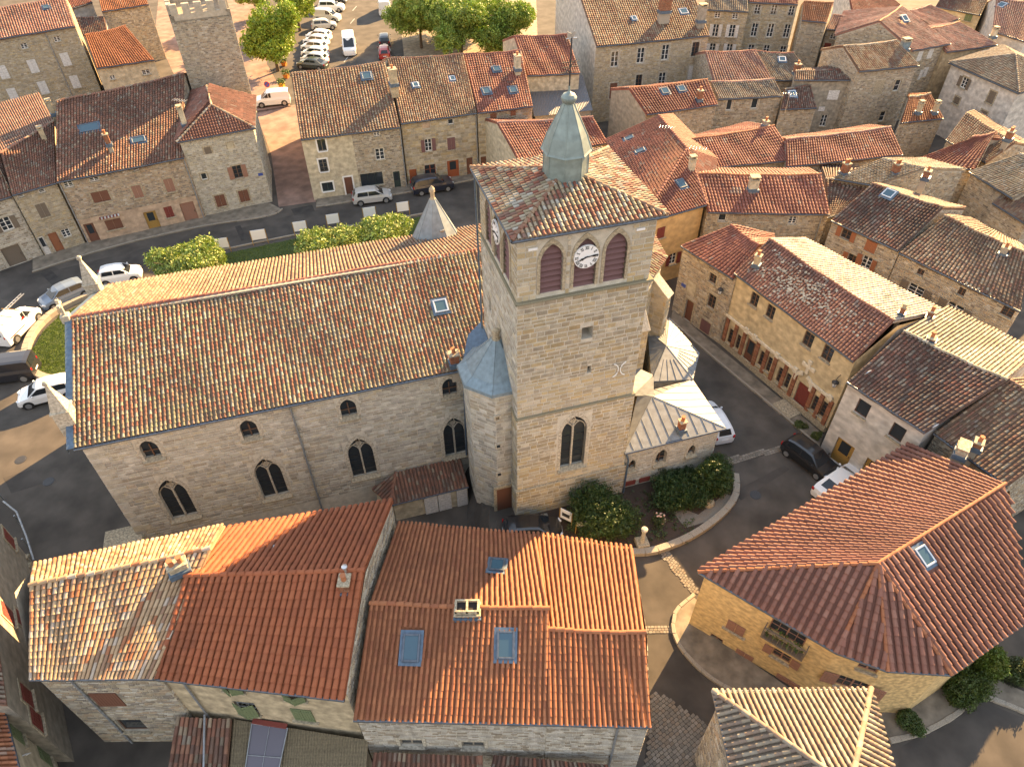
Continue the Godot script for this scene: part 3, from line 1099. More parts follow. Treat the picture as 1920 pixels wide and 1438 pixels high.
func arch_fill(mb: MB, f: Transform3D, w: float, spring: float, rise: float, deep: float) -> void:
	# f: x along, y up, z out; the opening is centred on x = 0. Closes the two corners above the arch.
	var c = arch_curve(w, rise)
	for s in [-1.0, 1.0]:
		var corner = Vector3(-s * w * 0.5, spring + rise, 0)
		for i in c.size() - 1:
			var p = Vector3(s * c[i].x, spring + c[i].y, 0)
			var q = Vector3(s * c[i + 1].x, spring + c[i + 1].y, 0)
			corner.x = s * -w * 0.5
			mb.tri(f * p, f * q, f * corner)
			mb.quad(f * p, f * q, f * (q - Vector3(0, 0, deep)), f * (p - Vector3(0, 0, deep)))

func arch_ring(mb: MB, f: Transform3D, w: float, base: float, spring: float, rise: float, t: float, z0: float, z1: float) -> void:
	# a moulding of width t round the opening, jambs and arch
	var inner = [Vector2(-w * 0.5, base)]
	var outer = [Vector2(-w * 0.5 - t, base)]
	for p in arch_curve(w, rise):
		inner.append(p + Vector2(0, spring))
	var k = (w + 2 * t) / w
	for p in arch_curve(w + 2 * t, rise * k):
		outer.append(p + Vector2(0, spring))
	for s in [-1.0, 1.0]:
		for i in inner.size() - 1:
			var a = Vector3(s * inner[i].x, inner[i].y, z1)
			var b = Vector3(s * inner[i + 1].x, inner[i + 1].y, z1)
			var c = Vector3(s * outer[i + 1].x, outer[i + 1].y, z1 - 0.02)
			var d = Vector3(s * outer[i].x, outer[i].y, z1 - 0.02)
			mb.quad(f * a, f * b, f * c, f * d)
			mb.quad(f * a, f * b, f * Vector3(b.x, b.y, z0), f * Vector3(a.x, a.y, z0))
			mb.quad(f * d, f * c, f * Vector3(c.x, c.y, 0), f * Vector3(d.x, d.y, 0))

func gothic_window(root: Node3D, f: Transform3D, w: float, v0: float, spring: float, rise: float, lights: int) -> void:
	# f: x along the wall from the window's middle, y up from the ground, z out
	var deep = 0.34
	var base = at_world(root, f)
	var mb = MB.new()
	arch_ring(mb, Transform3D.IDENTITY, w, v0, spring, rise, 0.2, -deep, 0.035)
	var win = put(root, "window", mb.mesh(mats["dressed_pale"]), base)
	var g = MB.new()
	var c = arch_curve(w, rise)
	var z = -deep + 0.03
	g.quad(Vector3(-w * 0.5, v0, z), Vector3(w * 0.5, v0, z), Vector3(w * 0.5, spring, z), Vector3(-w * 0.5, spring, z))
	for i in c.size() - 1:
		g.quad(Vector3(c[i].x, spring + c[i].y, z), Vector3(-c[i].x, spring + c[i].y, z), Vector3(-c[i + 1].x, spring + c[i + 1].y, z), Vector3(c[i + 1].x, spring + c[i + 1].y, z))
	sub(win, "pane", g, mats["glass"])
	var sb = MB.new()
	sb.box(Transform3D(Basis(Vector3.RIGHT, 0.35), Vector3(0, v0 - 0.06, 0.02)), Vector3(w + 0.3, 0.14, 0.40), 0.02)
	sub(win, "sill", sb, mats["dressed"])
	var t = MB.new()
	var zb = z + 0.07
	if lights == 2:
		bx(t, 0, (v0 + spring + rise * 0.25) * 0.5, zb, 0.10, spring + rise * 0.25 - v0, 0.12)
		for s in [-1.0, 1.0]:
			var path = []
			for p in arch_curve(w * 0.5, rise * 0.52): path.append(Vector3(s * (p.x - w * 0.25), spring - 0.12 + p.y, zb))
			t.tube(path, 0.04, 6)
			path = []
			for p in arch_curve(w * 0.5, rise * 0.52): path.append(Vector3(s * (-p.x - w * 0.25), spring - 0.12 + p.y, zb))
			t.tube(path, 0.04, 6)
			t.tube([Vector3(s * w * 0.25, spring + rise * 0.4, zb), Vector3(s * 0.12, spring + rise * 0.55, zb), Vector3(0, spring + rise * 0.95, zb)], 0.04, 6)
			# the stone web between the heads of the lights
			t.quad(Vector3(0, spring + rise * 0.15, zb - 0.03), Vector3(s * w * 0.14, spring + rise * 0.42, zb - 0.03), Vector3(0, spring + rise * 0.6, zb - 0.03), Vector3(-s * w * 0.03, spring + rise * 0.42, zb - 0.03))
		sub(win, "tracery", t, mats["dressed_pale"])
		var b = MB.new()
		for k in 4:
			bx(b, 0, lerpf(v0, spring, (k + 1) / 5.0), z + 0.03, w, 0.025, 0.025)
		sub(win, "saddle_bar", b, mats["iron"])
	else:
		bx(t, 0, (v0 + spring) * 0.5, zb, 0.06, spring - v0 + rise * 0.4, 0.06)
		bx(t, 0, lerpf(v0, spring, 0.55), zb + 0.002, w, 0.05, 0.05)
		sub(win, "casement", t, mats["frame_brown"])

func unit_stone(k: int) -> ArrayMesh:
	var key = "stone_%d" % k
	if meshes.has(key): return meshes[key]
	var mb = MB.new()
	var o = [[-0.5, -0.5], [0.5, -0.5], [0.5, 0.5], [-0.5, 0.5]]
	var f = []
	var g = []
	for i in 4:
		var x: float = o[i][0] + rnd(-0.02, 0.02)
		var y: float = o[i][1] + rnd(-0.04, 0.04)
		g.append(Vector3(x, y, 0))
		f.append(Vector3(x * 0.93, y * 0.88, 1.0 + rnd(-0.2, 0.2)))
	mb.quad(f[0], f[1], f[2], f[3])
	for i in 4: mb.quad(g[i], g[(i + 1) % 4], f[(i + 1) % 4], f[i])
	meshes[key] = mb.mesh(mats["stone"])
	return meshes[key]

func stone_variant(pal: String) -> StandardMaterial3D:
	var a: Array = PAL[pal]
	var k = rng.randi() % (a.size() * 2)
	var key = "stone_%s_%d" % [pal, k]
	if mats.has(key): return mats[key]
	var c: Color = a[k % a.size()]
	var s = 0.92 if k < a.size() else 1.07
	return mat(key, Color(c.r * s, c.g * s, c.b * s), 0.92, "fine", 0.8, 0.0, false, 0.5)

func lay_stones(root: Node3D, wall: Node3D, a: Vector3, d: Vector3, n: Vector3, cells: Array, pal: String, single: int, proud := 0.022) -> void:
	# wall is a part in world axes
	var sb = MB.new()
	for i in cells.size():
		var r: Array = cells[i]
		if i < single:
			var p: Vector3 = a + d * (r[0] + r[1]) * 0.5 + UP * (r[2] + r[3]) * 0.5
			put(wall, "stone", unit_stone(rng.randi() % 8), Transform3D(Basis(d * (r[1] - r[0]), UP * (r[3] - r[2]), n * proud), p), stone_variant(pal))
		else:
			sb.tint = pick(pal, 0.16)
			one_stone(sb, a, d, n, r[0], r[1], r[2], r[3], proud)
	if sb.v.size(): sub(wall, "stonework", sb, mats["stone"], true)

func spire(mb: MB, at: Vector3, sides: int, turn: float, prof: Array) -> void:
	mb.lathe(at, prof, sides, false, turn)

func seams(mb: MB, at: Vector3, sides: int, turn: float, prof: Array, r := 0.03) -> void:
	for s in sides:
		var an = TAU * s / sides + turn
		var path = []
		for p in prof: path.append(at + Vector3(cos(an), 0, -sin(an)) * p[0] + UP * p[1])
		for i in path.size() - 1: mb.tube([path[i], path[i + 1]], r, 5)

func clock(root: Node3D, f: Transform3D, R: float) -> void:
	# f: x to the right, y up, z out of the dial
	var mb = MB.new()
	for s in 40:
		var a0 = TAU * s / 40
		var a1 = TAU * (s + 1) / 40
		var p = Vector3(cos(a0), sin(a0), 0) * R
		var q = Vector3(cos(a1), sin(a1), 0) * R
		mb.tri(Vector3(0, 0, 0.03), p + Vector3(0, 0, 0.03), q + Vector3(0, 0, 0.03))
		mb.quad(p + Vector3(0, 0, 0.03), p - Vector3(0, 0, 0.05), q - Vector3(0, 0, 0.05), q + Vector3(0, 0, 0.03))
	var dial = put(root, "clock_dial", mb.mesh(mats["white_board"]), at_world(root, f))
	var font = SystemFont.new()
	font.font_names = PackedStringArray(["Droid Serif"])
	font.font_weight = 700
	var nums = ["XII", "I", "II", "III", "IIII", "V", "VI", "VII", "VIII", "IX", "X", "XI"]
	for i in 12:
		var t = TextMesh.new()
		t.text = nums[i]
		t.font = font
		t.font_size = 32
		t.pixel_size = R * 0.26 / 24.0
		t.depth = 0.012
		t.material = mats["black_print"]
		var an = TAU * i / 12.0
		put(dial, "numeral", t, Transform3D(Basis(Vector3(0, 0, 1), -an) * Basis.from_scale(Vector3(0.62, 1, 1)), Vector3(sin(an), cos(an), 0) * R * 0.78 + Vector3(0, 0, 0.037)))
	for h in [[8.25 / 12.0, 0.62, 0.085], [14.5 / 60.0, 0.94, 0.07]]:
		var hb = MB.new()
		bx(hb, 0, R * h[1] * 0.42, 0.055, R * h[2] * 1.2, R * h[1] * 1.16, 0.02)
		bx(hb, 0, R * h[1] * 0.62, 0.057, R * h[2] * 2.2, R * h[1] * 0.22, 0.02)
		var hand = sub(dial, "clock_hand", hb, mats["black_print"])
		hand.rotation.z = -TAU * h[0]

func build_church() -> void:
	church_frame = Transform3D(Basis(UP, deg_to_rad(CHURCH_TURN)), P(970, 972))
	var E = church_frame.basis.x
	var S = church_frame.basis.z
	var root = thing("church", "stone church with long mottled tile roof and square clock tower", "church", flat(cc(-8, 0, -10)))
	# --- nave walls
	var a = cc(-22.3, 0, -5.1)
	var L = 22.2
	var rects = []
	var taken = []
	var low = [[-19.36, 1.5], [-14.0, 1.5], [-8.5, 1.5], [-2.6, 1.4]]
	for w in low:
		var u: float = w[0] + 22.3
		rects.append([u - w[1] * 0.5, u + w[1] * 0.5, 1.15, 4.75])
		taken.append([u - w[1] * 0.5 - 0.22, u + w[1] * 0.5 + 0.22, 0.95, 4.45])
		taken.append([u - w[1] * 0.34, u + w[1] * 0.34, 4.4, 5.05])
	for x in [-19.34, -14.12, -8.6, -2.62]:
		var u: float = x + 22.3
		rects.append([u - 0.45, u + 0.45, 6.6, 8.05])
		taken.append([u - 0.66, u + 0.66, 6.45, 8.2])
	var mb = MB.new()
	wall_grid(mb, a, E, S, L, 8.75, rects, 0.34)
	for i in 4:
		arch_fill(mb, Transform3D(church_frame.basis, cc(low[i][0], 0, -5.1)), low[i][1], 3.45, 1.3, 0.34)
		arch_fill(mb, Transform3D(church_frame.basis, cc([-19.34, -14.12, -8.6, -2.62][i], 0, -5.1)), 0.9, 7.45, 0.6, 0.34)
	mb.quad(cc(-22.3, -1.8, -5.08), cc(0.5, -1.8, -5.08), cc(0.5, 0.02, -5.08), cc(-22.3, 0.02, -5.08))
	mb.quad(cc(-22.3, 0, -19.5), cc(-22.3, 0, -5.1), cc(-22.3, 8.75, -5.1), cc(-22.3, 8.75, -19.5))
	mb.tri(cc(-22.3, 8.75, -5.1), cc(-22.3, 11.65, -12.3), cc(-22.3, 8.75, -19.5))
	mb.quad(cc(9, 0, -19.5), cc(-22.3, 0, -19.5), cc(-22.3, 8.75, -19.5), cc(9, 8.75, -19.5))
	var nave = part(root, "nave_wall", mb, mats["mortar_pale"])
	var cells = stone_cells(L, 0.0, 5.6, [0.20, 0.32, 0.3, 0.75, 0.025], taken, PackedVector2Array())
	cells.append_array(stone_cells(L, 5.6, 8.7, [0.13, 0.24, 0.25, 0.7, 0.025], taken, PackedVector2Array()))
	lay_stones(root, nave, a, E, S, cells, "pale", 0, 0.025)
	# corner stones at the west end
	var qb = MB.new()
	var qy = 0.0
	var qk = 0
	while qy < 8.5:
		var qh = rnd(0.36, 0.5)
		var ql = 0.9 if qk % 2 == 0 else 0.55
		qb.tint = pick("pale", 0.1) * 1.12
		one_stone(qb, a, E, S, -0.02, ql, qy + 0.01, qy + qh - 0.01, 0.045)
		one_stone(qb, a, -S, -E, -0.02, 1.4 - ql, qy + 0.01, qy + qh - 0.01, 0.045)
		qy += qh
		qk += 1
	sub(nave, "quoin", qb, mats["stone"], true)
	for i in 4:
		gothic_window(root, Transform3D(church_frame.basis, cc(low[i][0], 0, -5.1)), low[i][1], 1.15, 3.45, 1.3, 2)
		gothic_window(root, Transform3D(church_frame.basis, cc([-19.34, -14.12, -8.6, -2.62][i], 0, -5.1)), 0.9, 6.6, 7.45, 0.6, 1)
	# --- nave roof
	var he = 8.85
	var hr = 11.75
	var o = {"pal": "church", "pitch": 0.232, "row": 0.272, "jitter": 0.13, "single": 0, "ridge_pal": "red"}
	var s1 = PackedVector3Array([cc(-22.5, he, -4.75), cc(0.2, he, -4.75), cc(0.2, hr, -12.3), cc(-22.5, hr, -12.3)])
	var s2 = PackedVector3Array([cc(0.2, 9.55, -6.6), cc(8.6, 9.55, -6.6), cc(8.6, hr, -12.3), cc(0.2, hr, -12.3)])
	var n1 = PackedVector3Array([cc(8.6, he, -19.85), cc(-22.5, he, -19.85), cc(-22.5, hr, -12.3), cc(8.6, hr, -12.3)])
	sag = 0.10
	o["holes"] = [skylight(root, s1[0], s1[1], s1[2], s1[3], [826, 575, 0.75, 0.8, "steel"])]
	roof_part(root, [[s1, true], [s2, true]], [[s1[3], s2[2]]], o)
	var on = o.duplicate()
	on.pal = "brown"
	on.jitter = 0.12
	on.erase("holes")
	roof_part(root, [[n1, true]], [], on)
	# mortar under the ridge tiles
	var rm = MB.new()
	rm.box(Transform3D(church_frame.basis, cc(-11, hr - 0.06, -12.2)), Vector3(22.8, 0.14, 0.34))
	part(root, "ridge_mortar", rm, mats["mortar_grey"])
	# zinc verge on the west gable
	var vb = MB.new()
	for z in [[-4.7, he], [-19.9, he]]:
		vb.quad(cc(-22.82, z[1] + 0.06, z[0]), cc(-22.45, z[1] + 0.06, z[0]), cc(-22.45, hr + 0.06, -12.3), cc(-22.82, hr + 0.06, -12.3))
		vb.quad(cc(-22.82, z[1] - 0.3, z[0]), cc(-22.82, z[1] + 0.06, z[0]), cc(-22.82, hr + 0.06, -12.3), cc(-22.82, hr - 0.3, -12.3))
	part(root, "verge_flashing", vb, mats["flashing"])
	gutter(root, cc(-22.5, he - 0.06, -4.68), cc(-1.6, he - 0.06, -4.68), 0.08)
	var dp = MB.new()
	dp.tube([cc(-11.65, he - 0.1, -4.75), cc(-11.65, he - 0.5, -4.98), cc(-11.65, -1.5, -4.98)], 0.06, 8)
	part(root, "downpipe", dp, mats["pipe"])
	var dp2 = MB.new()
	dp2.tube([cc(-1.75, he - 0.1, -4.75), cc(-1.75, he - 0.5, -4.95), cc(-1.95, 1.2, -4.95)], 0.06, 8)
	part(root, "downpipe", dp2, mats["flashing"])
	# pinnacles and the gable cross
	for z in [-6.35, -18.2]:
		var pb = MB.new()
		var t = Basis(UP, deg_to_rad(CHURCH_TURN + 45))
		pb.box(Transform3D(church_frame.basis, cc(-22.75, 9.5, z)), Vector3(0.85, 1.6, 0.85), 0.03)
		pb.lathe(cc(-22.75, 10.25, z), [[0.66, 0], [0.66, 0.12], [0.56, 0.12], [0.10, 1.62], [0.10, 1.72], [0.17, 1.78], [0.17, 1.9], [0.08, 1.98]], 4, false, deg_to_rad(CHURCH_TURN + 45))
		part(root, "pinnacle", pb, mats["dressed_pale"])
	var xb = MB.new()
	xb.box(Transform3D(church_frame.basis, cc(-22.75, 11.8, -12.3)), Vector3(0.45, 0.5, 0.5), 0.03)
	xb.box(Transform3D(church_frame.basis, cc(-22.75, 12.5, -12.3)), Vector3(0.17, 1.1, 0.17), 0.02)
	xb.box(Transform3D(church_frame.basis, cc(-22.75, 12.72, -12.3)), Vector3(0.16, 0.17, 0.62), 0.02)
	part(root, "gable_cross", xb, mats["dressed_pale"])
	chimney(root, [852, 682, 9.1, 0.5, 0.5, 0.75, "brick", 1, CHURCH_TURN])
	build_tower(root)
	build_turrets(root)
	build_east(root)
	build_annex()

func build_tower(root: Node3D) -> void:
	var B = church_frame.basis
	var E = B.x
	var S = B.z
	# tiers: [from, to, width, depth, left, front]
	var tiers = [[0.0, 2.75, 7.05, 6.8, -0.05, 0.06], [2.75, 8.8, 6.85, 6.65, 0.0, 0.0], [8.8, 16.45, 6.7, 6.55, 0.03, -0.05], [16.45, 19.9, 6.6, 6.45, 0.06, -0.10]]
	var fcells = []
	for ti in 4:
		var t: Array = tiers[ti]
		var mb = MB.new()
		var a0 = cc(t[4], 0, t[5])
		var W: float = t[2]
		var D: float = t[3]
		var rects = []
		var taken = []
		var lrects = []
		var ltaken = []
		if ti == 1:
			rects.append([2.62, 4.12, 3.75, 8.1])
			taken.append([2.35, 4.38, 3.4, 8.35])
		if ti == 2:
			rects.append([3.36, 3.96, 13.5, 14.25]); rects.append([3.83, 4.05, 11.1, 11.6])
			taken.append_array(rects)
			lrects.append([1.3, 1.75, 12.3, 13.4])
			ltaken.append_array(lrects)
		if ti == 3:
			for u in [1.62, 3.24, 4.74]:
				rects.append([u - 0.54, u + 0.54, 16.75, 19.35])
				taken.append([u - 0.72, u + 0.72, 16.4, 19.5])
			for u in [1.75, 3.3, 4.85]:
				lrects.append([u - 0.54, u + 0.54, 16.75, 19.35])
				ltaken.append([u - 0.72, u + 0.72, 16.4, 19.5])
		# wall_grid starts at the ground: give it the tier's own foot
		var lift = UP * t[0]
		var low = func(rs): return rs.map(func(r): return [r[0], r[1], r[2] - t[0], r[3] - t[0]])
		var hgt: float = t[1] - t[0]
		wall_grid(mb, a0 + lift, E, S, W, hgt, low.call(rects), 1.1 if ti == 2 else 0.34)
		wall_grid(mb, a0 - S * D + lift, S, -E, D, hgt, low.call(lrects), 0.34)
		wall_grid(mb, a0 + E * W + lift, -S, E, D, hgt, [], 0.34)
		wall_grid(mb, a0 + E * W - S * D + lift, -E, -S, W, hgt, [], 0.34)
		if ti == 1: arch_fill(mb, Transform3D(B, a0 + E * 3.37), 1.5, 6.9, 1.2, 0.34)
		if ti == 3:
			for u in [1.62, 3.24, 4.74]: arch_fill(mb, Transform3D(B, a0 + E * u), 1.08, 18.45, 0.9, 0.34)
			var LB = Basis(S, UP, -E)
			for u in [1.75, 3.3, 4.85]: arch_fill(mb, Transform3D(LB, a0 - S * (D - u)), 1.08, 18.45, 0.9, 0.34)
		var wall = part(root, "tower_wall", mb, mats["mortar_pale"])
		var size = [0.20, 0.33, 0.30, 0.75, 0.045]
		var cells = stone_cells(W, t[0] + 0.02, t[1] - 0.02, size, taken, PackedVector2Array())
		lay_stones(root, wall, a0, E, S, cells, "ochre", 75 if ti == 1 or ti == 3 else (110 if ti == 2 else 40))
		var lcells = stone_cells(D, t[0] + 0.02, t[1] - 0.02, [0.2, 0.32, 0.28, 0.7, 0.045], ltaken, PackedVector2Array())
		lay_stones(root, wall, a0 - S * D, S, -E, lcells, "pale" if ti == 2 else "ochre", 0)
		lay_stones(root, wall, a0 + E * W, -S, E, stone_cells(D, t[0] + 0.02, t[1] - 0.02, size, [], PackedVector2Array()), "ochre", 0)
	# string courses
	for s in [[2.75, 7.1, 6.9, 0.10, "dressed"], [8.8, 6.96, 6.8, 0.14, "moss"], [16.45, 6.96, 6.85, 0.13, "moss"]]:
		var mb = MB.new()
		mb.box(Transform3D(B, cc(3.4, s[0], -3.3)), Vector3(s[1], s[3], s[2]), 0.05)
		part(root, "string_course", mb, mats[s[4]])
	# belfry: jambs, louvres and dials
	for side in 2:
		var LB = B if side == 0 else Basis(S, UP, -E)
		for u in ([1.68, 3.30, 4.80] if side == 0 else [-4.80, -3.25, -1.70]):
			var f = Transform3D(LB, cc(u, 0, -0.10)) if side == 0 else Transform3D(LB, cc(0.06, 0, u))
			var mb = MB.new()
			arch_ring(mb, Transform3D.IDENTITY, 1.08, 16.75, 18.45, 0.9, 0.15, -0.34, 0.06)
			var ring = put(root, "belfry_opening", mb.mesh(mats["dressed"]), at_world(root, f))
			for k in 8:
				var lb = MB.new()
				var y = 16.85 + k * 0.30
				var wide = 1.04 if y < 18.45 else 1.04 * sqrt(maxf(0.05, 1.0 - pow((y - 18.45) / 0.95, 1.6)))
				lb.box(Transform3D(Basis(Vector3.RIGHT, 0.75 + (0.12 if k % 3 == 1 else 0.0)), Vector3(0, y, -0.16)), Vector3(wide, 0.025, 0.34))
				sub(ring, "louvre", lb, mats["wood_mauve"])
			var bk = MB.new()
			bx(bk, 0, 17.6, -0.33, 1.0, 1.8, 0.02)
			sub(ring, "backing", bk, mats["wood_mauve"])
		var cf = Transform3D(LB, cc(3.30, 18.42, 0.0)) if side == 0 else Transform3D(LB, cc(-0.04, 18.42, -3.25))
		clock(root, cf, 0.6)
	for q in [[0.77, 19.25], [5.88, 19.33]]:
		var mb = MB.new()
		mb.box(Transform3D(B, cc(q[0], q[1], -0.06)), Vector3(0.42, 0.11, 0.06))
		part(root, "plaque", mb, mats["white_board"])
	# the tall window and the small openings
	gothic_window(root, Transform3D(B, cc(3.37, 0, 0.0)), 1.5, 3.75, 6.9, 1.2, 2)
	# the curved wall anchor
	var ab = MB.new()
	for s in [-1.0, 1.0]:
		var path = []
		for i in 13:
			var an = lerpf(-1.35, 1.35, i / 12.0)
			path.append(cc(5.68 + s * (0.42 - cos(an) * 0.36), 10.95 + sin(an) * 0.46, 0.02))
		ab.tube(path, 0.032, 6)
	part(root, "wall_anchor", ab, mats["iron_white"])
	# hipped roof
	var he = 19.98
	var c = [cc(-0.25, he, 0.2), cc(7.0, he, 0.2), cc(7.0, he, -6.85), cc(-0.25, he, -6.85)]
	var top = cc(3.38, he + 1.08, -3.33)
	var o = {"pal": "tower", "pitch": 0.225, "row": 0.27, "jitter": 0.2, "single": 300, "ridge_pal": "brown", "ridge_size": 0.3}
	var polys = []
	var ridges = []
	for i in 4:
		polys.append([PackedVector3Array([c[i], c[(i + 1) % 4], top]), false])
		ridges.append([top, c[i]])
		gutter(root, c[i] + Vector3.DOWN * 0.06, c[(i + 1) % 4] + Vector3.DOWN * 0.06, 0.07)
	roof_part(root, polys, ridges, o)
	# soffit
	var sf = MB.new()
	sf.box(Transform3D(B, cc(3.38, he - 0.16, -3.33)), Vector3(7.0, 0.06, 6.8))
	part(root, "soffit", sf, mats["frame_brown"])
	var ldp = MB.new()
	ldp.tube([cc(-0.15, 19.8, -6.6), cc(-0.12, 9.9, -6.6)], 0.055, 7)
	part(root, "downpipe", ldp, mats["flashing"])
	# lantern and spire
	var at = cc(3.38, 0, -3.33)
	var turn = deg_to_rad(CHURCH_TURN + 22.5)
	var lb = MB.new()
	spire(lb, at, 8, turn, [[1.45, 20.50], [1.18, 20.72], [1.03, 20.82], [1.02, 22.1]])
	var lan = part(root, "lantern", lb, mats["copper"])
	var sb = MB.new()
	var prof = [[1.18, 22.02], [1.12, 22.10], [0.90, 22.72], [0.22, 24.12]]
	spire(sb, at, 8, turn, prof)
	seams(sb, at, 8, turn, prof, 0.025)
	seams(sb, at, 8, turn, [[1.04, 20.82], [1.03, 22.05]], 0.022)
	part(root, "spire", sb, mats["copper"])
	var bb = MB.new()
	bb.lathe(at, [[0.22, 24.08], [0.30, 24.16], [0.34, 24.26], [0.34, 24.34], [0.26, 24.46], [0.12, 24.52], [0.05, 24.58], [0.04, 24.8]], 14, true)
	part(root, "finial", bb, mats["copper"])
	var rb = MB.new()
	rb.tube([at + UP * 24.5, at + UP * 26.75], 0.035, 6)
	for y in [25.4, 25.6, 25.8]:
		rb.tube([at + UP * y - E * 0.42 + S * 0.1, at + UP * (y - 0.06) + E * 0.42 - S * 0.1], 0.018, 5)
	rb.tube([at + UP * 25.35 - E * 0.2, at + UP * 25.85 + E * 0.25], 0.018, 5)
	part(root, "lightning_rod", rb, mats["iron"])
	var wb = MB.new()
	wb.tube([at + UP * 26.68 - E * 0.23, at + UP * 26.71, at + UP * 26.68 + E * 0.22], 0.03, 5)
	wb.prism(PackedVector3Array([at + UP * 26.69 + E * -0.18 + S * 0.02, at + UP * 26.69 + E * 0.06 + S * 0.02, at + UP * 26.86 + E * 0.15 + S * 0.02, at + UP * 26.98 + E * 0.11 + S * 0.02, at + UP * 26.84 + E * 0.01 + S * 0.02, at + UP * 26.97 + E * -0.21 + S * 0.02]), -S * 0.04)
	part(root, "weathercock", wb, mats["steel"])

func build_turrets(root: Node3D) -> void:
	var turn = deg_to_rad(CHURCH_TURN + 22.5)
	# the stair turret between nave and tower
	var at = cc(-0.1, 0, -2.95)
	var R = 2.1
	var mb = MB.new()
	mb.lathe(at, [[R, -0.3], [R, 10.0]], 8, false, turn)
	var wall = part(root, "turret_wall", mb, mats["mortar_pale"])
	var sb = MB.new()
	for s in 8:
		var a0 = TAU * s / 8 + turn
		var a1 = TAU * (s + 1) / 8 + turn
		var p = at + Vector3(cos(a0), 0, -sin(a0)) * R
		var q = at + Vector3(cos(a1), 0, -sin(a1)) * R
		var n = ((p + q) * 0.5 - at).normalized()
		if n.dot(EYE - p) < 0: continue
		var d = (q - p).normalized()
		for r in stone_cells(p.distance_to(q), 0.02, 9.95, [0.18, 0.32, 0.3, 0.75, 0.028], [], PackedVector2Array()):
			sb.tint = pick("pale", 0.16)
			one_stone(sb, p, d, n, r[0], r[1], r[2], r[3], 0.025)
	sub(wall, "stonework", sb, mats["stone"], true)
	for y in [8.25, 5.95, 3.45]:
		var q = cc(-0.82, y, -0.98)
		var wb = MB.new()
		wb.box(Transform3D(church_frame.basis, q), Vector3(0.42, 0.42, 0.07), 0.01)
		var slit = part(root, "slit_window", wb, mats["dressed_pale"])
		var gb = MB.new()
		gb.box(Transform3D(church_frame.basis, q + church_frame.basis.z * 0.03), Vector3(0.2, 0.2, 0.04))
		sub(slit, "pane", gb, mats["glass"])
	var zb = MB.new()
	var prof = [[R + 0.16, 9.92], [R + 0.12, 10.1], [R * 0.82, 10.45], [0.24, 12.2]]
	var at2 = at + church_frame.basis.x * -0.15
	zb.lathe(at2, prof, 8, false, turn)
	seams(zb, at2, 8, turn, prof, 0.025)
	for s in 8:
		for k in [1, 2]:
			var a0 = TAU * s / 8 + turn
			var a1 = TAU * (s + 1) / 8 + turn
			var p = at2 + (Vector3(cos(a0), 0, -sin(a0)) * (3 - k) + Vector3(cos(a1), 0, -sin(a1)) * k) / 3.0 * (R * 0.82) + UP * 10.45
			zb.tube([p, p.lerp(at2 + UP * 12.2, 0.72)], 0.018, 4)
	part(root, "turret_roof", zb, mats["zinc"])
	var fb = MB.new()
	fb.lathe(at2, [[0.26, 12.1], [0.26, 12.2], [0.19, 12.22], [0.18, 12.6], [0.24, 12.65], [0.2, 12.78], [0.06, 12.9]], 8, false, turn)
	part(root, "turret_finial", fb, mats["dressed"])
	# zinc valley between the nave roof, the turret and the tower
	var vb = MB.new()
	vb.quad(cc(-0.02, 9.75, -4.8), cc(-1.9, 9.05, -4.7), cc(-1.0, 9.75, -6.6), cc(-0.02, 10.2, -7.1))
	vb.quad(cc(-1.9, 9.05, -4.7), cc(-0.02, 9.75, -4.8), cc(-0.02, 10.3, -3.2), cc(-1.9, 9.9, -3.8))
	part(root, "valley_flashing", vb, mats["flashing"])
	# door at the turret's foot
	var f = Transform3D(church_frame.basis, cc(-0.55, 1.05, -0.96))
	var db = MB.new()
	db.box(f, Vector3(0.95, 2.1, 0.06))
	var door = part(root, "door", db, mats["wood_brown"])
	var fr = MB.new()
	fr.box(f * Transform3D(Basis.IDENTITY, Vector3(0, 1.15, 0.02)), Vector3(1.3, 0.24, 0.1), 0.02)
	for s in [-1, 1]: fr.box(f * Transform3D(Basis.IDENTITY, Vector3(s * 0.57, 0, 0.02)), Vector3(0.2, 2.1, 0.1), 0.02)
	sub(door, "surround", fr, mats["dressed"])
	# the north turret's zinc cone
	var nt = cc(-0.35, 0, -18.6)
	var nb = MB.new()
	nb.lathe(nt, [[1.5, 0], [1.5, 9.5]], 8, false, turn)
	part(root, "turret_wall", nb, mats["mortar_pale"])
	var cb = MB.new()
	var cp = [[1.75, 9.2], [1.55, 9.6], [0.22, 12.25]]
	cb.lathe(nt, cp, 8, false, turn)
	seams(cb, nt, 8, turn, cp, 0.025)
	part(root, "turret_roof", cb, mats["zinc_mid"])
	var nf = MB.new()
	nf.lathe(nt, [[0.24, 12.2], [0.2, 12.3], [0.15, 12.35], [0.15, 12.75], [0.22, 12.8], [0.2, 13.0], [0.05, 13.2]], 8, false, turn)
	part(root, "turret_finial", nf, mats["dressed"])
	var vent = MB.new()
	vent.box(Transform3D(church_frame.basis * Basis(Vector3.RIGHT, -1.0), cc(-0.1, 10.3, -17.5)), Vector3(0.3, 0.12, 0.3), 0.02)
	part(root, "roof_vent", vent, mats["dressed_pale"])

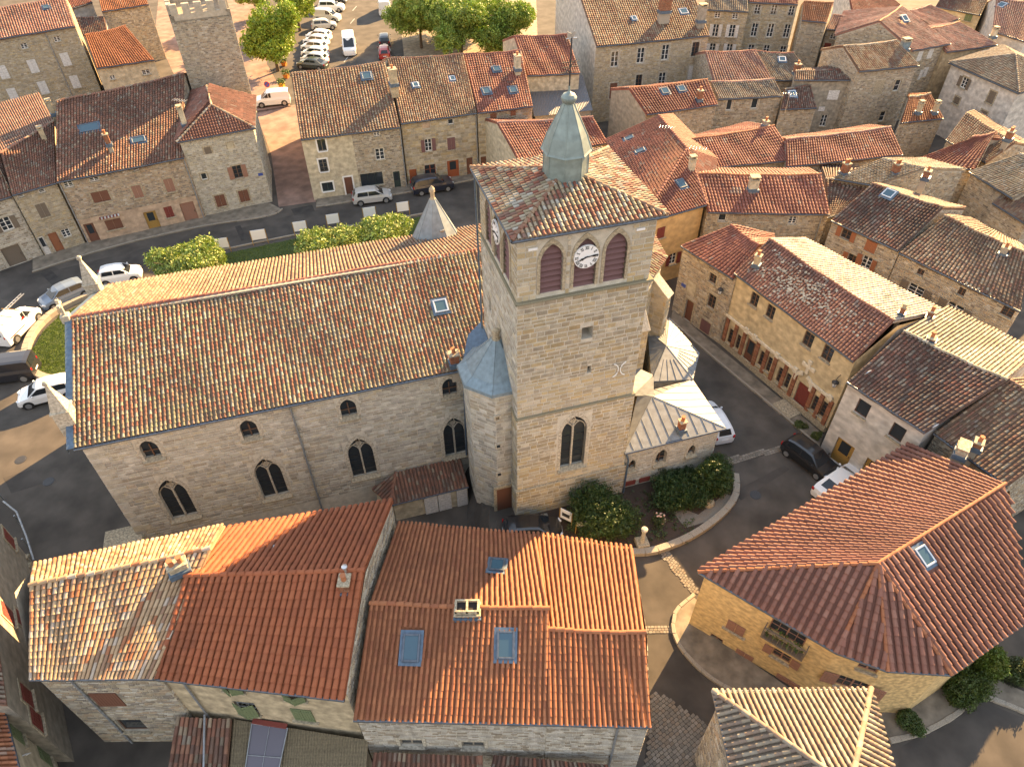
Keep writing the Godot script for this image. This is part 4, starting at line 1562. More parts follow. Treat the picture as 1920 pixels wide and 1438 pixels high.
func build_east(root: Node3D) -> void:
	var B = church_frame.basis
	# apse
	var he = 10.0
	var foot = [Vector2(6.6, -6.4), Vector2(11.1, -7.9), Vector2(13.5, -10.2), Vector2(14.0, -13.6), Vector2(12.4, -17.2), Vector2(8.6, -19.4)]
	var apex = cc(8.6, 12.0, -12.3)
	var mb = MB.new()
	var sb = MB.new()
	for i in foot.size() - 1:
		var p = cc(foot[i].x, 0, foot[i].y)
		var q = cc(foot[i + 1].x, 0, foot[i + 1].y)
		var mid = cc(8.6, 0, -12.3)
		p = p.lerp(mid, 0.05); q = q.lerp(mid, 0.05)
		var n = ((p + q) * 0.5 - mid).normalized()
		var d = (q - p).normalized()
		n = (n - d * n.dot(d)).normalized()
		wall_grid(mb, p, d, n, p.distance_to(q), he, [], 0.2)
		for r in stone_cells(p.distance_to(q), 0.02, he - 0.1, [0.2, 0.34, 0.3, 0.8, 0.03], [], PackedVector2Array()):
			sb.tint = pick("ochre", 0.16)
			one_stone(sb, p, d, n, r[0], r[1], r[2], r[3], 0.03)
	var wall = part(root, "apse_wall", mb, mats["mortar_pale"])
	sub(wall, "stonework", sb, mats["stone"], true)
	var polys = []
	var ridges = []
	for i in foot.size() - 1:
		polys.append([PackedVector3Array([cc(foot[i].x, he, foot[i].y), cc(foot[i + 1].x, he, foot[i + 1].y), apex]), false])
		if i > 0: ridges.append([apex, cc(foot[i].x, he, foot[i].y)])
	roof_part(root, polys, ridges, {"pal": "church", "pitch": 0.232, "row": 0.3})
	# buttresses
	for b in [[10.35, -6.9, 8.7, 0.62, 0.0], [12.9, -9.4, 8.9, 0.7, 38.0], [13.9, -13.6, 8.6, 0.7, 85.0]]:
		var R = B * Basis(UP, deg_to_rad(b[4]))
		var f = Transform3D(R, cc(b[0], 0, b[1]))
		var bb = MB.new()
		var h: float = b[2]
		var w: float = b[3]
		var dd = 1.5
		bb.box(f * Transform3D(Basis.IDENTITY, Vector3(0, (h - 1.0) * 0.5, 0)), Vector3(w, h - 1.0, dd), 0.02)
		for s in [-1.0, 1.0]:
			bb.tri(f * Vector3(s * w * 0.5, h - 1.0, dd * 0.5), f * Vector3(s * w * 0.5, h - 1.0, -dd * 0.5), f * Vector3(s * w * 0.5, h + 0.3, -dd * 0.5))
		var bu = part(root, "buttress", bb, mats["mortar"])
		var st = MB.new()
		for k in 3:
			var n: Vector3 = [R.z, R.x, -R.x][k]
			var d: Vector3 = [R.x, -R.z, R.z][k]
			var ln = w if k == 0 else dd
			var p = f.origin + n * (dd * 0.5 if k == 0 else w * 0.5) - d * ln * 0.5
			for r in stone_cells(ln, 0.0, h - 1.0, [0.26, 0.4, 0.35, 0.8, 0.025], [], PackedVector2Array()):
				st.tint = pick("ochre", 0.14)
				one_stone(st, p, d, n, r[0], r[1], r[2], r[3], 0.025)
		sub(bu, "stonework", st, mats["stone"], true)
		var cp = MB.new()
		cp.box(f * Transform3D(Basis(Vector3.RIGHT, atan2(1.3, dd)), Vector3(0, h - 0.28, 0.06)), Vector3(w + 0.16, 0.12, 2.15), 0.02)
		sub(bu, "coping", cp, mats["dressed_pale"])
	# the low chapel with zinc roofs
	var e0 = 3.95
	var f0 = [P(1171, 849, e0), P(1361, 802, e0), P(1299, 711, e0 + 0.1), P(1196, 738, e0 + 0.5)]
	var ap = P(1224, 743, 5.0)
	var zb = MB.new()
	for i in 4:
		zb.tri(f0[i], f0[(i + 1) % 4], ap)
		zb.quad(f0[(i + 1) % 4], f0[i], f0[i] + Vector3.DOWN * 0.14, f0[(i + 1) % 4] + Vector3.DOWN * 0.14)
	# standing seams
	for i in 3:
		var u: Vector3 = f0[(i + 1) % 4] - f0[i]
		var n = roundi(u.length() / 0.62)
		zb.tube([f0[i], ap], 0.03, 5)
		for k in range(1, n):
			var t = float(k) / n
			var p: Vector3 = f0[i] + u * t
			var up = (ap - f0[i]) - u.normalized() * (ap - f0[i]).dot(u.normalized())
			var foot_t = (ap - f0[i]).dot(u.normalized()) / u.length()
			var reach = t / foot_t if t < foot_t else (1.0 - t) / (1.0 - foot_t)
			zb.tube([p + UP * 0.01, p + up * clampf(reach, 0.0, 1.0) + UP * 0.01], 0.022, 4)
	zb.quad(P(1186, 742, 4.45), P(1226, 742, 4.9), P(1226, 703, 4.35), P(1192, 688, 4.5))
	part(root, "chapel_roof", zb, mats["zinc_pale"])
	# the second, higher zinc roof round the apse
	var g = [P(1300, 711, 4.15), P(1312, 662, 4.15), P(1256, 596, 4.15), P(1215, 620, 4.3), P(1222, 715, 4.3)]
	var ap2 = P(1250, 648, 5.0)
	var yb = MB.new()
	var cw2 = MB.new()
	for i in 5:
		yb.tri(g[i], g[(i + 1) % 5], ap2)
		yb.quad(g[(i + 1) % 5], g[i], g[i] + Vector3.DOWN * 0.14, g[(i + 1) % 5] + Vector3.DOWN * 0.14)
		cw2.quad(flat(g[(i + 1) % 5].lerp(ap2, 0.08)), flat(g[i].lerp(ap2, 0.08)), g[i].lerp(ap2, 0.08) + Vector3.DOWN * 0.2, g[(i + 1) % 5].lerp(ap2, 0.08) + Vector3.DOWN * 0.2)
		yb.tube([g[i], ap2], 0.03, 5)
		for k in range(1, 5): yb.tube([g[i].lerp(g[(i + 1) % 5], k / 5.0) + UP * 0.01, g[i].lerp(g[(i + 1) % 5], k / 5.0).lerp(ap2, 0.6) + UP * 0.01], 0.022, 4)
	part(root, "chapel_roof", yb, mats["zinc_pale"])
	part(root, "chapel_wall", cw2, mats["mortar_pale"])
	var wins = [[1185, 871, 0.5, 0.95, 0.5], [1240, 856, 0.75, 1.35, 0.6], [1297, 843, 0.5, 0.95, 0.5]]
	var p0 = cc(6.8, 0, -0.2)
	var rects = []
	var tk = []
	var at_u = []
	for w in wins:
		var h = wall_hit(p0, B.x, B.z, w[0], w[1])
		at_u.append(h)
		rects.append([h.x - w[2] * 0.5, h.x + w[2] * 0.5, h.y - w[3] * 0.5, h.y + w[3] * 0.5])
		tk.append([h.x - w[2] * 0.5 - 0.2, h.x + w[2] * 0.5 + 0.2, h.y - w[3] * 0.5 - 0.15, h.y + w[3] * 0.5 + 0.15])
	var cm = MB.new()
	wall_grid(cm, p0, B.x, B.z, 6.5, e0 - 0.1, rects, 0.37)
	for i in 3:
		arch_fill(cm, Transform3D(B, p0 + B.x * at_u[i].x), wins[i][2], at_u[i].y + wins[i][3] * 0.5 - wins[i][4], wins[i][4], 0.3)
	wall_grid(cm, cc(13.3, 0, -0.2), -B.z, B.x, 4.4, e0 - 0.1, [], 0.3)
	for i in 2:
		var wa = flat(g[i]).lerp(flat(ap2), 0.07)
		var wb2 = flat(g[i + 1]).lerp(flat(ap2), 0.07)
		wall_grid(cm, wa, (wb2 - wa).normalized(), B.x, wa.distance_to(wb2), e0, [], 0.3)
	var cw = part(root, "chapel_wall", cm, mats["mortar_pale"])
	lay_stones(root, cw, p0, B.x, B.z, stone_cells(6.5, 0.02, e0 - 0.12, SLIVER, tk, PackedVector2Array()), "pale", 0, 0.02)
	for i in 3:
		gothic_window(root, Transform3D(B, p0 + B.x * at_u[i].x), wins[i][2], at_u[i].y - wins[i][3] * 0.5, at_u[i].y + wins[i][3] * 0.5 - wins[i][4], wins[i][4], 1)
	for q in [[7.6, 0.5], [8.6, 0.5]]:
		var hb = MB.new()
		hb.box(Transform3D(B, cc(q[0], q[1], -0.17)), Vector3(0.75, 0.42, 0.06), 0.01)
		part(root, "cellar_hatch", hb, mats["wood_red"])
	gutter(root, f0[0] + Vector3.DOWN * 0.05 + B.z * 0.06, f0[1] + Vector3.DOWN * 0.05 + B.z * 0.06, 0.075)
	var dp = MB.new()
	dp.tube([cc(6.85, 3.85, 0.12), cc(7.05, 3.2, 0.12), cc(7.05, 0.1, 0.12)], 0.06, 7)
	part(root, "downpipe", dp, mats["flashing"])
	chimney(root, [1277, 806, 4.25, 0.38, 0.38, 0.75, "brick", 1, CHURCH_TURN])

func build_annex() -> void:
	# a lean-to in the sunken yard by the nave
	var B = church_frame.basis
	var root = thing("lean_to", "low rendered lean-to with old red tiles and white doors against the nave", "shed", flat(cc(-5, 0, -4)))
	var e = 0.45
	var A = cc(-7.4, e, -2.95)
	var Bp = cc(-2.35, e, -2.95)
	var C = cc(-2.35, 1.0, -5.0)
	var D = cc(-6.6, 1.0, -5.0)
	roof_part(root, [[PackedVector3Array([A, Bp, C, D]), false], [PackedVector3Array([cc(-8.3, e, -4.6), A, D]), false]], [[D, A]], {"pal": "old", "pitch": 0.23, "row": 0.3})
	var mb = MB.new()
	wall_grid(mb, cc(-7.2, -1.7, -3.15), B.x, B.z, 4.8, e + 1.6, [], 0.1)
	wall_grid(mb, cc(-8.1, -1.7, -5.0), (cc(-7.2, 0, -3.15) - cc(-8.1, 0, -5)).normalized(), -B.x, 2.0, e + 1.6, [], 0.1)
	part(root, "wall", mb, mats["plaster_cream"])
	for q in [[-4.85, 0.85], [-3.95, 0.85], [-2.8, 0.7]]:
		var db = MB.new()
		db.box(Transform3D(B, cc(q[0], -0.65, -3.1)), Vector3(q[1], 1.75, 0.07), 0.01)
		part(root, "door", db, mats["wood_white"])
	gutter(root, A + Vector3.DOWN * 0.05, Bp + Vector3.DOWN * 0.05, 0.06)

# ---------------------------------------------------------------- particular pieces
func yellow_balcony() -> void:
	var a = P(1310, 1073, 5.2)
	var b = P(1569, 1224, 5.2)
	var d = (flat(b) - flat(a)).normalized()
	var n = d.cross(UP)
	if n.z < 0: n = -n
	var p = P(1470, 1205, 3.2)
	var root = thing("balcony", "small weathered wooden balcony with plants on the yellow house front", "balcony", p)
	var B = Basis(d, UP, n)
	var fl = MB.new()
	fl.box(Transform3D(B, p), Vector3(2.1, 0.08, 0.8), 0.01)
	part(root, "floor", fl, mats["wood_grey"])
	var rl = MB.new()
	for x in [-1.02, 1.02]:
		rl.box(Transform3D(B, p + d * x + UP * 0.45 + n * 0.37), Vector3(0.06, 0.9, 0.06))
		rl.box(Transform3D(B, p + d * x + UP * 0.85), Vector3(0.05, 0.05, 0.8))
	rl.box(Transform3D(B, p + UP * 0.88 + n * 0.37), Vector3(2.1, 0.06, 0.06))
	part(root, "railing", rl, mats["wood_grey"])
	for i in 9:
		var bb = MB.new()
		bb.box(Transform3D(B, p + d * (i * 0.24 - 0.96) + UP * 0.45 + n * 0.37), Vector3(0.03, 0.82, 0.03))
		part(root, "baluster", bb, mats["wood_grey"])
	var h = hash("balcony plants")
	var lf = MB.new()
	for i in 120:
		lf.tint = Color(0.07, 0.11, 0.025) * rnd(0.7, 1.5)
		leaf_card(lf, p + d * rnd(-0.9, 0.9) + UP * rnd(0.1, 0.6) + n * rnd(-0.2, 0.35), 0.12)
	part(root, "plants", lf, mats["leaf"], true)

func school_front(root: Node3D) -> void:
	var w: Dictionary = fronts[root]
	var B = Basis(w.d, UP, w.n)
	# brick piers beside the windows: by pixels on the wall
	for q in [[1361, 624], [1377, 636], [1392, 650], [1416, 672], [1435, 678], [1450, 694], [1469, 709], [1485, 727], [1519, 752], [1536, 763], [1552, 776]]:
		var u = wall_hit(w.a, w.d, w.n, q[0], q[1]).x
		var mb = MB.new()
		var y = 0.55
		while y < 2.75:
			mb.tint = pick("brickwork", 0.2)
			mb.box(Transform3D(B, w.a + w.d * u + UP * (y + 0.045) + w.n * 0.05), Vector3(0.3 + rnd(-0.015, 0.015), 0.085, 0.14))
			y += 0.1
		part(root, "brick_pier", mb, mats["stone"])
	var band = MB.new()
	for s in [[1356, 1398], [1398, 1414], [1414, 1456], [1456, 1490], [1516, 1556]]:
		var u0 = wall_hit(w.a, w.d, w.n, s[0], 600 + (s[0] - 1356) * 0.76).x
		var u1 = wall_hit(w.a, w.d, w.n, s[1], 600 + (s[1] - 1356) * 0.76).x
		band.box(Transform3D(B, w.a + w.d * (u0 + u1) * 0.5 + UP * 2.88 + w.n * 0.06), Vector3(absf(u1 - u0), 0.22, 0.14), 0.02)
		band.box(Transform3D(B, w.a + w.d * u1 + UP * 2.9 + w.n * 0.07), Vector3(0.4, 0.46, 0.17), 0.03)
	part(root, "lintel_band", band, mats["cream_stone"])
	var ue = wall_hit(w.a, w.d, w.n, 1500, 735).x
	var arch = MB.new()
	arch_ring(arch, Transform3D(B, w.a + w.d * ue), 1.25, 2.2, 2.4, 0.55, 0.28, -0.05, 0.13)
	part(root, "door_arch", arch, mats["cream_stone"])
	var c = w.a + w.d * ue + UP * 3.75 + w.n * 0.06
	var cb = MB.new()
	cb.box(Transform3D(B, c), Vector3(0.24, 1.0, 0.12), 0.02)
	cb.box(Transform3D(B, c + UP * 0.1), Vector3(0.8, 0.24, 0.118), 0.02)
	for k in [Vector3(0, 0.5, 0), Vector3(0.4, 0.1, 0), Vector3(-0.4, 0.1, 0)]: cb.box(Transform3D(B, c + B * k), Vector3(0.34, 0.34, 0.116), 0.04)
	part(root, "stone_cross", cb, mats["cream_stone"])
	var pl = MB.new()
	pl.box(Transform3D(B, w.a + w.d * w.L * 0.5 + UP * 0.28 + w.n * 0.05), Vector3(w.L - 0.1, 0.55, 0.12), 0.02)
	part(root, "plinth", pl, mats["dressed"])
	var st = MB.new()
	st.box(Transform3D(B, w.a + w.d * ue + UP * 0.1 + w.n * 0.75), Vector3(1.7, 0.2, 1.1), 0.02)
	part(root, "door_step", st, mats["dressed"])
	# lichen on the front slope is matter: pale round patches on the tiles
	var A = P(1377, 512, 6.7)
	var Bq = P(1601, 678, 6.7)
	var hr = ridge_height(V(1377, 512), V(1601, 678), V(1676, 603), V(1443, 448), 6.7, 0.38)
	var C = P(1676, 603, hr)
	var D = P(1443, 448, hr)
	var lm = MB.new()
	for i in 420:
		var s = clampf(0.42 + rng.randfn() * 0.2, 0.05, 0.95)
		var t = clampf(0.5 + rng.randfn() * 0.2, 0.05, 0.95)
		var p = A.lerp(Bq, s).lerp(D.lerp(C, s), t)
		var nn = (Bq - A).cross(D - A).normalized()
		if nn.y < 0: nn = -nn
		lm.tint = Color(0.42, 0.40, 0.34) * rnd(0.6, 1.1)
		var r = rnd(0.03, 0.10)
		var u = nn.cross(Vector3(rnd(-1, 1), 0, rnd(-1, 1))).normalized()
		var v = nn.cross(u)
		for k in 6:
			var a0 = TAU * k / 6.0
			var a1 = TAU * (k + 1) / 6.0
			lm.tri(p + nn * 0.105, p + nn * 0.10 + (u * cos(a0) + v * sin(a0)) * r, p + nn * 0.10 + (u * cos(a1) + v * sin(a1)) * r)
	part(root, "lichen", lm, mats["stone"], true)

func old_tower() -> void:
	var h = 16.0
	var a = flat(P(313, 22, h))
	var b = flat(P(428, 8, h))
	var d = (b - a).normalized()
	var n = d.cross(UP)
	if n.z < 0: n = -n
	var root = thing("stone_tower", "tall crenellated rubble tower rising behind the corner house", "tower", (a + b) * 0.5 - n * 3.0)
	var dep = 7.5
	var c = [a, b, b - n * dep, a - n * dep]
	var mid: Vector3 = (c[0] + c[2]) * 0.5
	for i in 4:
		var o = {"mat": "mortar", "size": [0.10, 0.20, 0.14, 0.40, 0.03]}
		if i < 2: o.stone = "rubble"
		facade(root, c[i], c[(i + 1) % 4], h - 0.9, mid, o)
	var tb = MB.new()
	tb.quad(c[0] + UP * (h - 1.0), c[1] + UP * (h - 1.0), c[2] + UP * (h - 1.0), c[3] + UP * (h - 1.0))
	part(root, "platform", tb, mats["sandy"])
	var parapet = MB.new()
	for i in 4:
		var p: Vector3 = c[i]
		var q: Vector3 = c[(i + 1) % 4]
		var e = (q - p).normalized()
		var L = p.distance_to(q)
		var inn = (mid - (p + q) * 0.5)
		inn = (inn - e * inn.dot(e)).normalized()
		var B = Basis(e, UP, e.cross(UP))
		parapet.box(Transform3D(B, (p + q) * 0.5 + inn * 0.22 + UP * (h - 0.75)), Vector3(L, 0.7, 0.44))
		var k = 5
		for j in k:
			var mb = MB.new()
			mb.box(Transform3D(B, p + e * L * (j + 0.5) / k + inn * 0.22 + UP * (h + 0.05)), Vector3(L / k * 0.62, 0.95, 0.46), 0.03)
			part(root, "merlon", mb, mats["mortar"])
	part(root, "parapet", parapet, mats["mortar"])

func shop_awning() -> void:
	var p = P(204, 405, 2.35)
	var d = (P(344, 295.5, 6.5) - P(105, 342, 6.5))
	d = flat(d).normalized()
	var n = d.cross(UP)
	if n.z < 0: n = -n
	var root = thing("awning", "rolled red and white striped awning over the shuttered shop window", "awning", p)
	for i in 12:
		var mb = MB.new()
		mb.box(Transform3D(Basis(d, UP, n), p + d * (i * 0.145 - 0.8) + n * 0.15), Vector3(0.143, 0.14, 0.3), 0.02)
		part(root, "stripe", mb, mats["wood_red"] if i % 2 == 0 else mats["wood_white"])

func left_edge() -> void:
	var a = P(61, 1052)
	var b = P(140, 1430)
	var w = Vector3(-9, 0, 0)
	var h = UP * 6.6
	solid("alley_house", "grey rubble house with dark red shutters along the narrow alley", PackedVector3Array([a + h, b + h, b + w + h, a + w + h]), [[PackedVector3Array([a + h, b + h, b + w * 0.5 + h * 1.25, a + w * 0.5 + h * 1.25]), true], [PackedVector3Array([b + w + h, a + w + h, a + w * 0.5 + h * 1.25, b + w * 0.5 + h * 1.25]), true]], [], {
		"pal": "old", "wall": "plaster_grey", "over": 0.05, "sur": "dressed",
		"edge0": {"open": [[48, 1305, 0.9, 1.1, "shut", "wood_red"], [66, 1350, 0.9, 1.1, "shut", "wood_red"], [12, 1150, 0.9, 1.2, "shut", "wood_red"], [40, 1165, 0.9, 1.2, "shut", "wood_red"], [15, 1010, 0.9, 1.2, "shut", "wood_red"], [85, 1390, 0.8, 1.9, "door", "wood_brown"], [70, 1200, 0.8, 1.9, "door", "wood_brown"]]}})
	var p = P(0, 1312, 5.6)
	var q = P(34, 1445, 5.6)
	var p2 = P(0, 1312, 5.6) + Vector3(-7, 0, 1)
	var q2 = q + Vector3(-7, 0, 1)
	var ridge = UP * 1.3
	solid("cream_house", "cream house with green shutters and a red roof at the alley's end", PackedVector3Array([p, q, q2, p2]), [[PackedVector3Array([p, q, (q + q2) * 0.5 + ridge, (p + p2) * 0.5 + ridge]), true]], [], {
		"pal": "clay", "wall": "plaster_cream", "gutters": [0], "over": 0.2, "edge0": {"open": [[28, 1375, 0.8, 1.2, "shut", "wood_green"], [82, 1418, 0.8, 1.2, "shut", "wood_green"]]}})
	# stone steps at the church's south-west corner and along the alley
	var st = thing("stone_steps", "grey stone steps at the church's west corner", "steps", P(225, 985))
	for i in 5:
		var mb = MB.new()
		mb.box(Transform3D(church_frame.basis, cc(-23.1 + 0.18 * i, 0.1 + 0.16 * i, -4.6 + 0.1 * i)), Vector3(2.6 - 0.42 * i, 0.2, 3.4 - 0.55 * i), 0.02)
		part(st, "step", mb, mats["dressed"])
	var sl = thing("stone_steps", "flight of stone steps beside the alley house", "steps", P(40, 1080))
	for i in 6:
		var mb = MB.new()
		mb.box(Transform3D(Basis(UP, 0.15), P(44 + i * 1.5, 1062 + i * 13) + UP * (0.85 - 0.15 * i)), Vector3(1.3, 0.18, 0.36), 0.02)
		part(sl, "step", mb, mats["dressed"])
	var rb = MB.new()
	rb.tube([P(5, 940, 1.0), P(30, 960, 1.0), P(48, 1005, 1.0), P(62, 1050, 1.0)], 0.06, 6)
	for t in [[12, 945], [40, 985], [55, 1028]]:
		rb.tube([P(t[0], t[1], 0.0), P(t[0], t[1], 0.0) + UP * 1.0], 0.05, 6)
	var rail = thing("handrail", "grey handrail curving along the street edge by the alley", "railing", P(40, 985))
	part(rail, "rail", rb, mats["pipe"])

func yard_sheds() -> void:
	var t = thing("lean_to", "lean-to with old dark red tiles below the green shuttered house", "shed", flat(P(375, 1400, 3.0)))
	var r = PackedVector3Array([P(305, 1500, 2.6), P(420, 1500, 2.6), P(433, 1349, 3.4), P(330, 1345, 3.4)])
	roof_part(t, [[r, true]], [], {"pal": "old", "pitch": 0.22, "row": 0.34, "tile": "wave", "jitter": 0.25})
	var wb = MB.new()
	wb.quad(flat(r[0]), flat(r[1]), r[1] + Vector3.DOWN * 0.2, r[0] + Vector3.DOWN * 0.2)
	wb.quad(flat(r[3]), flat(r[0]), r[0] + Vector3.DOWN * 0.2, r[3] + Vector3.DOWN * 0.2)
	part(t, "wall", wb, mats["mortar_grey"])
	var pb = MB.new()
	pb.tube([P(383, 1340, 3.6), P(380, 1500, 2.9)], 0.05, 7)
	part(t, "downpipe", pb, mats["pipe"])
	var s = sheet_roof("yard_roof", "yard roof of mossy ribbed fibre sheets with a clear panel", [P(425, 1490, 2.5), P(682, 1500, 2.5), P(690, 1388, 3.2), P(437, 1349, 3.2)], "fibre_sheet", 0.12)
	var cp = MB.new()
	var c = [P(452, 1492, 2.62), P(512, 1492, 2.62), P(539, 1366, 3.32), P(472, 1357, 3.32)]
	cp.quad(c[0], c[1], c[2], c[3])
	var m = mat("clear_sheet", Color(0.10, 0.09, 0.11), 0.3)
	var sh = part(s, "clear_panel", cp, m)
	for k in [[0, 1], [1, 2], [2, 3], [3, 0]]:
		var fb = MB.new()
		fb.tube([c[k[0]] + UP * 0.03, c[k[1]] + UP * 0.03], 0.03, 5)
		sub(sh, "frame_bar", fb, mats["pipe"])
	for f in [0.55]:
		var gb = MB.new()
		gb.tube([c[0].lerp(c[3], f) + UP * 0.03, c[1].lerp(c[2], f) + UP * 0.03], 0.02, 5)
		sub(sh, "glazing_bar", gb, mats["pipe"])
	for f in [0.5]:
		var gb = MB.new()
		gb.tube([c[0].lerp(c[1], f) + UP * 0.03, c[3].lerp(c[2], f) + UP * 0.03], 0.015, 5)
		sub(sh, "glazing_bar", gb, mats["pipe"])
	var hb = MB.new()
	hb.box(Transform3D(Basis(UP, -0.15), P(505, 1357, 3.4)), Vector3(1.6, 0.1, 0.2))
	part(s, "head_board", hb, mats["wood_red"])
	var u = thing("lean_to", "narrow tiled lean-to under the pale rubble house's windows", "shed", flat(P(800, 1430, 2.6)))
	var q = PackedVector3Array([P(690, 1500, 2.3), P(905, 1505, 2.3), P(900, 1418, 2.8), P(700, 1411, 2.8)])
	roof_part(u, [[q, true]], [[q[1], q[2]]], {"pal": "old", "pitch": 0.22, "row": 0.3, "jitter": 0.25})
	var v = thing("lean_to", "narrow dark tiled lean-to beside the cobbled lane", "shed", flat(P(1020, 1430, 2.2)))
	var q2 = PackedVector3Array([P(905, 1510, 2.0), P(1180, 1520, 2.0), P(1140, 1434, 2.5), P(925, 1416, 2.5)])
	roof_part(v, [[q2, true]], [], {"pal": "dark", "pitch": 0.22, "row": 0.3, "jitter": 0.25})

# ---------------------------------------------------------------- plants
func leaf_card(mb: MB, p: Vector3, s: float) -> void:
	var n = Vector3(rnd(-1, 1), rnd(-0.3, 1), rnd(-1, 1)).normalized()
	var u = n.cross(Vector3(rnd(-1, 1), rnd(-1, 1), rnd(-1, 1))).normalized() * s
	var v = n.cross(u.normalized()) * s * 0.55
	mb.tri(p - u, p - v * 0.8 + u * 0.1, p + u)
	mb.tri(p - u, p + u, p + v * 0.8 + u * 0.1)

func clump_mesh(s: float, k: int, count := 9) -> ArrayMesh:
	var key = "clump_%.2f_%d_%d" % [s, k, count]
	if meshes.has(key): return meshes[key]
	var mb = MB.new()
	for i in count:
		leaf_card(mb, Vector3(rnd(-1, 1), rnd(-1, 1), rnd(-1, 1)) * s * 1.6, s)
	meshes[key] = mb.mesh(mats["leaf"])
	return meshes[key]

func crown(root: Node3D, lobes: Array, leaf: float, count: int, tone: Color, called := "crown") -> void:
	# lobes: [centre, radii]; leaf clumps spread near the lobes' skins
	var mm = MultiMesh.new()
	mm.transform_format = MultiMesh.TRANSFORM_3D
	mm.use_colors = true
	mm.mesh = clump_mesh(leaf, 0)
	mm.instance_count = count
	for i in count:
		var l: Array = lobes[rng.randi() % lobes.size()]
		var d = Vector3(rng.randfn(), rng.randfn(), rng.randfn()).normalized()
		var r = pow(rng.randf(), 0.45)
		var rad: Vector3 = l[1]
		var p: Vector3 = l[0] + Vector3(d.x * rad.x, d.y * rad.y, d.z * rad.z) * r * rnd(0.85, 1.12)
		p.y = maxf(p.y, 0.15)
		mm.set_instance_transform(i, Transform3D(Basis(Vector3(rnd(-1, 1), rnd(-1, 1), rnd(-1, 1)).normalized(), rnd(0, TAU)) * rnd(0.7, 1.3), p - root.position))
		var k = rnd(0.65, 1.4)
		mm.set_instance_color(i, Color(tone.r * k * rnd(0.85, 1.2), tone.g * k, tone.b * k))
	var o = MultiMeshInstance3D.new()
	o.name = called
	o.multimesh = mm
	root.add_child(o, true)
	o.set_meta("kind", "stuff")

func tree(called: String, label: String, at: Vector3, h: float, r: float, tone: Color, count: int, group := "", leaf := 0.16) -> void:
	var root = thing(called, label, "tree", at, group)
	var mb = MB.new()
	mb.tube([at, at + Vector3(0.05, h * 0.3, 0.03), at + Vector3(0.1, h * 0.62, -0.05)], 0.05 + h * 0.022, 9, 0.03 + h * 0.010)
	for i in 7:
		var an = TAU * i / 7 + rnd(-0.3, 0.3)
		var s = at + UP * h * rnd(0.28, 0.55)
		var e = at + Vector3(cos(an) * r * 0.72, h * rnd(0.55, 0.85), sin(an) * r * 0.72)
		mb.tube([s, s.lerp(e, 0.5) + UP * h * 0.04, e], 0.02 + h * 0.008, 6, 0.02)
	part(root, "trunk", mb, mats["bark"])
	var lobes = []
	var n = 11
	for i in n:
		var an = TAU * i / n * 2.4
		var k = rnd(0.25, 0.72)
		lobes.append([at + Vector3(cos(an) * r * k, h * rnd(0.34, 0.84), sin(an) * r * k), Vector3(r * rnd(0.34, 0.5), h * rnd(0.14, 0.22), r * rnd(0.34, 0.5))])
	lobes.append([at + UP * h * 0.68, Vector3(r * 0.55, h * 0.27, r * 0.55)])
	crown(root, lobes, leaf, count, tone)

func shrub(called: String, label: String, at: Vector3, size: Vector3, tone: Color, count: int, leaf := 0.07, group := "") -> void:
	var root = thing(called, label, "shrub", at, group)
	var mb = MB.new()
	for i in 5:
		mb.tube([at, at + Vector3(rnd(-0.4, 0.4) * size.x, size.y * 0.6, rnd(-0.4, 0.4) * size.z)], 0.03, 5, 0.01)
	part(root, "stem", mb, mats["bark"])
	var lobes = []
	for i in 7:
		lobes.append([at + Vector3(rnd(-0.45, 0.45) * size.x, size.y * rnd(0.35, 0.62), rnd(-0.45, 0.45) * size.z), Vector3(size.x * 0.55, size.y * 0.4, size.z * 0.55)])
	crown(root, lobes, leaf, count, tone, "foliage")

# ---------------------------------------------------------------- vehicles: x forward, y up, z to the right
func paint(key: String, c: Color) -> StandardMaterial3D:
	if mats.has(key): return mats[key]
	var m = mat(key, c, 0.32)
	m.clearcoat_enabled = true
	m.clearcoat = 0.8
	m.clearcoat_roughness = 0.05
	return m

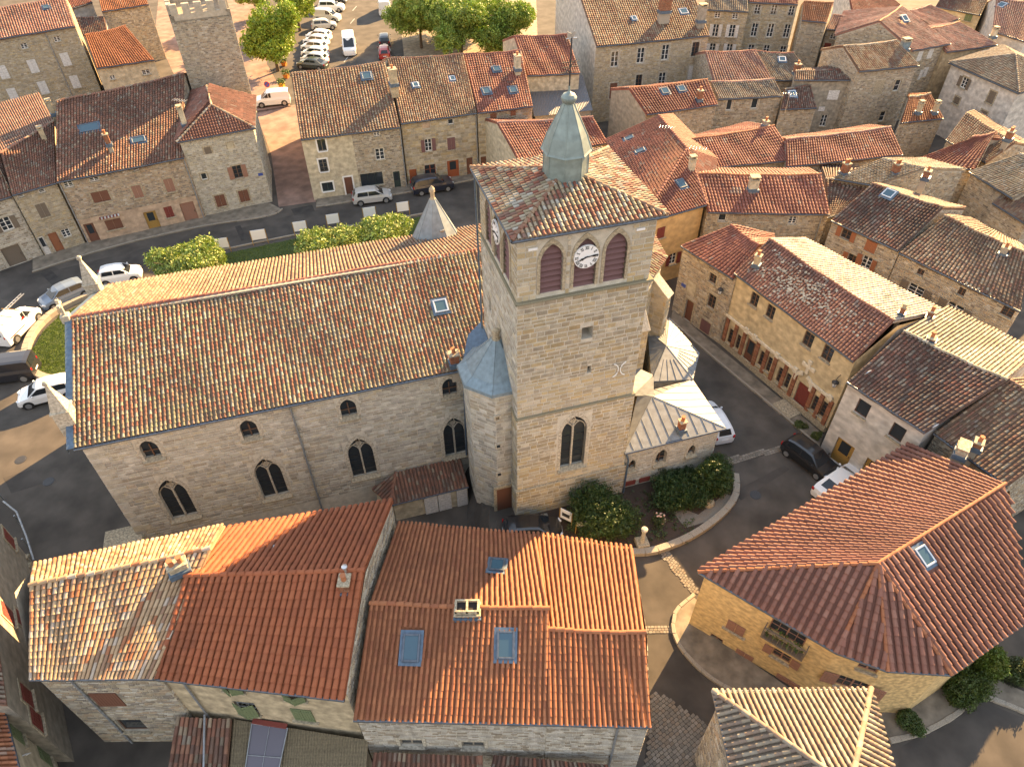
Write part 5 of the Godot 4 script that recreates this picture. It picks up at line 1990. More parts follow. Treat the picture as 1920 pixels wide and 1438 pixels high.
const KINDS := {
	# length, width, body: [x, top, half width], cabin: [x, top], glass from/to
	"hatch": {"L": 4.0, "W": 1.72, "body": [[-0.5, 0.55, 0.78], [-0.485, 0.86, 0.90], [-0.40, 0.96, 0.98], [-0.1, 0.94, 1.0], [0.2, 0.92, 1.0], [0.30, 0.90, 0.99], [0.42, 0.80, 0.95], [0.48, 0.66, 0.86], [0.5, 0.48, 0.76]], "cab": [[-0.475, 0.92], [-0.40, 1.34], [-0.28, 1.46], [-0.05, 1.50], [0.10, 1.44], [0.29, 0.90]]},
	"small": {"L": 3.55, "W": 1.62, "body": [[-0.5, 0.55, 0.76], [-0.48, 0.88, 0.88], [-0.40, 0.98, 0.97], [0.0, 0.96, 1.0], [0.24, 0.94, 1.0], [0.40, 0.86, 0.95], [0.47, 0.72, 0.86], [0.5, 0.5, 0.74]], "cab": [[-0.46, 0.95], [-0.38, 1.36], [-0.24, 1.48], [-0.02, 1.49], [0.10, 1.42], [0.28, 0.93]]},
	"suv": {"L": 4.4, "W": 1.85, "body": [[-0.5, 0.6, 0.82], [-0.485, 1.0, 0.92], [-0.40, 1.08, 0.99], [0.0, 1.06, 1.0], [0.22, 1.05, 1.0], [0.30, 1.04, 0.99], [0.44, 0.94, 0.95], [0.49, 0.76, 0.88], [0.5, 0.55, 0.8]], "cab": [[-0.48, 1.04], [-0.42, 1.52], [-0.32, 1.64], [-0.05, 1.68], [0.08, 1.62], [0.27, 1.04]]},
	"saloon": {"L": 4.5, "W": 1.76, "body": [[-0.5, 0.6, 0.80], [-0.48, 0.88, 0.90], [-0.38, 0.96, 0.97], [-0.1, 0.93, 1.0], [0.2, 0.92, 1.0], [0.28, 0.91, 0.99], [0.43, 0.80, 0.94], [0.49, 0.64, 0.84], [0.5, 0.48, 0.76]], "cab": [[-0.38, 0.94], [-0.22, 1.36], [-0.12, 1.42], [0.02, 1.43], [0.10, 1.39], [0.27, 0.91]]},
	"van": {"L": 4.4, "W": 1.82, "body": [[-0.5, 0.6, 0.95], [-0.495, 1.1, 0.99], [-0.2, 1.12, 1.0], [0.2, 1.10, 1.0], [0.32, 1.06, 0.98], [0.44, 0.94, 0.93], [0.49, 0.76, 0.86], [0.5, 0.5, 0.78]], "cab": [[-0.498, 1.1], [-0.485, 1.74], [-0.42, 1.82], [0.02, 1.84], [0.12, 1.76], [0.31, 1.05]]},
	"big_van": {"L": 5.3, "W": 2.0, "body": [[-0.5, 0.6, 0.96], [-0.495, 1.2, 0.99], [0.0, 1.22, 1.0], [0.3, 1.2, 1.0], [0.38, 1.14, 0.97], [0.46, 0.98, 0.92], [0.49, 0.8, 0.86], [0.5, 0.5, 0.8]], "cab": [[-0.498, 1.2], [-0.49, 2.2], [-0.44, 2.3], [0.12, 2.32], [0.20, 2.22], [0.37, 1.13]]},
}

func car(label: String, kind: String, rear: Array, front: Array, color: Color, key: String, group := "", scale := 1.0) -> Node3D:
	var k: Dictionary = KINDS[kind]
	var a = P(rear[0], rear[1])
	var b = P(front[0], front[1])
	var d = (b - a).normalized()
	var at = (a + b) * 0.5
	var category = "van" if kind.ends_with("van") else "car"
	var root = thing("parked_van" if category == "van" else "parked_car", label, category, at, group)
	root.basis = Basis(d, UP, d.cross(UP)) * scale
	var m = paint("paint_" + key, color)
	var L: float = k.L
	var W: float = k.W * 0.5
	# lower body
	var rings = []
	for s in k.body:
		var x: float = s[0] * L
		var w: float = s[2] * W
		var t: float = s[1]
		rings.append([Vector3(x, 0.2, -w * 0.9), Vector3(x, 0.3, -w), Vector3(x, lerpf(0.3, t, 0.7), -w), Vector3(x, t, -w * 0.93), Vector3(x, t + 0.03, 0), Vector3(x, t, w * 0.93), Vector3(x, lerpf(0.3, t, 0.7), w), Vector3(x, 0.3, w), Vector3(x, 0.2, w * 0.9)])
	var mb = MB.new()
	loft(mb, rings)
	cap_ring(mb, rings[0], true)
	cap_ring(mb, rings[-1], false)
	# roof and pillars
	var top = []
	for s in k.cab:
		var x: float = s[0] * L
		var t: float = s[1]
		top.append([x, t])
	var base_y: float = k.cab[0][1]
	var cab = []
	for i in top.size():
		var f = clampf((top[i][1] - base_y) / 0.5, 0.0, 1.0)
		var wt = W * lerpf(0.9, 0.74 if category == "car" else 0.86, f)
		cab.append([Vector3(top[i][0], base_y - 0.05, -W * 0.91), Vector3(top[i][0], top[i][1] - 0.05 * f, -wt), Vector3(top[i][0], top[i][1] + 0.02 * f, -wt * 0.75), Vector3(top[i][0], top[i][1] + 0.04 * f, 0), Vector3(top[i][0], top[i][1] + 0.02 * f, wt * 0.75), Vector3(top[i][0], top[i][1] - 0.05 * f, wt), Vector3(top[i][0], base_y - 0.05, W * 0.91)])
	loft(mb, cab)
	var body = sub(root, "body", mb, m)
	# glass laid over the cabin
	var n = cab.size()
	var ws = MB.new()
	glass_quad(ws, cab[n - 1][2].lerp(cab[n - 1][1], 0.6), cab[n - 1][4].lerp(cab[n - 1][5], 0.6), cab[n - 2][4].lerp(cab[n - 2][5], 0.5), cab[n - 2][2].lerp(cab[n - 2][1], 0.5), 0.06, Vector3(1, 0.6, 0))
	sub(root, "windscreen", ws, mats["car_glass"])
	if kind != "big_van":
		var rw = MB.new()
		glass_quad(rw, cab[0][4], cab[0][2], cab[1][2], cab[1][4], 0.14, Vector3(-1, 0.4, 0))
		sub(root, "rear_window", rw, mats["car_glass"])
	for s in [1, 5]:
		var z = 0 if s == 1 else 6
		var q = MB.new()
		var x0: float = (0.10 if category == "van" else cab[1][s].x + 0.05 * L)
		var hi_y: float = cab[3][s].y - 0.05
		var lo_y: float = base_y + 0.02
		var xs = [x0, (x0 + cab[n - 2][s].x) * 0.5 + 0.1, cab[n - 2][s].x]
		var zt: float = cab[3][s].z
		var zb: float = cab[3][z].z
		for i in 2:
			var xl: float = xs[i] + (0.05 if i > 0 else 0.0)
			var xr: float = xs[i + 1] - 0.02
			var xrl: float = xr + (0.15 * L if i == 1 else 0.0)
			if i == 1: xrl = minf(xrl, cab[n - 1][0].x - 0.12)
			var zo = 0.012 * signf(zt)
			var f0 = 0.05
			var A = Vector3(xl - (0.1 if i == 0 and category == "car" else 0.0), lo_y + f0, lerpf(zb, zt, 0.16) + zo)
			var Bq = Vector3(xrl, lo_y + f0, lerpf(zb, zt, 0.16) + zo)
			var C = Vector3(xr, hi_y - 0.03, lerpf(zb, zt, 0.94) + zo)
			var D = Vector3(xl, hi_y - 0.03, lerpf(zb, zt, 0.94) + zo)
			q.quad(A, Bq, C, D)
		sub(root, "side_window", q, mats["car_glass"])
	# wheels
	var wr = 0.31 if category == "car" else 0.34
	for x in [-0.32, 0.33]:
		for s in [-1.0, 1.0]:
			var arch = MB.new()
			disc(arch, Vector3(x * L, wr, s * (W + 0.004)), wr * 1.18, 0.02, s)
			sub(body, "wheel_arch", arch, mats["rubber"])
			var tb = MB.new()
			disc(tb, Vector3(x * L, wr, s * (W - 0.02)), wr, 0.09, s)
			var wheel = sub(root, "wheel", tb, mats["rubber"])
			var rb = MB.new()
			disc(rb, Vector3(x * L, wr, s * (W + 0.038)), wr * 0.66, 0.04, s)
			sub(wheel, "rim", rb, mats["steel"])
	for s in [-1.0, 1.0]:
		var hb = MB.new()
		hb.box(Transform3D(Basis(UP, -s * 0.55), Vector3(L * 0.468, k.body[-2][1] + 0.0, s * W * 0.70)), Vector3(0.14, 0.15, 0.36), 0.03)
		sub(root, "headlight", hb, mats["lamp_glass"])
		var tb = MB.new()
		tb.box(Transform3D(Basis(UP, s * 0.3), Vector3(-L * 0.487, k.body[1][1] - 0.08, s * W * 0.80)), Vector3(0.1, 0.26, 0.2), 0.03)
		sub(root, "tail_light", tb, mats["tail_red"])
		var mr = MB.new()
		mr.box(Transform3D(Basis.IDENTITY, Vector3(L * 0.2, base_y + 0.12, s * (W + 0.07))), Vector3(0.12, 0.13, 0.16), 0.03)
		sub(root, "mirror", mr, m)
	for e in [[-0.502, 0.6], [0.502, 0.42]]:
		var pb = MB.new()
		pb.box(Transform3D(Basis.IDENTITY, Vector3(e[0] * L, e[1], 0)), Vector3(0.02, 0.11, 0.5))
		sub(root, "number_plate", pb, mats["white_board"])
	var bb = MB.new()
	bb.box(Transform3D(Basis.IDENTITY, Vector3(0, 0.24, 0)), Vector3(L * 0.9, 0.16, W * 1.9), 0.03)
	sub(root, "sill_trim", bb, mats["rubber"])
	return root

func loft(mb: MB, rings: Array) -> void:
	for i in rings.size() - 1:
		for j in rings[i].size() - 1:
			mb.quad(rings[i][j], rings[i][j + 1], rings[i + 1][j + 1], rings[i + 1][j])

func cap_ring(mb: MB, r: Array, back: bool) -> void:
	for j in range(1, r.size() - 1):
		if back: mb.tri(r[0], r[j + 1], r[j])
		else: mb.tri(r[0], r[j], r[j + 1])

func glass_quad(mb: MB, a: Vector3, b: Vector3, c: Vector3, d: Vector3, shrink: float, out: Vector3) -> void:
	var m = (a + b + c + d) * 0.25
	var o = out.normalized() * 0.025
	mb.quad(a.lerp(m, shrink) + o, b.lerp(m, shrink) + o, c.lerp(m, shrink) + o, d.lerp(m, shrink) + o)

func disc(mb: MB, c: Vector3, r: float, t: float, side: float) -> void:
	var n = 18
	for i in n:
		var a0 = TAU * i / n
		var a1 = TAU * (i + 1) / n
		var p = c + Vector3(cos(a0), sin(a0), 0) * r
		var q = c + Vector3(cos(a1), sin(a1), 0) * r
		var o = Vector3(0, 0, t * 0.5)
		mb.tri(c + o, p + o, q + o)
		mb.tri(c - o, q - o, p - o)
		mb.quad(p + o, p - o, q - o, q + o)

func build_vehicles() -> void:
	var white = Color(0.74, 0.74, 0.73)
	var bay = "cars parked in the square"
	var v = car("white utility van with a ladder on its roof rack and red stripes", "van", [4, 652], [66, 590], white, "white")
	van_gear(v)
	car("black minivan beside the ladder van", "van", [52, 702], [-20, 712], Color(0.02, 0.02, 0.025), "black")
	car("white car half hidden by the church's west pinnacle", "hatch", [128, 735], [62, 752], white, "white")
	car("grey blue rounded car parked by the small lawn", "hatch", [158, 548], [92, 576], Color(0.13, 0.17, 0.23), "greyblue")
	car("small white city car with a dark roof on the street north of the nave", "small", [194, 530], [262, 519], white, "white")
	car("silver hatchback before the green shop front", "hatch", [664, 381], [733, 372], Color(0.42, 0.41, 0.39), "silver")
	car("dark blue estate car before the orange red doors", "suv", [776, 362], [846, 350], Color(0.012, 0.016, 0.03), "navy")
	car("white delivery van at the lane's far end", "van", [538, 193], [488, 198], white, "white")
	var ys = [[575, 72, 622, 76], [570, 81, 618, 86], [566, 92, 615, 97], [566, 104, 617, 109], [566, 115, 616, 120]]
	for i in ys.size():
		var q: Array = ys[i]
		car("white car in the tight row of parked cars on the square", "hatch", [q[2], q[3]], [q[0], q[1]], white, "white", bay)
	car("dark green car ending the row of white cars", "saloon", [612, 130], [562, 125], Color(0.04, 0.05, 0.045), "darkgreen", bay)
	car("silver beige hatchback parked above the white row", "hatch", [588, 55], [628, 52], Color(0.50, 0.47, 0.42), "beige", bay)
	car("pale grey van behind the silver beige hatchback", "van", [592, 37], [638, 40], Color(0.55, 0.54, 0.52), "palegrey", bay)
	car("white off-road car at the far end of the square", "suv", [600, 20], [644, 20], white, "white", bay)
	car("black car behind the white off-road car", "hatch", [610, 4], [650, 6], Color(0.02, 0.02, 0.025), "black", bay)
	car("large white van facing the houses on the square's roadway", "big_van", [655, 82], [657, 110], white, "white")
	var t = car("white pickup truck on the square's right side", "big_van", [723, 38], [721, 8], white, "white")
	car("black car parked along the square's right side", "hatch", [722, 94], [721, 70], Color(0.02, 0.02, 0.025), "black")
	car("red car parked behind the northern row's roofs", "hatch", [722, 112], [721, 98], Color(0.34, 0.02, 0.02), "red")
	car("glossy black car parked by the white terrace house", "hatch", [1482, 842], [1548, 892], Color(0.010, 0.011, 0.014), "gloss_black", "", 0.92)
	car("white car half hidden behind the yellow house's roof", "saloon", [1538, 938], [1606, 892], white, "white", "", 0.9)
	car("silver white car parked behind the zinc roofed chapel", "hatch", [1354, 830], [1318, 770], Color(0.62, 0.64, 0.67), "icewhite", "", 0.92)
	car("black car in the yard at the tower's foot", "hatch", [962, 1004], [1034, 1000], Color(0.012, 0.012, 0.014), "gloss_black", "", 0.9)

func van_gear(v: Node3D) -> void:
	for z in [-0.35, -0.1]:
		var b = MB.new()
		b.box(Transform3D(Basis.IDENTITY, Vector3(-0.2, 2.06, z)), Vector3(5.0, 0.06, 0.04))
		sub(v, "ladder_rail", b, mats["steel"])
	for i in 14:
		var b = MB.new()
		b.box(Transform3D(Basis.IDENTITY, Vector3(-2.5 + i * 0.35, 2.06, -0.225)), Vector3(0.04, 0.04, 0.25))
		sub(v, "rung", b, mats["steel"])
	for x in [-1.6, -0.6, 0.3]:
		var b = MB.new()
		b.box(Transform3D(Basis.IDENTITY, Vector3(x, 1.96, 0)), Vector3(0.05, 0.05, 1.5))
		sub(v, "rack_bar", b, mats["wood_ochre"])
	for s in [-1.0, 1.0]:
		var b = MB.new()
		b.box(Transform3D(Basis.IDENTITY, Vector3(-1.0, 0.8, s * 0.918)), Vector3(1.8, 0.07, 0.012))
		b.box(Transform3D(Basis(Vector3(0, 0, 1), 0.5), Vector3(0.1, 1.3, s * 0.86)), Vector3(0.3, 0.1, 0.012))
		sub(v, "red_stripe", b, mats["tail_red"])

# ---------------------------------------------------------------- small things
func lantern(label: String, px: float, py: float, h: float, out: Vector3) -> void:
	var p = P(px, py, h)
	var root = thing("wall_lantern", label, "lamp", p, "wall lanterns")
	out = out.normalized()
	var mb = MB.new()
	mb.tube([p - out * 0.75 + UP * 0.1, p - out * 0.6 + UP * 0.62, p - out * 0.25 + UP * 0.78, p + UP * 0.62, p + UP * 0.42], 0.025, 6)
	mb.tube([p - out * 0.75 + UP * 0.45, p - out * 0.3 + UP * 0.7], 0.018, 5)
	part(root, "bracket", mb, mats["iron"])
	var c = MB.new()
	c.lathe(p, [[0.25, 0.22], [0.18, 0.32], [0.06, 0.42], [0.02, 0.46]], 6)
	c.lathe(p, [[0.10, -0.16], [0.12, -0.12]], 6)
	for i in 6:
		var an = TAU * i / 6
		var e = Vector3(cos(an), 0, -sin(an))
		c.tube([p + e * 0.12 - UP * 0.12, p + e * 0.2 + UP * 0.22], 0.012, 4)
	part(root, "cage", c, mats["iron"])
	var g = MB.new()
	g.lathe(p, [[0.105, -0.12], [0.185, 0.22]], 6)
	part(root, "glass", g, mats["lamp_glass"])

func board(label: String, px: float, py: float, w: float, h: float, lift: float, turn: float, group := "") -> Node3D:
	var p = P(px, py)
	var root = thing("notice_board", label, "board", p, group)
	var B = Basis(UP, deg_to_rad(turn))
	var mb = MB.new()
	mb.box(Transform3D(B, p + UP * (lift + h * 0.5)), Vector3(w, h, 0.04), 0.005)
	part(root, "panel", mb, mats["white_board"])
	for s in [-1.0, 1.0]:
		var pb = MB.new()
		pb.box(Transform3D(B, p + B.x * s * (w * 0.5 + 0.04) + UP * (lift + h) * 0.5), Vector3(0.06, lift + h, 0.06))
		part(root, "post", pb, mats["wood_ochre"])
	return root

func build_details() -> void:
	build_vehicles()
	# trees
	var plane_leaf = Color(0.20, 0.27, 0.04)
	tree("plane_tree", "bright green rounded tree at the lane's end beside the orange planters", P(521, 133), 9.5, 4.2, Color(0.23, 0.30, 0.025), 5200, "", 0.17)
	tree("plane_tree", "green tree behind the rounded tree on the square's left edge", P(562, 58), 9.5, 4.0, Color(0.23, 0.30, 0.025), 4200, "", 0.17)
	tree("plane_tree", "green tree at the top edge left of the parked cars", P(490, 30), 8.5, 4.0, Color(0.23, 0.30, 0.025), 3000, "", 0.17)
	tree("plane_tree", "broad tree over the sandy square, left of its neighbours", P(790, 90), 8.6, 5.4, plane_leaf, 5200, "", 0.18)
	tree("plane_tree", "broad tree over the sandy square between two others", P(866, 112), 8.8, 6.0, plane_leaf, 5600, "", 0.18)
	tree("plane_tree", "broad tree over the sandy square nearest the white gabled wall", P(935, 104), 8.2, 5.4, plane_leaf, 4800, "", 0.18)
	tree("plane_tree", "broad tree at the back of the sandy square", P(880, 55), 9.5, 6.5, plane_leaf, 4200, "", 0.18)
	tree("small_tree", "bushy small tree by the nave's west end", P(360, 527), 3.4, 3.3, Color(0.21, 0.27, 0.06), 3800, "", 0.13)
	tree("small_tree", "bushy small tree between the notice boards and the nave", P(612, 496), 3.3, 3.2, Color(0.21, 0.27, 0.06), 3600, "", 0.13)
	tree("small_tree", "bushy small tree beside the zinc cone", P(724, 470), 3.4, 3.1, Color(0.21, 0.27, 0.06), 3600, "", 0.13)
	# shrubs round the tower and the yellow house
	shrub("shrub", "large dark leafy shrub against the tower's foot", P(1132, 978), Vector3(2.6, 2.9, 2.1), Color(0.04, 0.07, 0.013), 5600, 0.06)
	shrub("hedge_shrub", "low clipped dark green hedge below the chapel windows", P(1280, 930), Vector3(2.2, 1.6, 1.9), Color(0.032, 0.06, 0.012), 5600, 0.055)
	shrub("hedge_shrub", "taller rounded dark green bush at the chapel's corner", P(1338, 910), Vector3(1.7, 2.5, 1.6), Color(0.036, 0.065, 0.012), 5000, 0.055)
	shrub("rose_bush", "small rose bush with pale pink blooms in the garden bed", P(1234, 985), Vector3(0.45, 1.1, 0.45), Color(0.05, 0.07, 0.02), 320, 0.05)
	var ro = thing("rose_blooms", "pale pink rose blooms on the small bush", "flowers", P(1234, 985))
	for i in 14:
		var fb = MB.new()
		fb.lathe(P(1234, 985) + Vector3(rnd(-0.3, 0.3), rnd(0.5, 1.25), rnd(-0.3, 0.3)), [[0.02, 0.0], [0.065, 0.04], [0.06, 0.08], [0.02, 0.1]], 7, true)
		part(ro, "bloom", fb, mat("bloom", Color(0.55, 0.33, 0.24), 0.7))
	shrub("shrub", "leafy shrub in the bed behind the yellow house", P(1800, 1300), Vector3(1.5, 1.7, 1.3), Color(0.055, 0.085, 0.015), 2400, 0.06)
	shrub("shrub", "bright green bush at the yellow house's far corner", P(1842, 1262), Vector3(1.1, 2.2, 1.0), Color(0.09, 0.13, 0.015), 2200, 0.065)
	shrub("shrub", "small round bush at the yellow house's near corner", P(1695, 1362), Vector3(0.75, 0.9, 0.7), Color(0.05, 0.08, 0.015), 1500, 0.05)
	shrub("shrub", "flowering shrub by the path at the right edge", P(1905, 1270), Vector3(0.9, 1.3, 0.9), Color(0.05, 0.07, 0.018), 1600, 0.055)
	shrub("shrub", "tuft of weeds before the school's steps", P(1500, 800), Vector3(0.5, 0.5, 0.4), Color(0.07, 0.09, 0.02), 420, 0.05)
	shrub("shrub", "tuft of weeds at the school's right corner", P(1530, 822), Vector3(0.45, 0.5, 0.4), Color(0.08, 0.10, 0.02), 420, 0.05)
	# low ground cover in the garden beds
	var gc = MultiMesh.new()
	gc.transform_format = MultiMesh.TRANSFORM_3D
	gc.use_colors = true
	gc.mesh = clump_mesh(0.07, 1)
	var spots = []
	for i in 900:
		var q = P(rnd(1040, 1300), rnd(905, 1020), 0.12)
		var l = church_frame.affine_inverse() * q
		if l.z > 0.3 and Vector2(q.x, q.z).distance_to(Vector2(P(1190, 990).x, P(1190, 990).z)) < 4.6 and patchy.get_noise_3dv(q * 12.0) > -0.05: spots.append(q)
	gc.instance_count = spots.size()
	for i in spots.size():
		gc.set_instance_transform(i, Transform3D(Basis(UP, rnd(0, TAU)) * rnd(0.6, 1.3), spots[i] + UP * 0.05))
		var k = rnd(0.6, 1.3)
		gc.set_instance_color(i, Color(0.05 * k, 0.075 * k, 0.02 * k))
	var go = MultiMeshInstance3D.new()
	go.name = "ground_cover"
	go.multimesh = gc
	add_child(go)
	go.set_meta("kind", "stuff")
	go.set_meta("label", "low green plants covering the garden bed below the tower")
	go.set_meta("category", "ground cover")
	# notice boards on the northern lawn
	for q in [[420, 474, 1.2], [489, 458, 1.3], [566, 442, 1.2], [627, 428, 1.15], [695, 415, 1.2], [757, 405, 1.15]]:
		board("blank white notice board on two posts beside the northern lawn", q[0], q[1], q[2], 1.0, 0.55, 16.0, "notice boards along the lawn")
	var b1 = board("white information board with a dark photograph beside the tower", 1060, 985, 0.75, 0.9, 0.6, -32.0)
	var pr = MB.new()
	pr.box(Transform3D(Basis(UP, deg_to_rad(-32.0)), P(1060, 985) + UP * 1.05 + Basis(UP, deg_to_rad(-32.0)).z * 0.03), Vector3(0.5, 0.3, 0.02))
	part(b1, "picture", pr, mats["iron"])
	board("wide white information board in the garden bed", 1095, 1000, 1.0, 0.5, 0.75, 8.0)
	board("small white sign below the wide information board", 1113, 1006, 0.45, 0.35, 0.25, 8.0)
	# the stone cross pedestal
	var cp = P(1203, 1022)
	var cr = thing("stone_column", "small stone column on a square base in the garden", "monument", cp)
	var c1 = MB.new()
	c1.box(Transform3D(Basis(UP, 0.2), cp + UP * 0.2), Vector3(0.75, 0.4, 0.75), 0.03)
	part(cr, "base", c1, mats["dressed"])
	var c2 = MB.new()
	c2.lathe(cp, [[0.17, 0.38], [0.14, 0.5], [0.11, 1.45], [0.2, 1.5], [0.2, 1.62], [0.1, 1.66]], 10, true)
	part(cr, "shaft", c2, mats["dressed_pale"])
	# a boulder in the hedge bed
	var bp = P(1327, 946)
	var bo = thing("boulder", "grey boulder in the gravel beside the hedge", "rock", bp)
	var b2 = MB.new()
	b2.lathe(bp, [[0.38, 0.0], [0.42, 0.18], [0.36, 0.38], [0.2, 0.5], [0.02, 0.54]], 9, true)
	part(bo, "stone", b2, mats["dressed"])
	# lanterns
	lantern("black wall lantern over the peach rendered shop", 212, 352, 4.2, Vector3(0.4, 0, 0.9))
	lantern("black wall lantern on the pale corner house", 484, 297, 4.6, Vector3(0.6, 0, 0.8))
	lantern("black wall lantern between the cream house and its stone neighbour", 757, 263, 4.6, Vector3(0.3, 0, 0.95))
	lantern("black wall lantern on the stone house left of the school", 1350, 548, 4.6, Vector3(-0.85, 0, 0.45))
	lantern("black wall lantern at the school's right end", 1565, 722, 4.2, Vector3(-0.85, 0, 0.45))
	# planters on the square
	for q in [[533, 123, "orange"], [537, 146, "low orange"], [529, 164, "yellow orange"]]:
		var p = P(q[0], q[1])
		var pt = thing("planter", "%s flower planter on the square's edge" % q[2], "planter", p, "flower planters")
		var pb = MB.new()
		pb.lathe(p, [[0.38, 0.0], [0.5, 0.55], [0.46, 0.55]], 4, false, 0.6)
		part(pt, "pot", pb, mat("planter_" + q[2].replace(" ", "_"), Color(0.55, 0.17, 0.02) if q[2] != "yellow orange" else Color(0.62, 0.30, 0.02), 0.6))
		var lf = MB.new()
		for i in 160:
			lf.tint = Color(0.08, 0.13, 0.02) * rnd(0.6, 1.4)
			leaf_card(lf, p + Vector3(rnd(-0.5, 0.5), rnd(0.5, 1.1), rnd(-0.5, 0.5)), 0.13)
		part(pt, "plants", lf, mats["leaf"], true)
	# a no-parking sign by the white delivery van
	var sp = P(507, 187)
	var sg = thing("road_sign", "round red and blue no parking sign beside the lane", "sign", sp)
	var s1 = MB.new()
	s1.tube([sp, sp + UP * 2.2], 0.035, 6)
	part(sg, "post", s1, mats["steel"])
	var s2 = MB.new()
	disc(s2, sp + UP * 2.0 + Vector3(0, 0, 0.06), 0.38, 0.02, 1.0)
	var dp = part(sg, "disc", s2, mats["tail_red"])
	var s3 = MB.new()
	disc(s3, sp + UP * 2.0 + Vector3(0, 0, 0.075), 0.3, 0.02, 1.0)
	sub(dp, "blue_field", s3, mats["sign_blue"])
	var s4 = MB.new()
	s4.box(Transform3D(Basis(Vector3(0, 0, 1), 0.785), sp + UP * 2.0 + Vector3(0, 0, 0.088)), Vector3(0.6, 0.07, 0.012))
	sub(dp, "slash", s4, mats["tail_red"])
	# street name plates
	for q in [[488, 327, 3.6, 16.0, "blue street name plate on the pale corner house"], [1282, 535, 4.2, -55.0, "blue street name plate on the stone house left of the school"]]:
		var p = P(q[0], q[1], q[2])
		var pl = thing("name_plate", q[4], "sign", p)
		var mb = MB.new()
		mb.box(Transform3D(Basis(UP, deg_to_rad(q[3])), p), Vector3(0.45, 0.28, 0.03))
		part(pl, "plate", mb, mats["sign_blue"])
	# aerials and dishes on the roofs
	for q in [[338, 195, 11.0, "thin television aerial on the corner house chimney"], [1250, 245, 9.4, "television aerial on the hipped red roof"], [1308, 285, 10.0, "television aerial beside the orange house chimney"], [1480, 182, 8.6, "television aerial on the narrow dark roof"]]:
		var p = P(q[0], q[1], q[2])
		var an = thing("aerial", q[3], "aerial", p, "television aerials")
		var mb = MB.new()
		mb.tube([p - UP * 1.6, p + UP * 0.5], 0.02, 5)
		part(an, "mast", mb, mats["steel"])
		var bb = MB.new()
		bb.tube([p + UP * 0.35 - Vector3(0.6, 0, 0.2), p + UP * 0.35 + Vector3(0.6, 0, 0.2)], 0.015, 4)
		for i in 6:
			var c = p + UP * 0.35 + Vector3(0.6, 0, 0.2) * (i / 2.5 - 1.0)
			bb.tube([c - Vector3(-0.1, 0, 0.28), c + Vector3(-0.1, 0, 0.28)], 0.01, 4)
		part(an, "antenna", bb, mats["steel"])
	for q in [[1625, 697, 6.9, "white satellite dish on the white terrace house's roof edge"], [1750, 797, 6.6, "white satellite dish at the terrace house's wall"], [40, 1416, 4.0, "white satellite dish on the cream house in the alley"]]:
		var p = P(q[0], q[1], q[2])
		var di = thing("satellite_dish", q[3], "dish", p, "satellite dishes")
		var mb = MB.new()
		var R = Basis(UP, 0.6) * Basis(Vector3.RIGHT, 0.5)
		for i in 16:
			var a0 = TAU * i / 16
			var a1 = TAU * (i + 1) / 16
			for k in 3:
				var r0 = 0.11 * k
				var r1 = 0.11 * (k + 1)
				mb.quad(p + R * Vector3(cos(a0) * r0, sin(a0) * r0, r0 * r0 * 0.8), p + R * Vector3(cos(a0) * r1, sin(a0) * r1, r1 * r1 * 0.8), p + R * Vector3(cos(a1) * r1, sin(a1) * r1, r1 * r1 * 0.8), p + R * Vector3(cos(a1) * r0, sin(a1) * r0, r0 * r0 * 0.8))
		part(di, "reflector", mb, mats["white_board"])
		var ab = MB.new()
		ab.tube([p - UP * 0.5, p - R.z * 0.1], 0.02, 5)
		ab.tube([p - UP * 0.25, p + R.z * 0.4], 0.012, 5)
		part(di, "arm", ab, mats["steel"])

# ---------------------------------------------------------------- ground
func V(x: float, y: float) -> Vector2:
	return Vector2(x, y)

func dip(p: Vector3) -> float:
	# the sunken yard between the nave and the houses south of it
	var q = church_frame.affine_inverse() * p
	if q.z < -8.0: return 0.0
	var k = smoothstep(-20.5, -12.5, q.x) * (1.0 - smoothstep(-2.5, -1.7, q.x)) * (1.0 - smoothstep(-0.5, 2.0, q.z))
	return -1.5 * k

func sheet(called: String, px: Array, y: float, m: String) -> MeshInstance3D:
	# a flat area bounded by pixels on the ground
	var pts = PackedVector2Array()
	for i in px.size() / 2:
		var p = P(px[i * 2], px[i * 2 + 1], y)
		pts.append(Vector2(p.x, p.z))
	var mb = MB.new()
	area(mb, pts, y)
	return structure(called, mb, mats[m])

func area(mb: MB, pts: PackedVector2Array, y: float) -> void:
	var t = Geometry2D.triangulate_polygon(pts)
	for i in t.size() / 3:
		var a = Vector3(pts[t[i * 3]].x, y, pts[t[i * 3]].y)
		var b = Vector3(pts[t[i * 3 + 1]].x, y, pts[t[i * 3 + 1]].y)
		var c = Vector3(pts[t[i * 3 + 2]].x, y, pts[t[i * 3 + 2]].y)
		if (b - a).cross(c - a).y < 0: mb.tri(a, c, b)
		else: mb.tri(a, b, c)

func slab(called: String, px: Array, y: float, m: String) -> MeshInstance3D:
	# a raised area with upright edges down to the ground
	var pts = PackedVector2Array()
	for i in px.size() / 2:
		var p = P(px[i * 2], px[i * 2 + 1], y)
		pts.append(Vector2(p.x, p.z))
	var mb = MB.new()
	area(mb, pts, y)
	for i in pts.size():
		var a = Vector3(pts[i].x, y, pts[i].y)
		var b = Vector3(pts[(i + 1) % pts.size()].x, y, pts[(i + 1) % pts.size()].y)
		mb.quad(a, b, flat(b), flat(a))
	return structure(called, mb, mats[m])

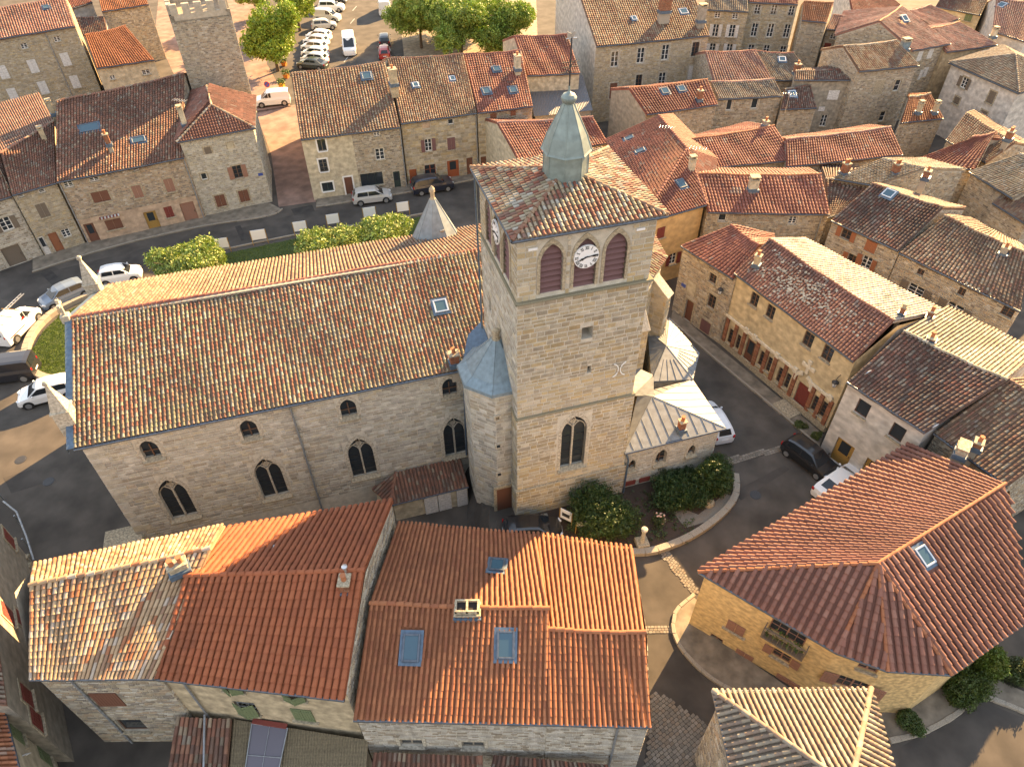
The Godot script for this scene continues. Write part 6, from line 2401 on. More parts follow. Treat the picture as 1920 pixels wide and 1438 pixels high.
func kerb_line(parent: Node3D, px: Array, wide: float, high: float, step: float, m: String, called := "kerb_stone") -> void:
	# single stones along a line of ground pixels
	var path = []
	for i in px.size() / 2: path.append(P(px[i * 2], px[i * 2 + 1], 0.0))
	var curve = Curve3D.new()
	curve.bake_interval = 0.1
	for i in path.size():
		var h = Vector3.ZERO
		if i > 0 and i < path.size() - 1: h = (path[i + 1] - path[i - 1]) * 0.18
		curve.add_point(path[i], -h, h)
	var L = curve.get_baked_length()
	var n = maxi(1, roundi(L / step))
	for i in n:
		var p = curve.sample_baked((i + 0.5) / n * L)
		var q = curve.sample_baked(minf(L, (i + 0.5) / n * L + 0.1))
		var r = curve.sample_baked(maxf(0.0, (i + 0.5) / n * L - 0.1))
		var d = (q - r).normalized()
		var key = "kerb_%.2f_%.2f_%.2f_%d" % [wide, high, snappedf(L / n, 0.05), i % 3]
		if not meshes.has(key):
			var mb = MB.new()
			mb.box(Transform3D(Basis.IDENTITY, Vector3(0, high * 0.5 - 0.05, 0)), Vector3(wide + rnd(-0.02, 0.02), high + 0.1 + rnd(-0.015, 0.015), snappedf(L / n, 0.05) - 0.012), 0.02)
			meshes[key] = mb.mesh(mats[m])
		put(parent, called, meshes[key], Transform3D(Basis.looking_at(d, UP), p), mats[m])

func cobbles(called: String, px: Array, size: Vector2, turn: float, single: int, y := 0.006) -> void:
	var pts = PackedVector2Array()
	var lo = Vector2(1e9, 1e9)
	var hi = Vector2(-1e9, -1e9)
	var R = Basis(UP, deg_to_rad(turn))
	for i in px.size() / 2:
		var p = R.inverse() * P(px[i * 2], px[i * 2 + 1], y)
		pts.append(Vector2(p.x, p.z))
		lo = lo.min(pts[i])
		hi = hi.max(pts[i])
	var mb = MB.new()
	var world = PackedVector2Array()
	for i in px.size() / 2:
		var p = P(px[i * 2], px[i * 2 + 1], y)
		world.append(Vector2(p.x, p.z))
	area(mb, world, y)
	var base = structure(called, mb, mats["asphalt_dark"])
	var sb = MB.new()
	var k = 0
	var row = 0
	var z = lo.y
	while z < hi.y:
		var x = lo.x + (0.5 * size.x if row % 2 else 0.0)
		while x < hi.x:
			var w = size.x * rnd(0.8, 1.15)
			if Geometry2D.is_point_in_polygon(Vector2(x + w * 0.5, z + size.y * 0.5), pts):
				var c = R * Vector3(x + w * 0.5, y, z + size.y * 0.5)
				var t = Transform3D(R * Basis(UP, rnd(-0.06, 0.06)), c)
				if k < single and in_view(c, 0.0):
					k += 1
					var b2 = t.basis * Basis.from_scale(Vector3(w - 0.02, 0.05, size.y - 0.02))
					put(base, "cobble", cobble_mesh(rng.randi() % 4), Transform3D(b2, c), stone_variant("paver"))
				else:
					sb.tint = pick("paver", 0.2)
					sb.box(t, Vector3(w - 0.02, 0.05, size.y - 0.02))
			x += w
		z += size.y
		row += 1
	if sb.v.size(): sub(base, "cobble_field", sb, mats["stone"], true)

func cobble_mesh(k: int) -> ArrayMesh:
	var key = "cobble_%d" % k
	if not meshes.has(key):
		var mb = MB.new()
		mb.box(Transform3D(Basis(UP, rnd(-0.05, 0.05)), Vector3(0, rnd(-0.1, 0.1), 0)), Vector3(1, 1, 1), 0.09)
		meshes[key] = mb.mesh(mats["stone"])
	return meshes[key]

func build_ground() -> void:
	church_frame = Transform3D(Basis(UP, deg_to_rad(CHURCH_TURN)), P(970, 972))
	var mb = MB.new()
	# fine cells round the sunken yard, one large frame beyond
	var x0 = -30.0
	var x1 = 10.0
	var z0 = -40.0
	var z1 = -10.0
	for r in [[-400.0, -600.0, x0, 200.0], [x1, -600.0, 400.0, 200.0], [x0, -600.0, x1, z0], [x0, z1, x1, 200.0]]:
		mb.quad(Vector3(r[0], 0, r[3]), Vector3(r[2], 0, r[3]), Vector3(r[2], 0, r[1]), Vector3(r[0], 0, r[1]))
	var s = 0.5
	for i in int((x1 - x0) / s):
		for j in int((z1 - z0) / s):
			var q = []
			for k in [[0, 1], [1, 1], [1, 0], [0, 0]]:
				var p = Vector3(x0 + (i + k[0]) * s, 0, z0 + (j + k[1]) * s)
				q.append(p + UP * dip(p))
			mb.quad(q[0], q[1], q[2], q[3])
	structure("ground", mb, mats["asphalt"])
	# lanes and the square
	sheet("road", [478, 208, 556, 196, 578, 265, 592, 378, 522, 388, 508, 290], 0.004, "asphalt_pink")
	sheet("road", [300, -40, 470, -40, 500, 120, 545, 200, 478, 212, 455, 160, 330, 150, 290, 60], 0.004, "asphalt_pink")
	sheet("path", [745, -10, 1005, -10, 1010, 130, 760, 130], 0.004, "sandy")
	sheet("road", [1185, 1045, 1240, 1040, 1300, 1120, 1268, 1170, 1262, 1200, 1320, 1275, 1400, 1325, 1350, 1370, 1215, 1290], 0.004, "asphalt_dark")
	sheet("road", [1690, 1400, 1760, 1360, 1820, 1322, 1850, 1318, 1930, 1350, 1930, 1470, 1680, 1470], 0.004, "asphalt_dark")
	sheet("road", [0, 440, 110, 505, 250, 470, 400, 440, 560, 400, 890, 340, 900, 390, 760, 402, 420, 470, 260, 540, 120, 600, 0, 560], 0.004, "asphalt_dark")
	# pavements in front of the row north of the church
	slab("pavement", [60, 510, 158, 478, 260, 450, 380, 424, 500, 405, 527, 392, 505, 380, 377, 400, 258, 428, 158, 455, 60, 485], 0.1, "pavement")
	slab("pavement", [592, 388, 765, 360, 895, 335, 893, 305, 760, 340, 594, 370], 0.1, "pavement")
	slab("pavement", [1258, 600, 1340, 672, 1470, 780, 1536, 838, 1545, 815, 1470, 752, 1340, 645, 1262, 580], 0.12, "pavement")
	slab("pavement", [1300, 1118, 1272, 1142, 1264, 1165, 1266, 1190, 1288, 1228, 1340, 1276, 1420, 1318, 1520, 1345, 1480, 1290, 1350, 1200, 1312, 1130], 0.12, "pavement")
	slab("pavement", [1668, 1388, 1730, 1372, 1790, 1340, 1822, 1312, 1850, 1308, 1930, 1338, 1930, 1300, 1860, 1270, 1800, 1230, 1650, 1340], 0.12, "pavement")
	var kerbs = structure("kerb", MB.new(), mats["kerb"])
	kerb_line(kerbs, [60, 511, 158, 479, 260, 451, 380, 425, 500, 406, 528, 392], 0.14, 0.13, 0.9, "kerb")
	kerb_line(kerbs, [592, 389, 765, 361, 895, 336], 0.14, 0.13, 0.9, "kerb")
	kerb_line(kerbs, [1258, 601, 1340, 673, 1470, 781, 1536, 839], 0.16, 0.15, 0.9, "kerb")
	kerb_line(kerbs, [1302, 1117, 1272, 1142, 1263, 1165, 1265, 1191, 1287, 1229, 1340, 1277, 1420, 1319], 0.2, 0.16, 0.6, "kerb")
	kerb_line(kerbs, [1668, 1390, 1730, 1374, 1790, 1342, 1822, 1314, 1850, 1309, 1930, 1340], 0.25, 0.16, 0.55, "kerb")
	kerb_line(kerbs, [405, 472, 560, 440, 700, 418, 800, 400], 0.16, 0.14, 0.9, "kerb")
	# cobbled bands and the cobbled lane
	cobbles("cobbled_band", [1365, 858, 1478, 832, 1480, 842, 1368, 872], Vector2(0.22, 0.16), 20, 90)
	cobbles("cobbled_band", [1232, 1032, 1250, 1028, 1312, 1108, 1300, 1118], Vector2(0.2, 0.15), 50, 80)
	cobbles("cobbled_band", [1208, 1176, 1264, 1173, 1264, 1188, 1210, 1189], Vector2(0.2, 0.15), 0, 80)
	cobbles("cobbled_lane", [1224, 1292, 1350, 1372, 1300, 1500, 1200, 1500], Vector2(0.24, 0.17), 35, 300)
	# lawns
	lawn("lawn", [400, 480, 560, 446, 700, 424, 800, 404, 830, 430, 640, 500, 420, 560], 0.06)
	lawn("lawn", [160, 566, 110, 592, 80, 622, 60, 655, 60, 684, 80, 702, 118, 712, 200, 700, 220, 600], 0.18)
	var ring = thing("garden_wall", "low curved stone wall round the small lawn at the church's west end", "wall", P(60, 660))
	var holder = Node3D.new()
	holder.name = "coping"
	holder.position = -ring.position
	ring.add_child(holder)
	kerb_line(holder, [168, 556, 110, 584, 72, 616, 52, 652, 53, 686, 76, 708, 116, 718], 0.55, 0.42, 0.75, "kerb", "stone")
	# the garden at the tower's foot
	var soil_px = [1020, 970, 1036, 1000, 1080, 1020, 1190, 1036, 1262, 1020, 1332, 980, 1374, 935, 1376, 890, 1350, 845, 1170, 905, 980, 965]
	sheet("planting_bed", soil_px, 0.12, "soil")
	sheet("gravel_path", [1255, 950, 1285, 990, 1335, 975, 1374, 930, 1360, 925, 1310, 965, 1285, 955, 1265, 935], 0.126, "gravel")
	var gw = thing("garden_wall", "low stone kerb wall curving round the garden below the clock tower", "wall", P(1190, 1030))
	var h2 = Node3D.new()
	h2.name = "coping"
	h2.position = -gw.position
	gw.add_child(h2)
	kerb_line(h2, [1020, 968, 1034, 1000, 1080, 1022, 1190, 1038, 1264, 1022, 1334, 982, 1376, 936, 1378, 892], 0.42, 0.3, 0.8, "kerb", "stone")
	# iron covers in the road
	for q in [[38, 862], [90, 903], [1417, 928], [1368, 690]]:
		var cb = MB.new()
		cb.lathe(P(q[0], q[1], 0.004), [[0.36, 0.0], [0.36, 0.012]], 20)
		cb.lathe(P(q[0], q[1], 0.004), [[0.30, 0.012], [0.29, 0.018]], 20)
		var o = structure("manhole_cover", cb, mats["iron"])
	# repaired patches in the asphalt
	sheet("road_patch", [75, 513, 95, 507, 118, 528, 98, 536], 0.009, "iron_road")
	sheet("road_patch", [545, 392, 585, 384, 590, 396, 552, 404], 0.009, "iron_road")
	sheet("road_patch", [1378, 925, 1395, 912, 1470, 872, 1482, 880, 1410, 925, 1390, 938], 0.009, "asphalt_dark")
	sheet("road_patch", [5, 895, 60, 880, 85, 905, 20, 925], 0.009, "asphalt_dark")
	sheet("road_patch", [440, 425, 450, 422, 462, 448, 452, 452], 0.009, "iron_road")
	sheet("road_patch", [650, 300, 700, 300, 700, 304, 650, 304], 0.009, "asphalt_dark")
	# parking lines
	var pl = MB.new()
	for i in 9:
		var p = P(660 - i * 2, 20 + i * 12, 0.006)
		var q = P(672 - i * 2, 20 + i * 12, 0.006)
		if i % 2 == 0: pl.quad(p, p + Vector3(0.12, 0, 0), p + Vector3(0.4, 0, -2.6), p + Vector3(0.28, 0, -2.6))
	structure("road_marking", pl, mats["paint_line"])

func lawn(called: String, px: Array, y: float) -> void:
	var base = slab(called, px, y, "grass")
	base.set_meta("kind", "structure")
	var pts = PackedVector2Array()
	var lo = Vector2(1e9, 1e9)
	var hi = Vector2(-1e9, -1e9)
	for i in px.size() / 2:
		var p = P(px[i * 2], px[i * 2 + 1], y)
		pts.append(Vector2(p.x, p.z))
		lo = lo.min(pts[i])
		hi = hi.max(pts[i])
	var blade = MB.new()
	for i in 5:
		var b = Vector3(rnd(-0.1, 0.1), 0, rnd(-0.1, 0.1))
		var d = Vector3(rnd(-1, 1), 0, rnd(-1, 1)).normalized()
		blade.tri(b - d * 0.012, b + d * 0.012, b + Vector3(rnd(-0.05, 0.05), rnd(0.06, 0.12), rnd(-0.05, 0.05)))
	var mm = MultiMesh.new()
	mm.transform_format = MultiMesh.TRANSFORM_3D
	mm.use_colors = true
	mm.mesh = blade.mesh(mats["leaf"])
	var at = []
	for i in 9000:
		var q = Vector2(rnd(lo.x, hi.x), rnd(lo.y, hi.y))
		if Geometry2D.is_point_in_polygon(q, pts): at.append(q)
	mm.instance_count = at.size()
	for i in at.size():
		mm.set_instance_transform(i, Transform3D(Basis(UP, rnd(0, TAU)) * rnd(0.8, 1.5), Vector3(at[i].x, y, at[i].y)))
		var k = rnd(0.7, 1.35)
		mm.set_instance_color(i, Color(0.10 * k, 0.15 * k, 0.022 * k))
	var o = MultiMeshInstance3D.new()
	o.name = numbered("grass")
	o.multimesh = mm
	add_child(o)
	o.set_meta("kind", "stuff")
	o.set_meta("label", "short green grass on the lawn")
	o.set_meta("category", "grass")

# ---------------------------------------------------------------- houses
func build_village() -> void:
	# --- south of the church, close to the eye
	var f1 = gable("stone_house", "rubble stone house with pale buff mottled tiles beside the orange roofed house", [V(54, 1274), V(287, 1272), V(394, 1029), V(54, 1097)], 7.5, {
		"pal": "buff", "pitch": 0.2, "row": 0.34, "tile": "wave", "single": 300, "wall": "mortar", "stone": "rubble", "size": SLIVER,
		"back": [V(60, 1058), V(421, 985)],
		"front": {"open": [[201, 1311, 1.2, 1.3, "panel", "wood_brown", {"name": "shutter"}], [247, 1360, 1.2, 1.3, "win", "", {"cols": 1, "rows": 1, "frame": "frame_brown"}]]}, "pipe": [0.27],
		"chimneys": [[337, 1070, 9.0, 0.75, 0.45, 0.5, "dressed", 2, 30.0]]})
	var f2 = gable("rendered_house", "sand rendered house with plain orange tiles and green shutters", [V(287, 1272), V(645, 1313), V(683, 1070), V(345, 1080)], 7.3, {
		"sag": 0.03, "pal": "orange", "pitch": 0.285, "row": 0.36, "tile": "wave", "single": 300, "jitter": 0.06, "wall": "plaster_sand", "back": [V(425, 990), V(737, 938)], "over": 0.3,
		"front": {"open": [[462, 1327, 0.95, 1.2, "ajar", "wood_green"], [568, 1340, 0.95, 1.2, "shut", "wood_green"], [435, 1288, 0.95, 0.6, "ajar", "wood_green"], [552, 1305, 0.95, 0.6, "ajar", "wood_green"]]},
		"right": {"mat": "mortar", "stone": "rubble", "size": SLIVER}, "skylights": [],
		"chimneys": [[650, 1105, 8.5, 0.42, 0.55, 0.7, "brick", 1, 0.0]], "pipe": [0.12]})
	roof_window_bits(f2)
	var f3 = gable("whitewashed_house", "pale rubble house with clay tiles, two long roof windows and a wide chimney", [V(662, 1350), V(1026, 1358), V(1030, 1142), V(693, 1131)], 6.2, {
		"pal": "clay", "pitch": 0.225, "row": 0.31, "single": 300, "jitter": 0.08, "wall": "mortar_pale", "stone": "whitewash", "size": SLIVER, "back": [V(745, 980), V(1004, 1002)],
		"front": {"sur": "dressed_pale", "open": [[771, 1392, 1.0, 0.8, "win", "", {"cols": 2, "rows": 2, "frame": "frame_stone"}], [887, 1396, 1.0, 0.8, "win", "", {"cols": 2, "rows": 2, "frame": "frame_stone"}]]},
		"skylights": [[771, 1215, 0.66, 1.05], [948, 1210, 0.66, 1.05]],
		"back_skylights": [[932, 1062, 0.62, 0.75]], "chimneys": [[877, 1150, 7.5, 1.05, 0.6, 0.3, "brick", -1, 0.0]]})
	gable("whitewashed_house", "pale rubble end house with bright clay tiles and a lower ridge", [V(1026, 1358), V(1222, 1363), V(1210, 1187), V(1024, 1180)], 6.2, {
		"pal": "clay", "pitch": 0.225, "row": 0.31, "single": 300, "jitter": 0.08, "wall": "mortar_pale", "stone": "whitewash", "size": SLIVER, "back": [V(1004, 1000), V(1187, 1027)], "back_height": 5.7, "pipe": [0.7]})
	# the house at the right-hand lower corner
	var hb = 6.6
	var ap = P(1595, 1476, 8.7)
	var k4 = PackedVector3Array([P(1338, 1297, hb), P(1633, 1293, hb), P(1690, 1500, hb), P(1400, 1560, hb)])
	solid("corner_house", "small rendered house with a hipped roof of weathered buff tiles", k4, [
		[PackedVector3Array([k4[0], k4[1], ap]), false], [PackedVector3Array([k4[3], k4[0], ap]), false], [PackedVector3Array([k4[1], k4[2], ap]), false], [PackedVector3Array([k4[2], k4[3], ap]), false]],
		[[ap, k4[0]], [ap, k4[1]]], {"pal": "grey", "pitch": 0.235, "row": 0.3, "single": 300, "jitter": 0.14, "wall": "mortar", "gutters": [0, 3], "stone": "rubble"})
	# --- the yellow house
	var hy = 5.2
	var y = [P(1706, 833, hy), P(1514, 931, hy), P(1310, 1073, hy), P(1569, 1224, hy), P(1665, 1258, hy), P(1784, 1265, hy), P(1935, 1158, hy), P(1885, 1070, hy), P(1960, 950, hy), P(1900, 900, hy)]
	var ya = P(1647, 1057, 7.35)
	var yr = P(1885, 908, 7.35)
	solid("yellow_house", "yellow rendered house with a many sided brown red tile roof", PackedVector3Array([y[0], y[2], y[3], y[4], y[5], y[6], y[9]]), [
		[PackedVector3Array([y[0], y[2], ya, yr]), true], [PackedVector3Array([y[2], y[3], ya]), false], [PackedVector3Array([y[3], y[4], ya]), false], [PackedVector3Array([y[4], y[5], ya]), false],
		[PackedVector3Array([y[5], y[6], yr, ya]), false]],
		[[ya, y[2]], [ya, y[3]], [ya, y[4]], [ya, y[5]], [ya, yr]], {
		"pal": "ember", "pitch": 0.35, "row": 0.38, "single": 300, "jitter": 0.08, "ridge_pal": "clay", "ridge_size": 0.3, "wall": "plaster_gold", "sur": "", "gutters": [0, 1, 2, 3, 4],
		"edge1": {"open": [[1380, 1177, 0.95, 0.8, "shut", "wood_rose"], [1343, 1200, 0.7, 0.75, "win", "", {"frame": "wood_rose", "rows": 2}], [1395, 1231, 0.95, 0.85, "shut", "wood_rose"], [1477, 1187, 1.7, 1.0, "win", "", {"frame": "wood_rose", "cols": 4, "rows": 2}], [1466, 1230, 0.9, 0.7, "open", "wood_rose", {"frame": "wood_rose", "rows": 2}], [1478, 1281, 1.3, 0.8, "shut", "wood_rose"]]},
		"edge2": {"open": [[1628, 1253, 0.85, 0.5, "win", "", {"frame": "wood_rose", "rows": 2}], [1600, 1284, 1.4, 1.0, "open", "wood_rose", {"frame": "wood_rose", "cols": 4, "rows": 2}]]},
		"skylights": [[4, [1733, 1043, 0.6, 0.85, "steel"]]]})
	yellow_balcony()
	# --- the school and its neighbours
	var sch = gable("old_school", "yellow rendered school with brick framed windows and a stone cross over the door", [V(1377, 512), V(1601, 678), V(1676, 603), V(1443, 448)], 6.7, {
		"category": "school", "group": "", "pal": "ember", "pitch": 0.235, "row": 0.3, "wall": "plaster_yellow", "single": 0, "tile": "wave", "back_pal": "pale_tile", "back": [V(1508, 446), V(1772, 584)],
		"front": {"sur": "", "open": [[1415, 562, 0.75, 1.1, "win", "", {"frame": "frame_brown", "rows": 3}], [1445, 585, 0.75, 1.1, "win", "", {"frame": "frame_brown", "rows": 3}], [1516, 637, 0.8, 1.15, "win", "", {"frame": "frame_brown", "rows": 3}], [1552, 663, 0.8, 1.15, "win", "", {"frame": "frame_brown", "rows": 3}], [1369.5, 630, 0.42, 1.35, "win", "", {"frame": "frame_brown", "cols": 1, "rows": 4}], [1384, 641, 0.42, 1.35, "win", "", {"frame": "frame_brown", "cols": 1, "rows": 4}], [1404, 661, 0.9, 2.4, "door", "wood_brown", {"glazed": true}], [1427.6, 672, 0.42, 1.35, "win", "", {"frame": "frame_brown", "cols": 1, "rows": 4}], [1442, 683, 0.42, 1.35, "win", "", {"frame": "frame_brown", "cols": 1, "rows": 4}], [1462, 703, 0.42, 1.35, "win", "", {"frame": "frame_brown", "cols": 1, "rows": 4}], [1476.5, 714, 0.42, 1.35, "win", "", {"frame": "frame_brown", "cols": 1, "rows": 4}], [1500, 752, 1.15, 2.3, "door", "wood_red"], [1528, 756, 0.42, 1.35, "win", "", {"frame": "frame_brown", "cols": 1, "rows": 4}], [1544, 767, 0.42, 1.35, "win", "", {"frame": "frame_brown", "cols": 1, "rows": 4}]]},
		"chimneys": [[1418, 498, 7.3, 0.4, 0.4, 0.85, "plaster_sand", 1, 55.0], [1690, 590, 7.8, 0.3, 0.3, 0.6, "brick", 0, 55.0], [1742, 598, 7.2, 0.35, 0.35, 0.6, "brick", 1, 55.0]]})
	school_front(sch)
	gable("stone_house", "ochre stone house with a hipped red roof joined to the school", [V(1277, 461), V(1375, 523), V(1424, 461), V(1371, 422)], 6.3, {
		"pal": "red", "pitch": 0.26, "row": 0.34, "wall": "mortar", "stone": "rubble", "tile": "wave",
		"front": {"sur": "dressed", "open": [[1337, 522, 0.7, 0.8, "win", "", {"frame": "frame_brown"}], [1335, 565, 0.75, 1.2, "win", "", {"frame": "frame_brown"}], [1323, 612, 1.0, 1.1, "panel", "wood_mauve", {"name": "shutter"}], [1290, 590, 0.8, 2.0, "door", "wood_brown"], [1297, 540, 0.8, 1.1, "panel", "plaster_cream", {"name": "blocked_window"}]]}})
	gable("white_house", "whitewashed terrace house with ochre glazed doors and dark mottled tiles", [V(1589, 716), V(1735, 811), V(1888, 713), V(1695, 621)], 6.5, {
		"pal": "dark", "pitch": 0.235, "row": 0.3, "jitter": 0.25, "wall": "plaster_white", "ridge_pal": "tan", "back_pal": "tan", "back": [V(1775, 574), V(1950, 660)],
		"front": {"sur": "", "open": [[1618, 766, 0.85, 1.15, "win", "", {"frame": "frame_brown", "cols": 1, "rows": 1}], [1683, 811, 0.85, 1.15, "win", "", {"frame": "frame_brown", "cols": 1, "rows": 1}], [1592, 822, 1.25, 2.1, "garage", "wood_ochre", {"glazed": true}], [1645, 862, 1.1, 2.1, "garage", "wood_ochre", {"glazed": true}]]},
		"chimneys": [[1745, 640, 8.2, 0.5, 0.4, 0.3, "brick", 1, 55.0]]})
	gable("terrace_house", "terrace house with patchy brown tiles below the white house", [V(1752, 812), V(1890, 912), V(2040, 800), V(1890, 712)], 5.9, {"pal": "brown", "jitter": 0.25, "wall": "mortar", "chimneys": [[1830, 840, 6.6, 0.5, 0.4, 0.5, "brick", 1, 55.0], [1800, 850, 6.4, 0.9, 0.5, 0.4, "mortar_grey", 0, 55.0]]})
	gable("stone_terrace", "long rubble stone house with dark mottled tiles and brown shutters behind the school", [V(1559, 413), V(1685, 470), V(1769, 390), V(1636, 344)], 7.0, {
		"pal": "dark", "jitter": 0.25, "wall": "mortar", "stone": "rubble", "ridge_pal": "brown", "pitch": 0.24, "row": 0.31,
		"front": {"open": [[1588, 437, 0.8, 1.0, "open", "wood_rust", {"frame": "frame_brown"}], [1634, 461, 0.9, 1.0, "shut", "wood_rust"], [1598, 488, 0.8, 1.0, "open", "wood_rust", {"frame": "frame_brown"}], [1625, 492, 0.8, 1.0, "open", "wood_rust"]]},
		"skylights": [[1667, 364, 0.75, 0.75, "steel"]], "chimneys": [[1735, 335, 8.0, 0.5, 0.5, 0.7, "brick", 1, 55.0]]})
	gable("stone_terrace", "rubble stone house with dark mottled tiles continuing the terrace", [V(1687, 474), V(1914, 583), V(1935, 480), V(1771, 404)], 6.9, {
		"pal": "brown", "jitter": 0.25, "wall": "mortar", "stone": "rubble", "pitch": 0.24, "row": 0.31,
		"front": {"open": [[1727, 510, 0.5, 0.5, "win", "", {"frame": "frame_brown"}], [1804, 547, 0.5, 0.6, "win", "", {"frame": "frame_brown"}], [1717, 545, 1.2, 0.9, "open", "wood_grey"], [1790, 580, 1.2, 0.9, "open", "wood_grey"], [1890, 585, 0.8, 0.7, "win", "", {"frame": "frame_brown"}]]},
		"chimneys": [[1880, 478, 8.1, 0.45, 0.45, 0.6, "plaster_grey", 1, 50.0]]})
	# --- roofs right of the tower
	var c8 = [P(1136, 262, 6.9), P(1200, 420, 6.9), P(1325, 384, 6.9), P(1345, 300, 6.9), P(1260, 214, 6.9)]
	var r8 = P(1288, 279, 9.0)
	var s8 = P(1235, 216.5, 8.8)
	solid("orange_house", "orange rendered house with a hipped red roof right behind the tower", PackedVector3Array([c8[0], c8[1], c8[2], c8[3], c8[4]]), [
		[PackedVector3Array([c8[0], c8[1], r8, s8]), true], [PackedVector3Array([c8[1], c8[2], r8]), false], [PackedVector3Array([c8[2], c8[3], r8]), false], [PackedVector3Array([c8[3], c8[4], s8, r8]), true]],
		[[r8, c8[1]], [r8, c8[2]], [s8, r8]], {"pal": "red", "pitch": 0.25, "row": 0.33, "wall": "plaster_orange", "gutters": [1],
		"edge1": {"open": [[1239, 436, 0.8, 1.0, "shut", "wood_red"], [1262, 485, 0.75, 1.1, "open", "wood_red"], [1258, 516, 1.1, 2.0, "garage", "wood_brown"]]},
		"skylights": [[0, [1180, 260, 0.55, 0.8]], [0, [1200, 284, 0.55, 0.8]], [1, [1277, 346, 0.7, 0.75]]],
		"chimneys": [[1295, 325, 7.9, 0.5, 0.45, 1.3, "plaster_cream", 0, 15.0]]})
	gable("stone_house", "stone house with a red roof, broad chimney and two small windows under the eave", [V(1328, 398), V(1557, 402), V(1540, 328), V(1310, 326)], 6.5, {
		"pal": "red", "pitch": 0.27, "row": 0.36, "tile": "wave", "wall": "mortar", "stone": "rubble", "back": [V(1305, 316), V(1517, 317)], "ridge_pal": "clay",
		"front": {"sur": "dressed_pale", "open": [[1355, 408, 0.65, 0.65, "win", "", {"rows": 1, "cols": 1}], [1487, 413, 0.65, 0.7, "win"]]}, "chimneys": [[1411, 356, 7.3, 0.75, 0.6, 0.95, "plaster_cream", 0, 0.0]], "pipe": [0.95]})
	gable("stone_house", "low stone house with a red roof between the orange house and the long red roof", [V(1306, 317), V(1493, 300), V(1452, 237), V(1284, 263)], 6.3, {"pal": "red", "pitch": 0.25, "row": 0.34, "tile": "wave", "wall": "mortar", "stone": "rubble", "ridge_pal": "clay", "chimneys": [[1435, 237, 7.6, 0.5, 0.5, 0.5, "plaster_grey", 1, 10.0]]})
	gable("barn", "long low barn with a plain dark red roof", [V(1475, 313), V(1694, 290), V(1670, 239), V(1474, 262)], 6.2, {"category": "barn", "group": "", "pal": "red", "pitch": 0.25, "row": 0.34, "tile": "wave", "wall": "mortar", "ridge_pal": "rose"})
	gable("stone_house", "small stone house with streaked red roof, two roof windows and brick chimney", [V(1213, 215), V(1347, 196), V(1327, 150), V(1180, 166)], 6.6, {"pal": "red", "pitch": 0.3, "row": 0.36, "wall": "mortar", "stone": "rubble", "ridge_pal": "clay",
		"left": {"mat": "plaster_grey", "stone": ""}, "skylights": [[1247, 171, 0.75, 0.8], [1278, 167, 0.75, 0.8]], "chimneys": [[1311, 188, 7.0, 0.5, 0.5, 1.0, "brick", 1, 10.0]]})
	gable("stone_house", "stone house with a grey brown roof and two narrow dark windows", [V(1347, 186), V(1469, 180), V(1452, 149), V(1333, 154)], 6.6, {"pal": "grey", "wall": "mortar", "stone": "rubble", "ridge_pal": "rose",
		"front": {"sur": "dressed_pale", "open": [[1368, 197, 0.6, 1.1, "win", "", {"cols": 1, "rows": 1}], [1416, 193, 0.7, 1.2, "win", "", {"cols": 1, "rows": 1}]]}})
	gable("village_house", "house with a bright red roof before the row with white shutters", [V(1339, 154), V(1449, 149), V(1417, 95), V(1323, 98)], 6.6, {"pal": "rose", "pitch": 0.27, "wall": "mortar", "ridge_pal": "red"})
	gable("village_house", "house with a grey tiled roof and a brick chimney beside the bright red roof", [V(1448, 150), V(1530, 152), V(1489, 100), V(1418, 96)], 6.4, {"pal": "grey", "wall": "mortar", "ridge_pal": "red", "skylights": [[1467, 112, 0.7, 0.7, "steel"]], "chimneys": [[1493, 138, 7.0, 0.6, 0.5, 1.0, "brick", 1, 10.0]]})
	gable("plaster_house", "grey rendered house with a white blind and an air conditioner", [V(1490, 150), V(1602, 150), V(1596, 128), V(1492, 134)], 7.4, {"pal": "dark", "wall": "plaster_grey", "slope": 0.2,
		"front": {"open": [[1563, 178, 1.2, 1.0, "panel", "wood_white", {"name": "blind"}], [1545, 226, 0.7, 1.3, "win"], [1541, 204, 0.7, 0.5, "panel", "wood_white", {"name": "air_conditioner"}]]}})
	gable("village_house", "low house with a small dark roof and one roof window", [V(1465, 205), V(1532, 202), V(1520, 160), V(1472, 168)], 5.6, {"pal": "dark", "wall": "mortar", "stone": "rubble", "skylights": [[1486, 177, 0.7, 0.8, "steel"]]})
	gable("stone_house", "tall rubble gabled house with a brown roof and a round capped chimney", [V(1612, 134), V(1725, 123), V(1681, 77), V(1582, 87)], 8.6, {"pal": "brown", "jitter": 0.1, "wall": "mortar", "stone": "rubble", "sur": "dressed", "ridge_pal": "tan",
		"front": {"open": [[1683, 160, 0.7, 1.2, "win", "", {"cols": 1, "rows": 2}], [1655, 218, 0.7, 1.1, "win", "", {"cols": 1, "rows": 2}], [1648, 165, 0.9, 1.4, "panel", "dressed", {"name": "blocked_window"}]]}, "chimneys": [[1695, 93, 9.3, 0.8, 0.7, 0.9, "zinc", 0, 10.0]]})
	gable("village_house", "small house with streaky red and tan tiles below the tall gabled house", [V(1690, 230), V(1770, 222), V(1745, 176), V(1705, 182)], 5.8, {"pal": "clay", "wall": "mortar", "stone": "rubble", "ridge_pal": "tan", "chimneys": [[1722, 212, 6.3, 0.4, 0.4, 1.0, "plaster_sand", 0, 10.0], [1752, 212, 6.2, 0.4, 0.4, 1.0, "plaster_sand", 0, 10.0]]})
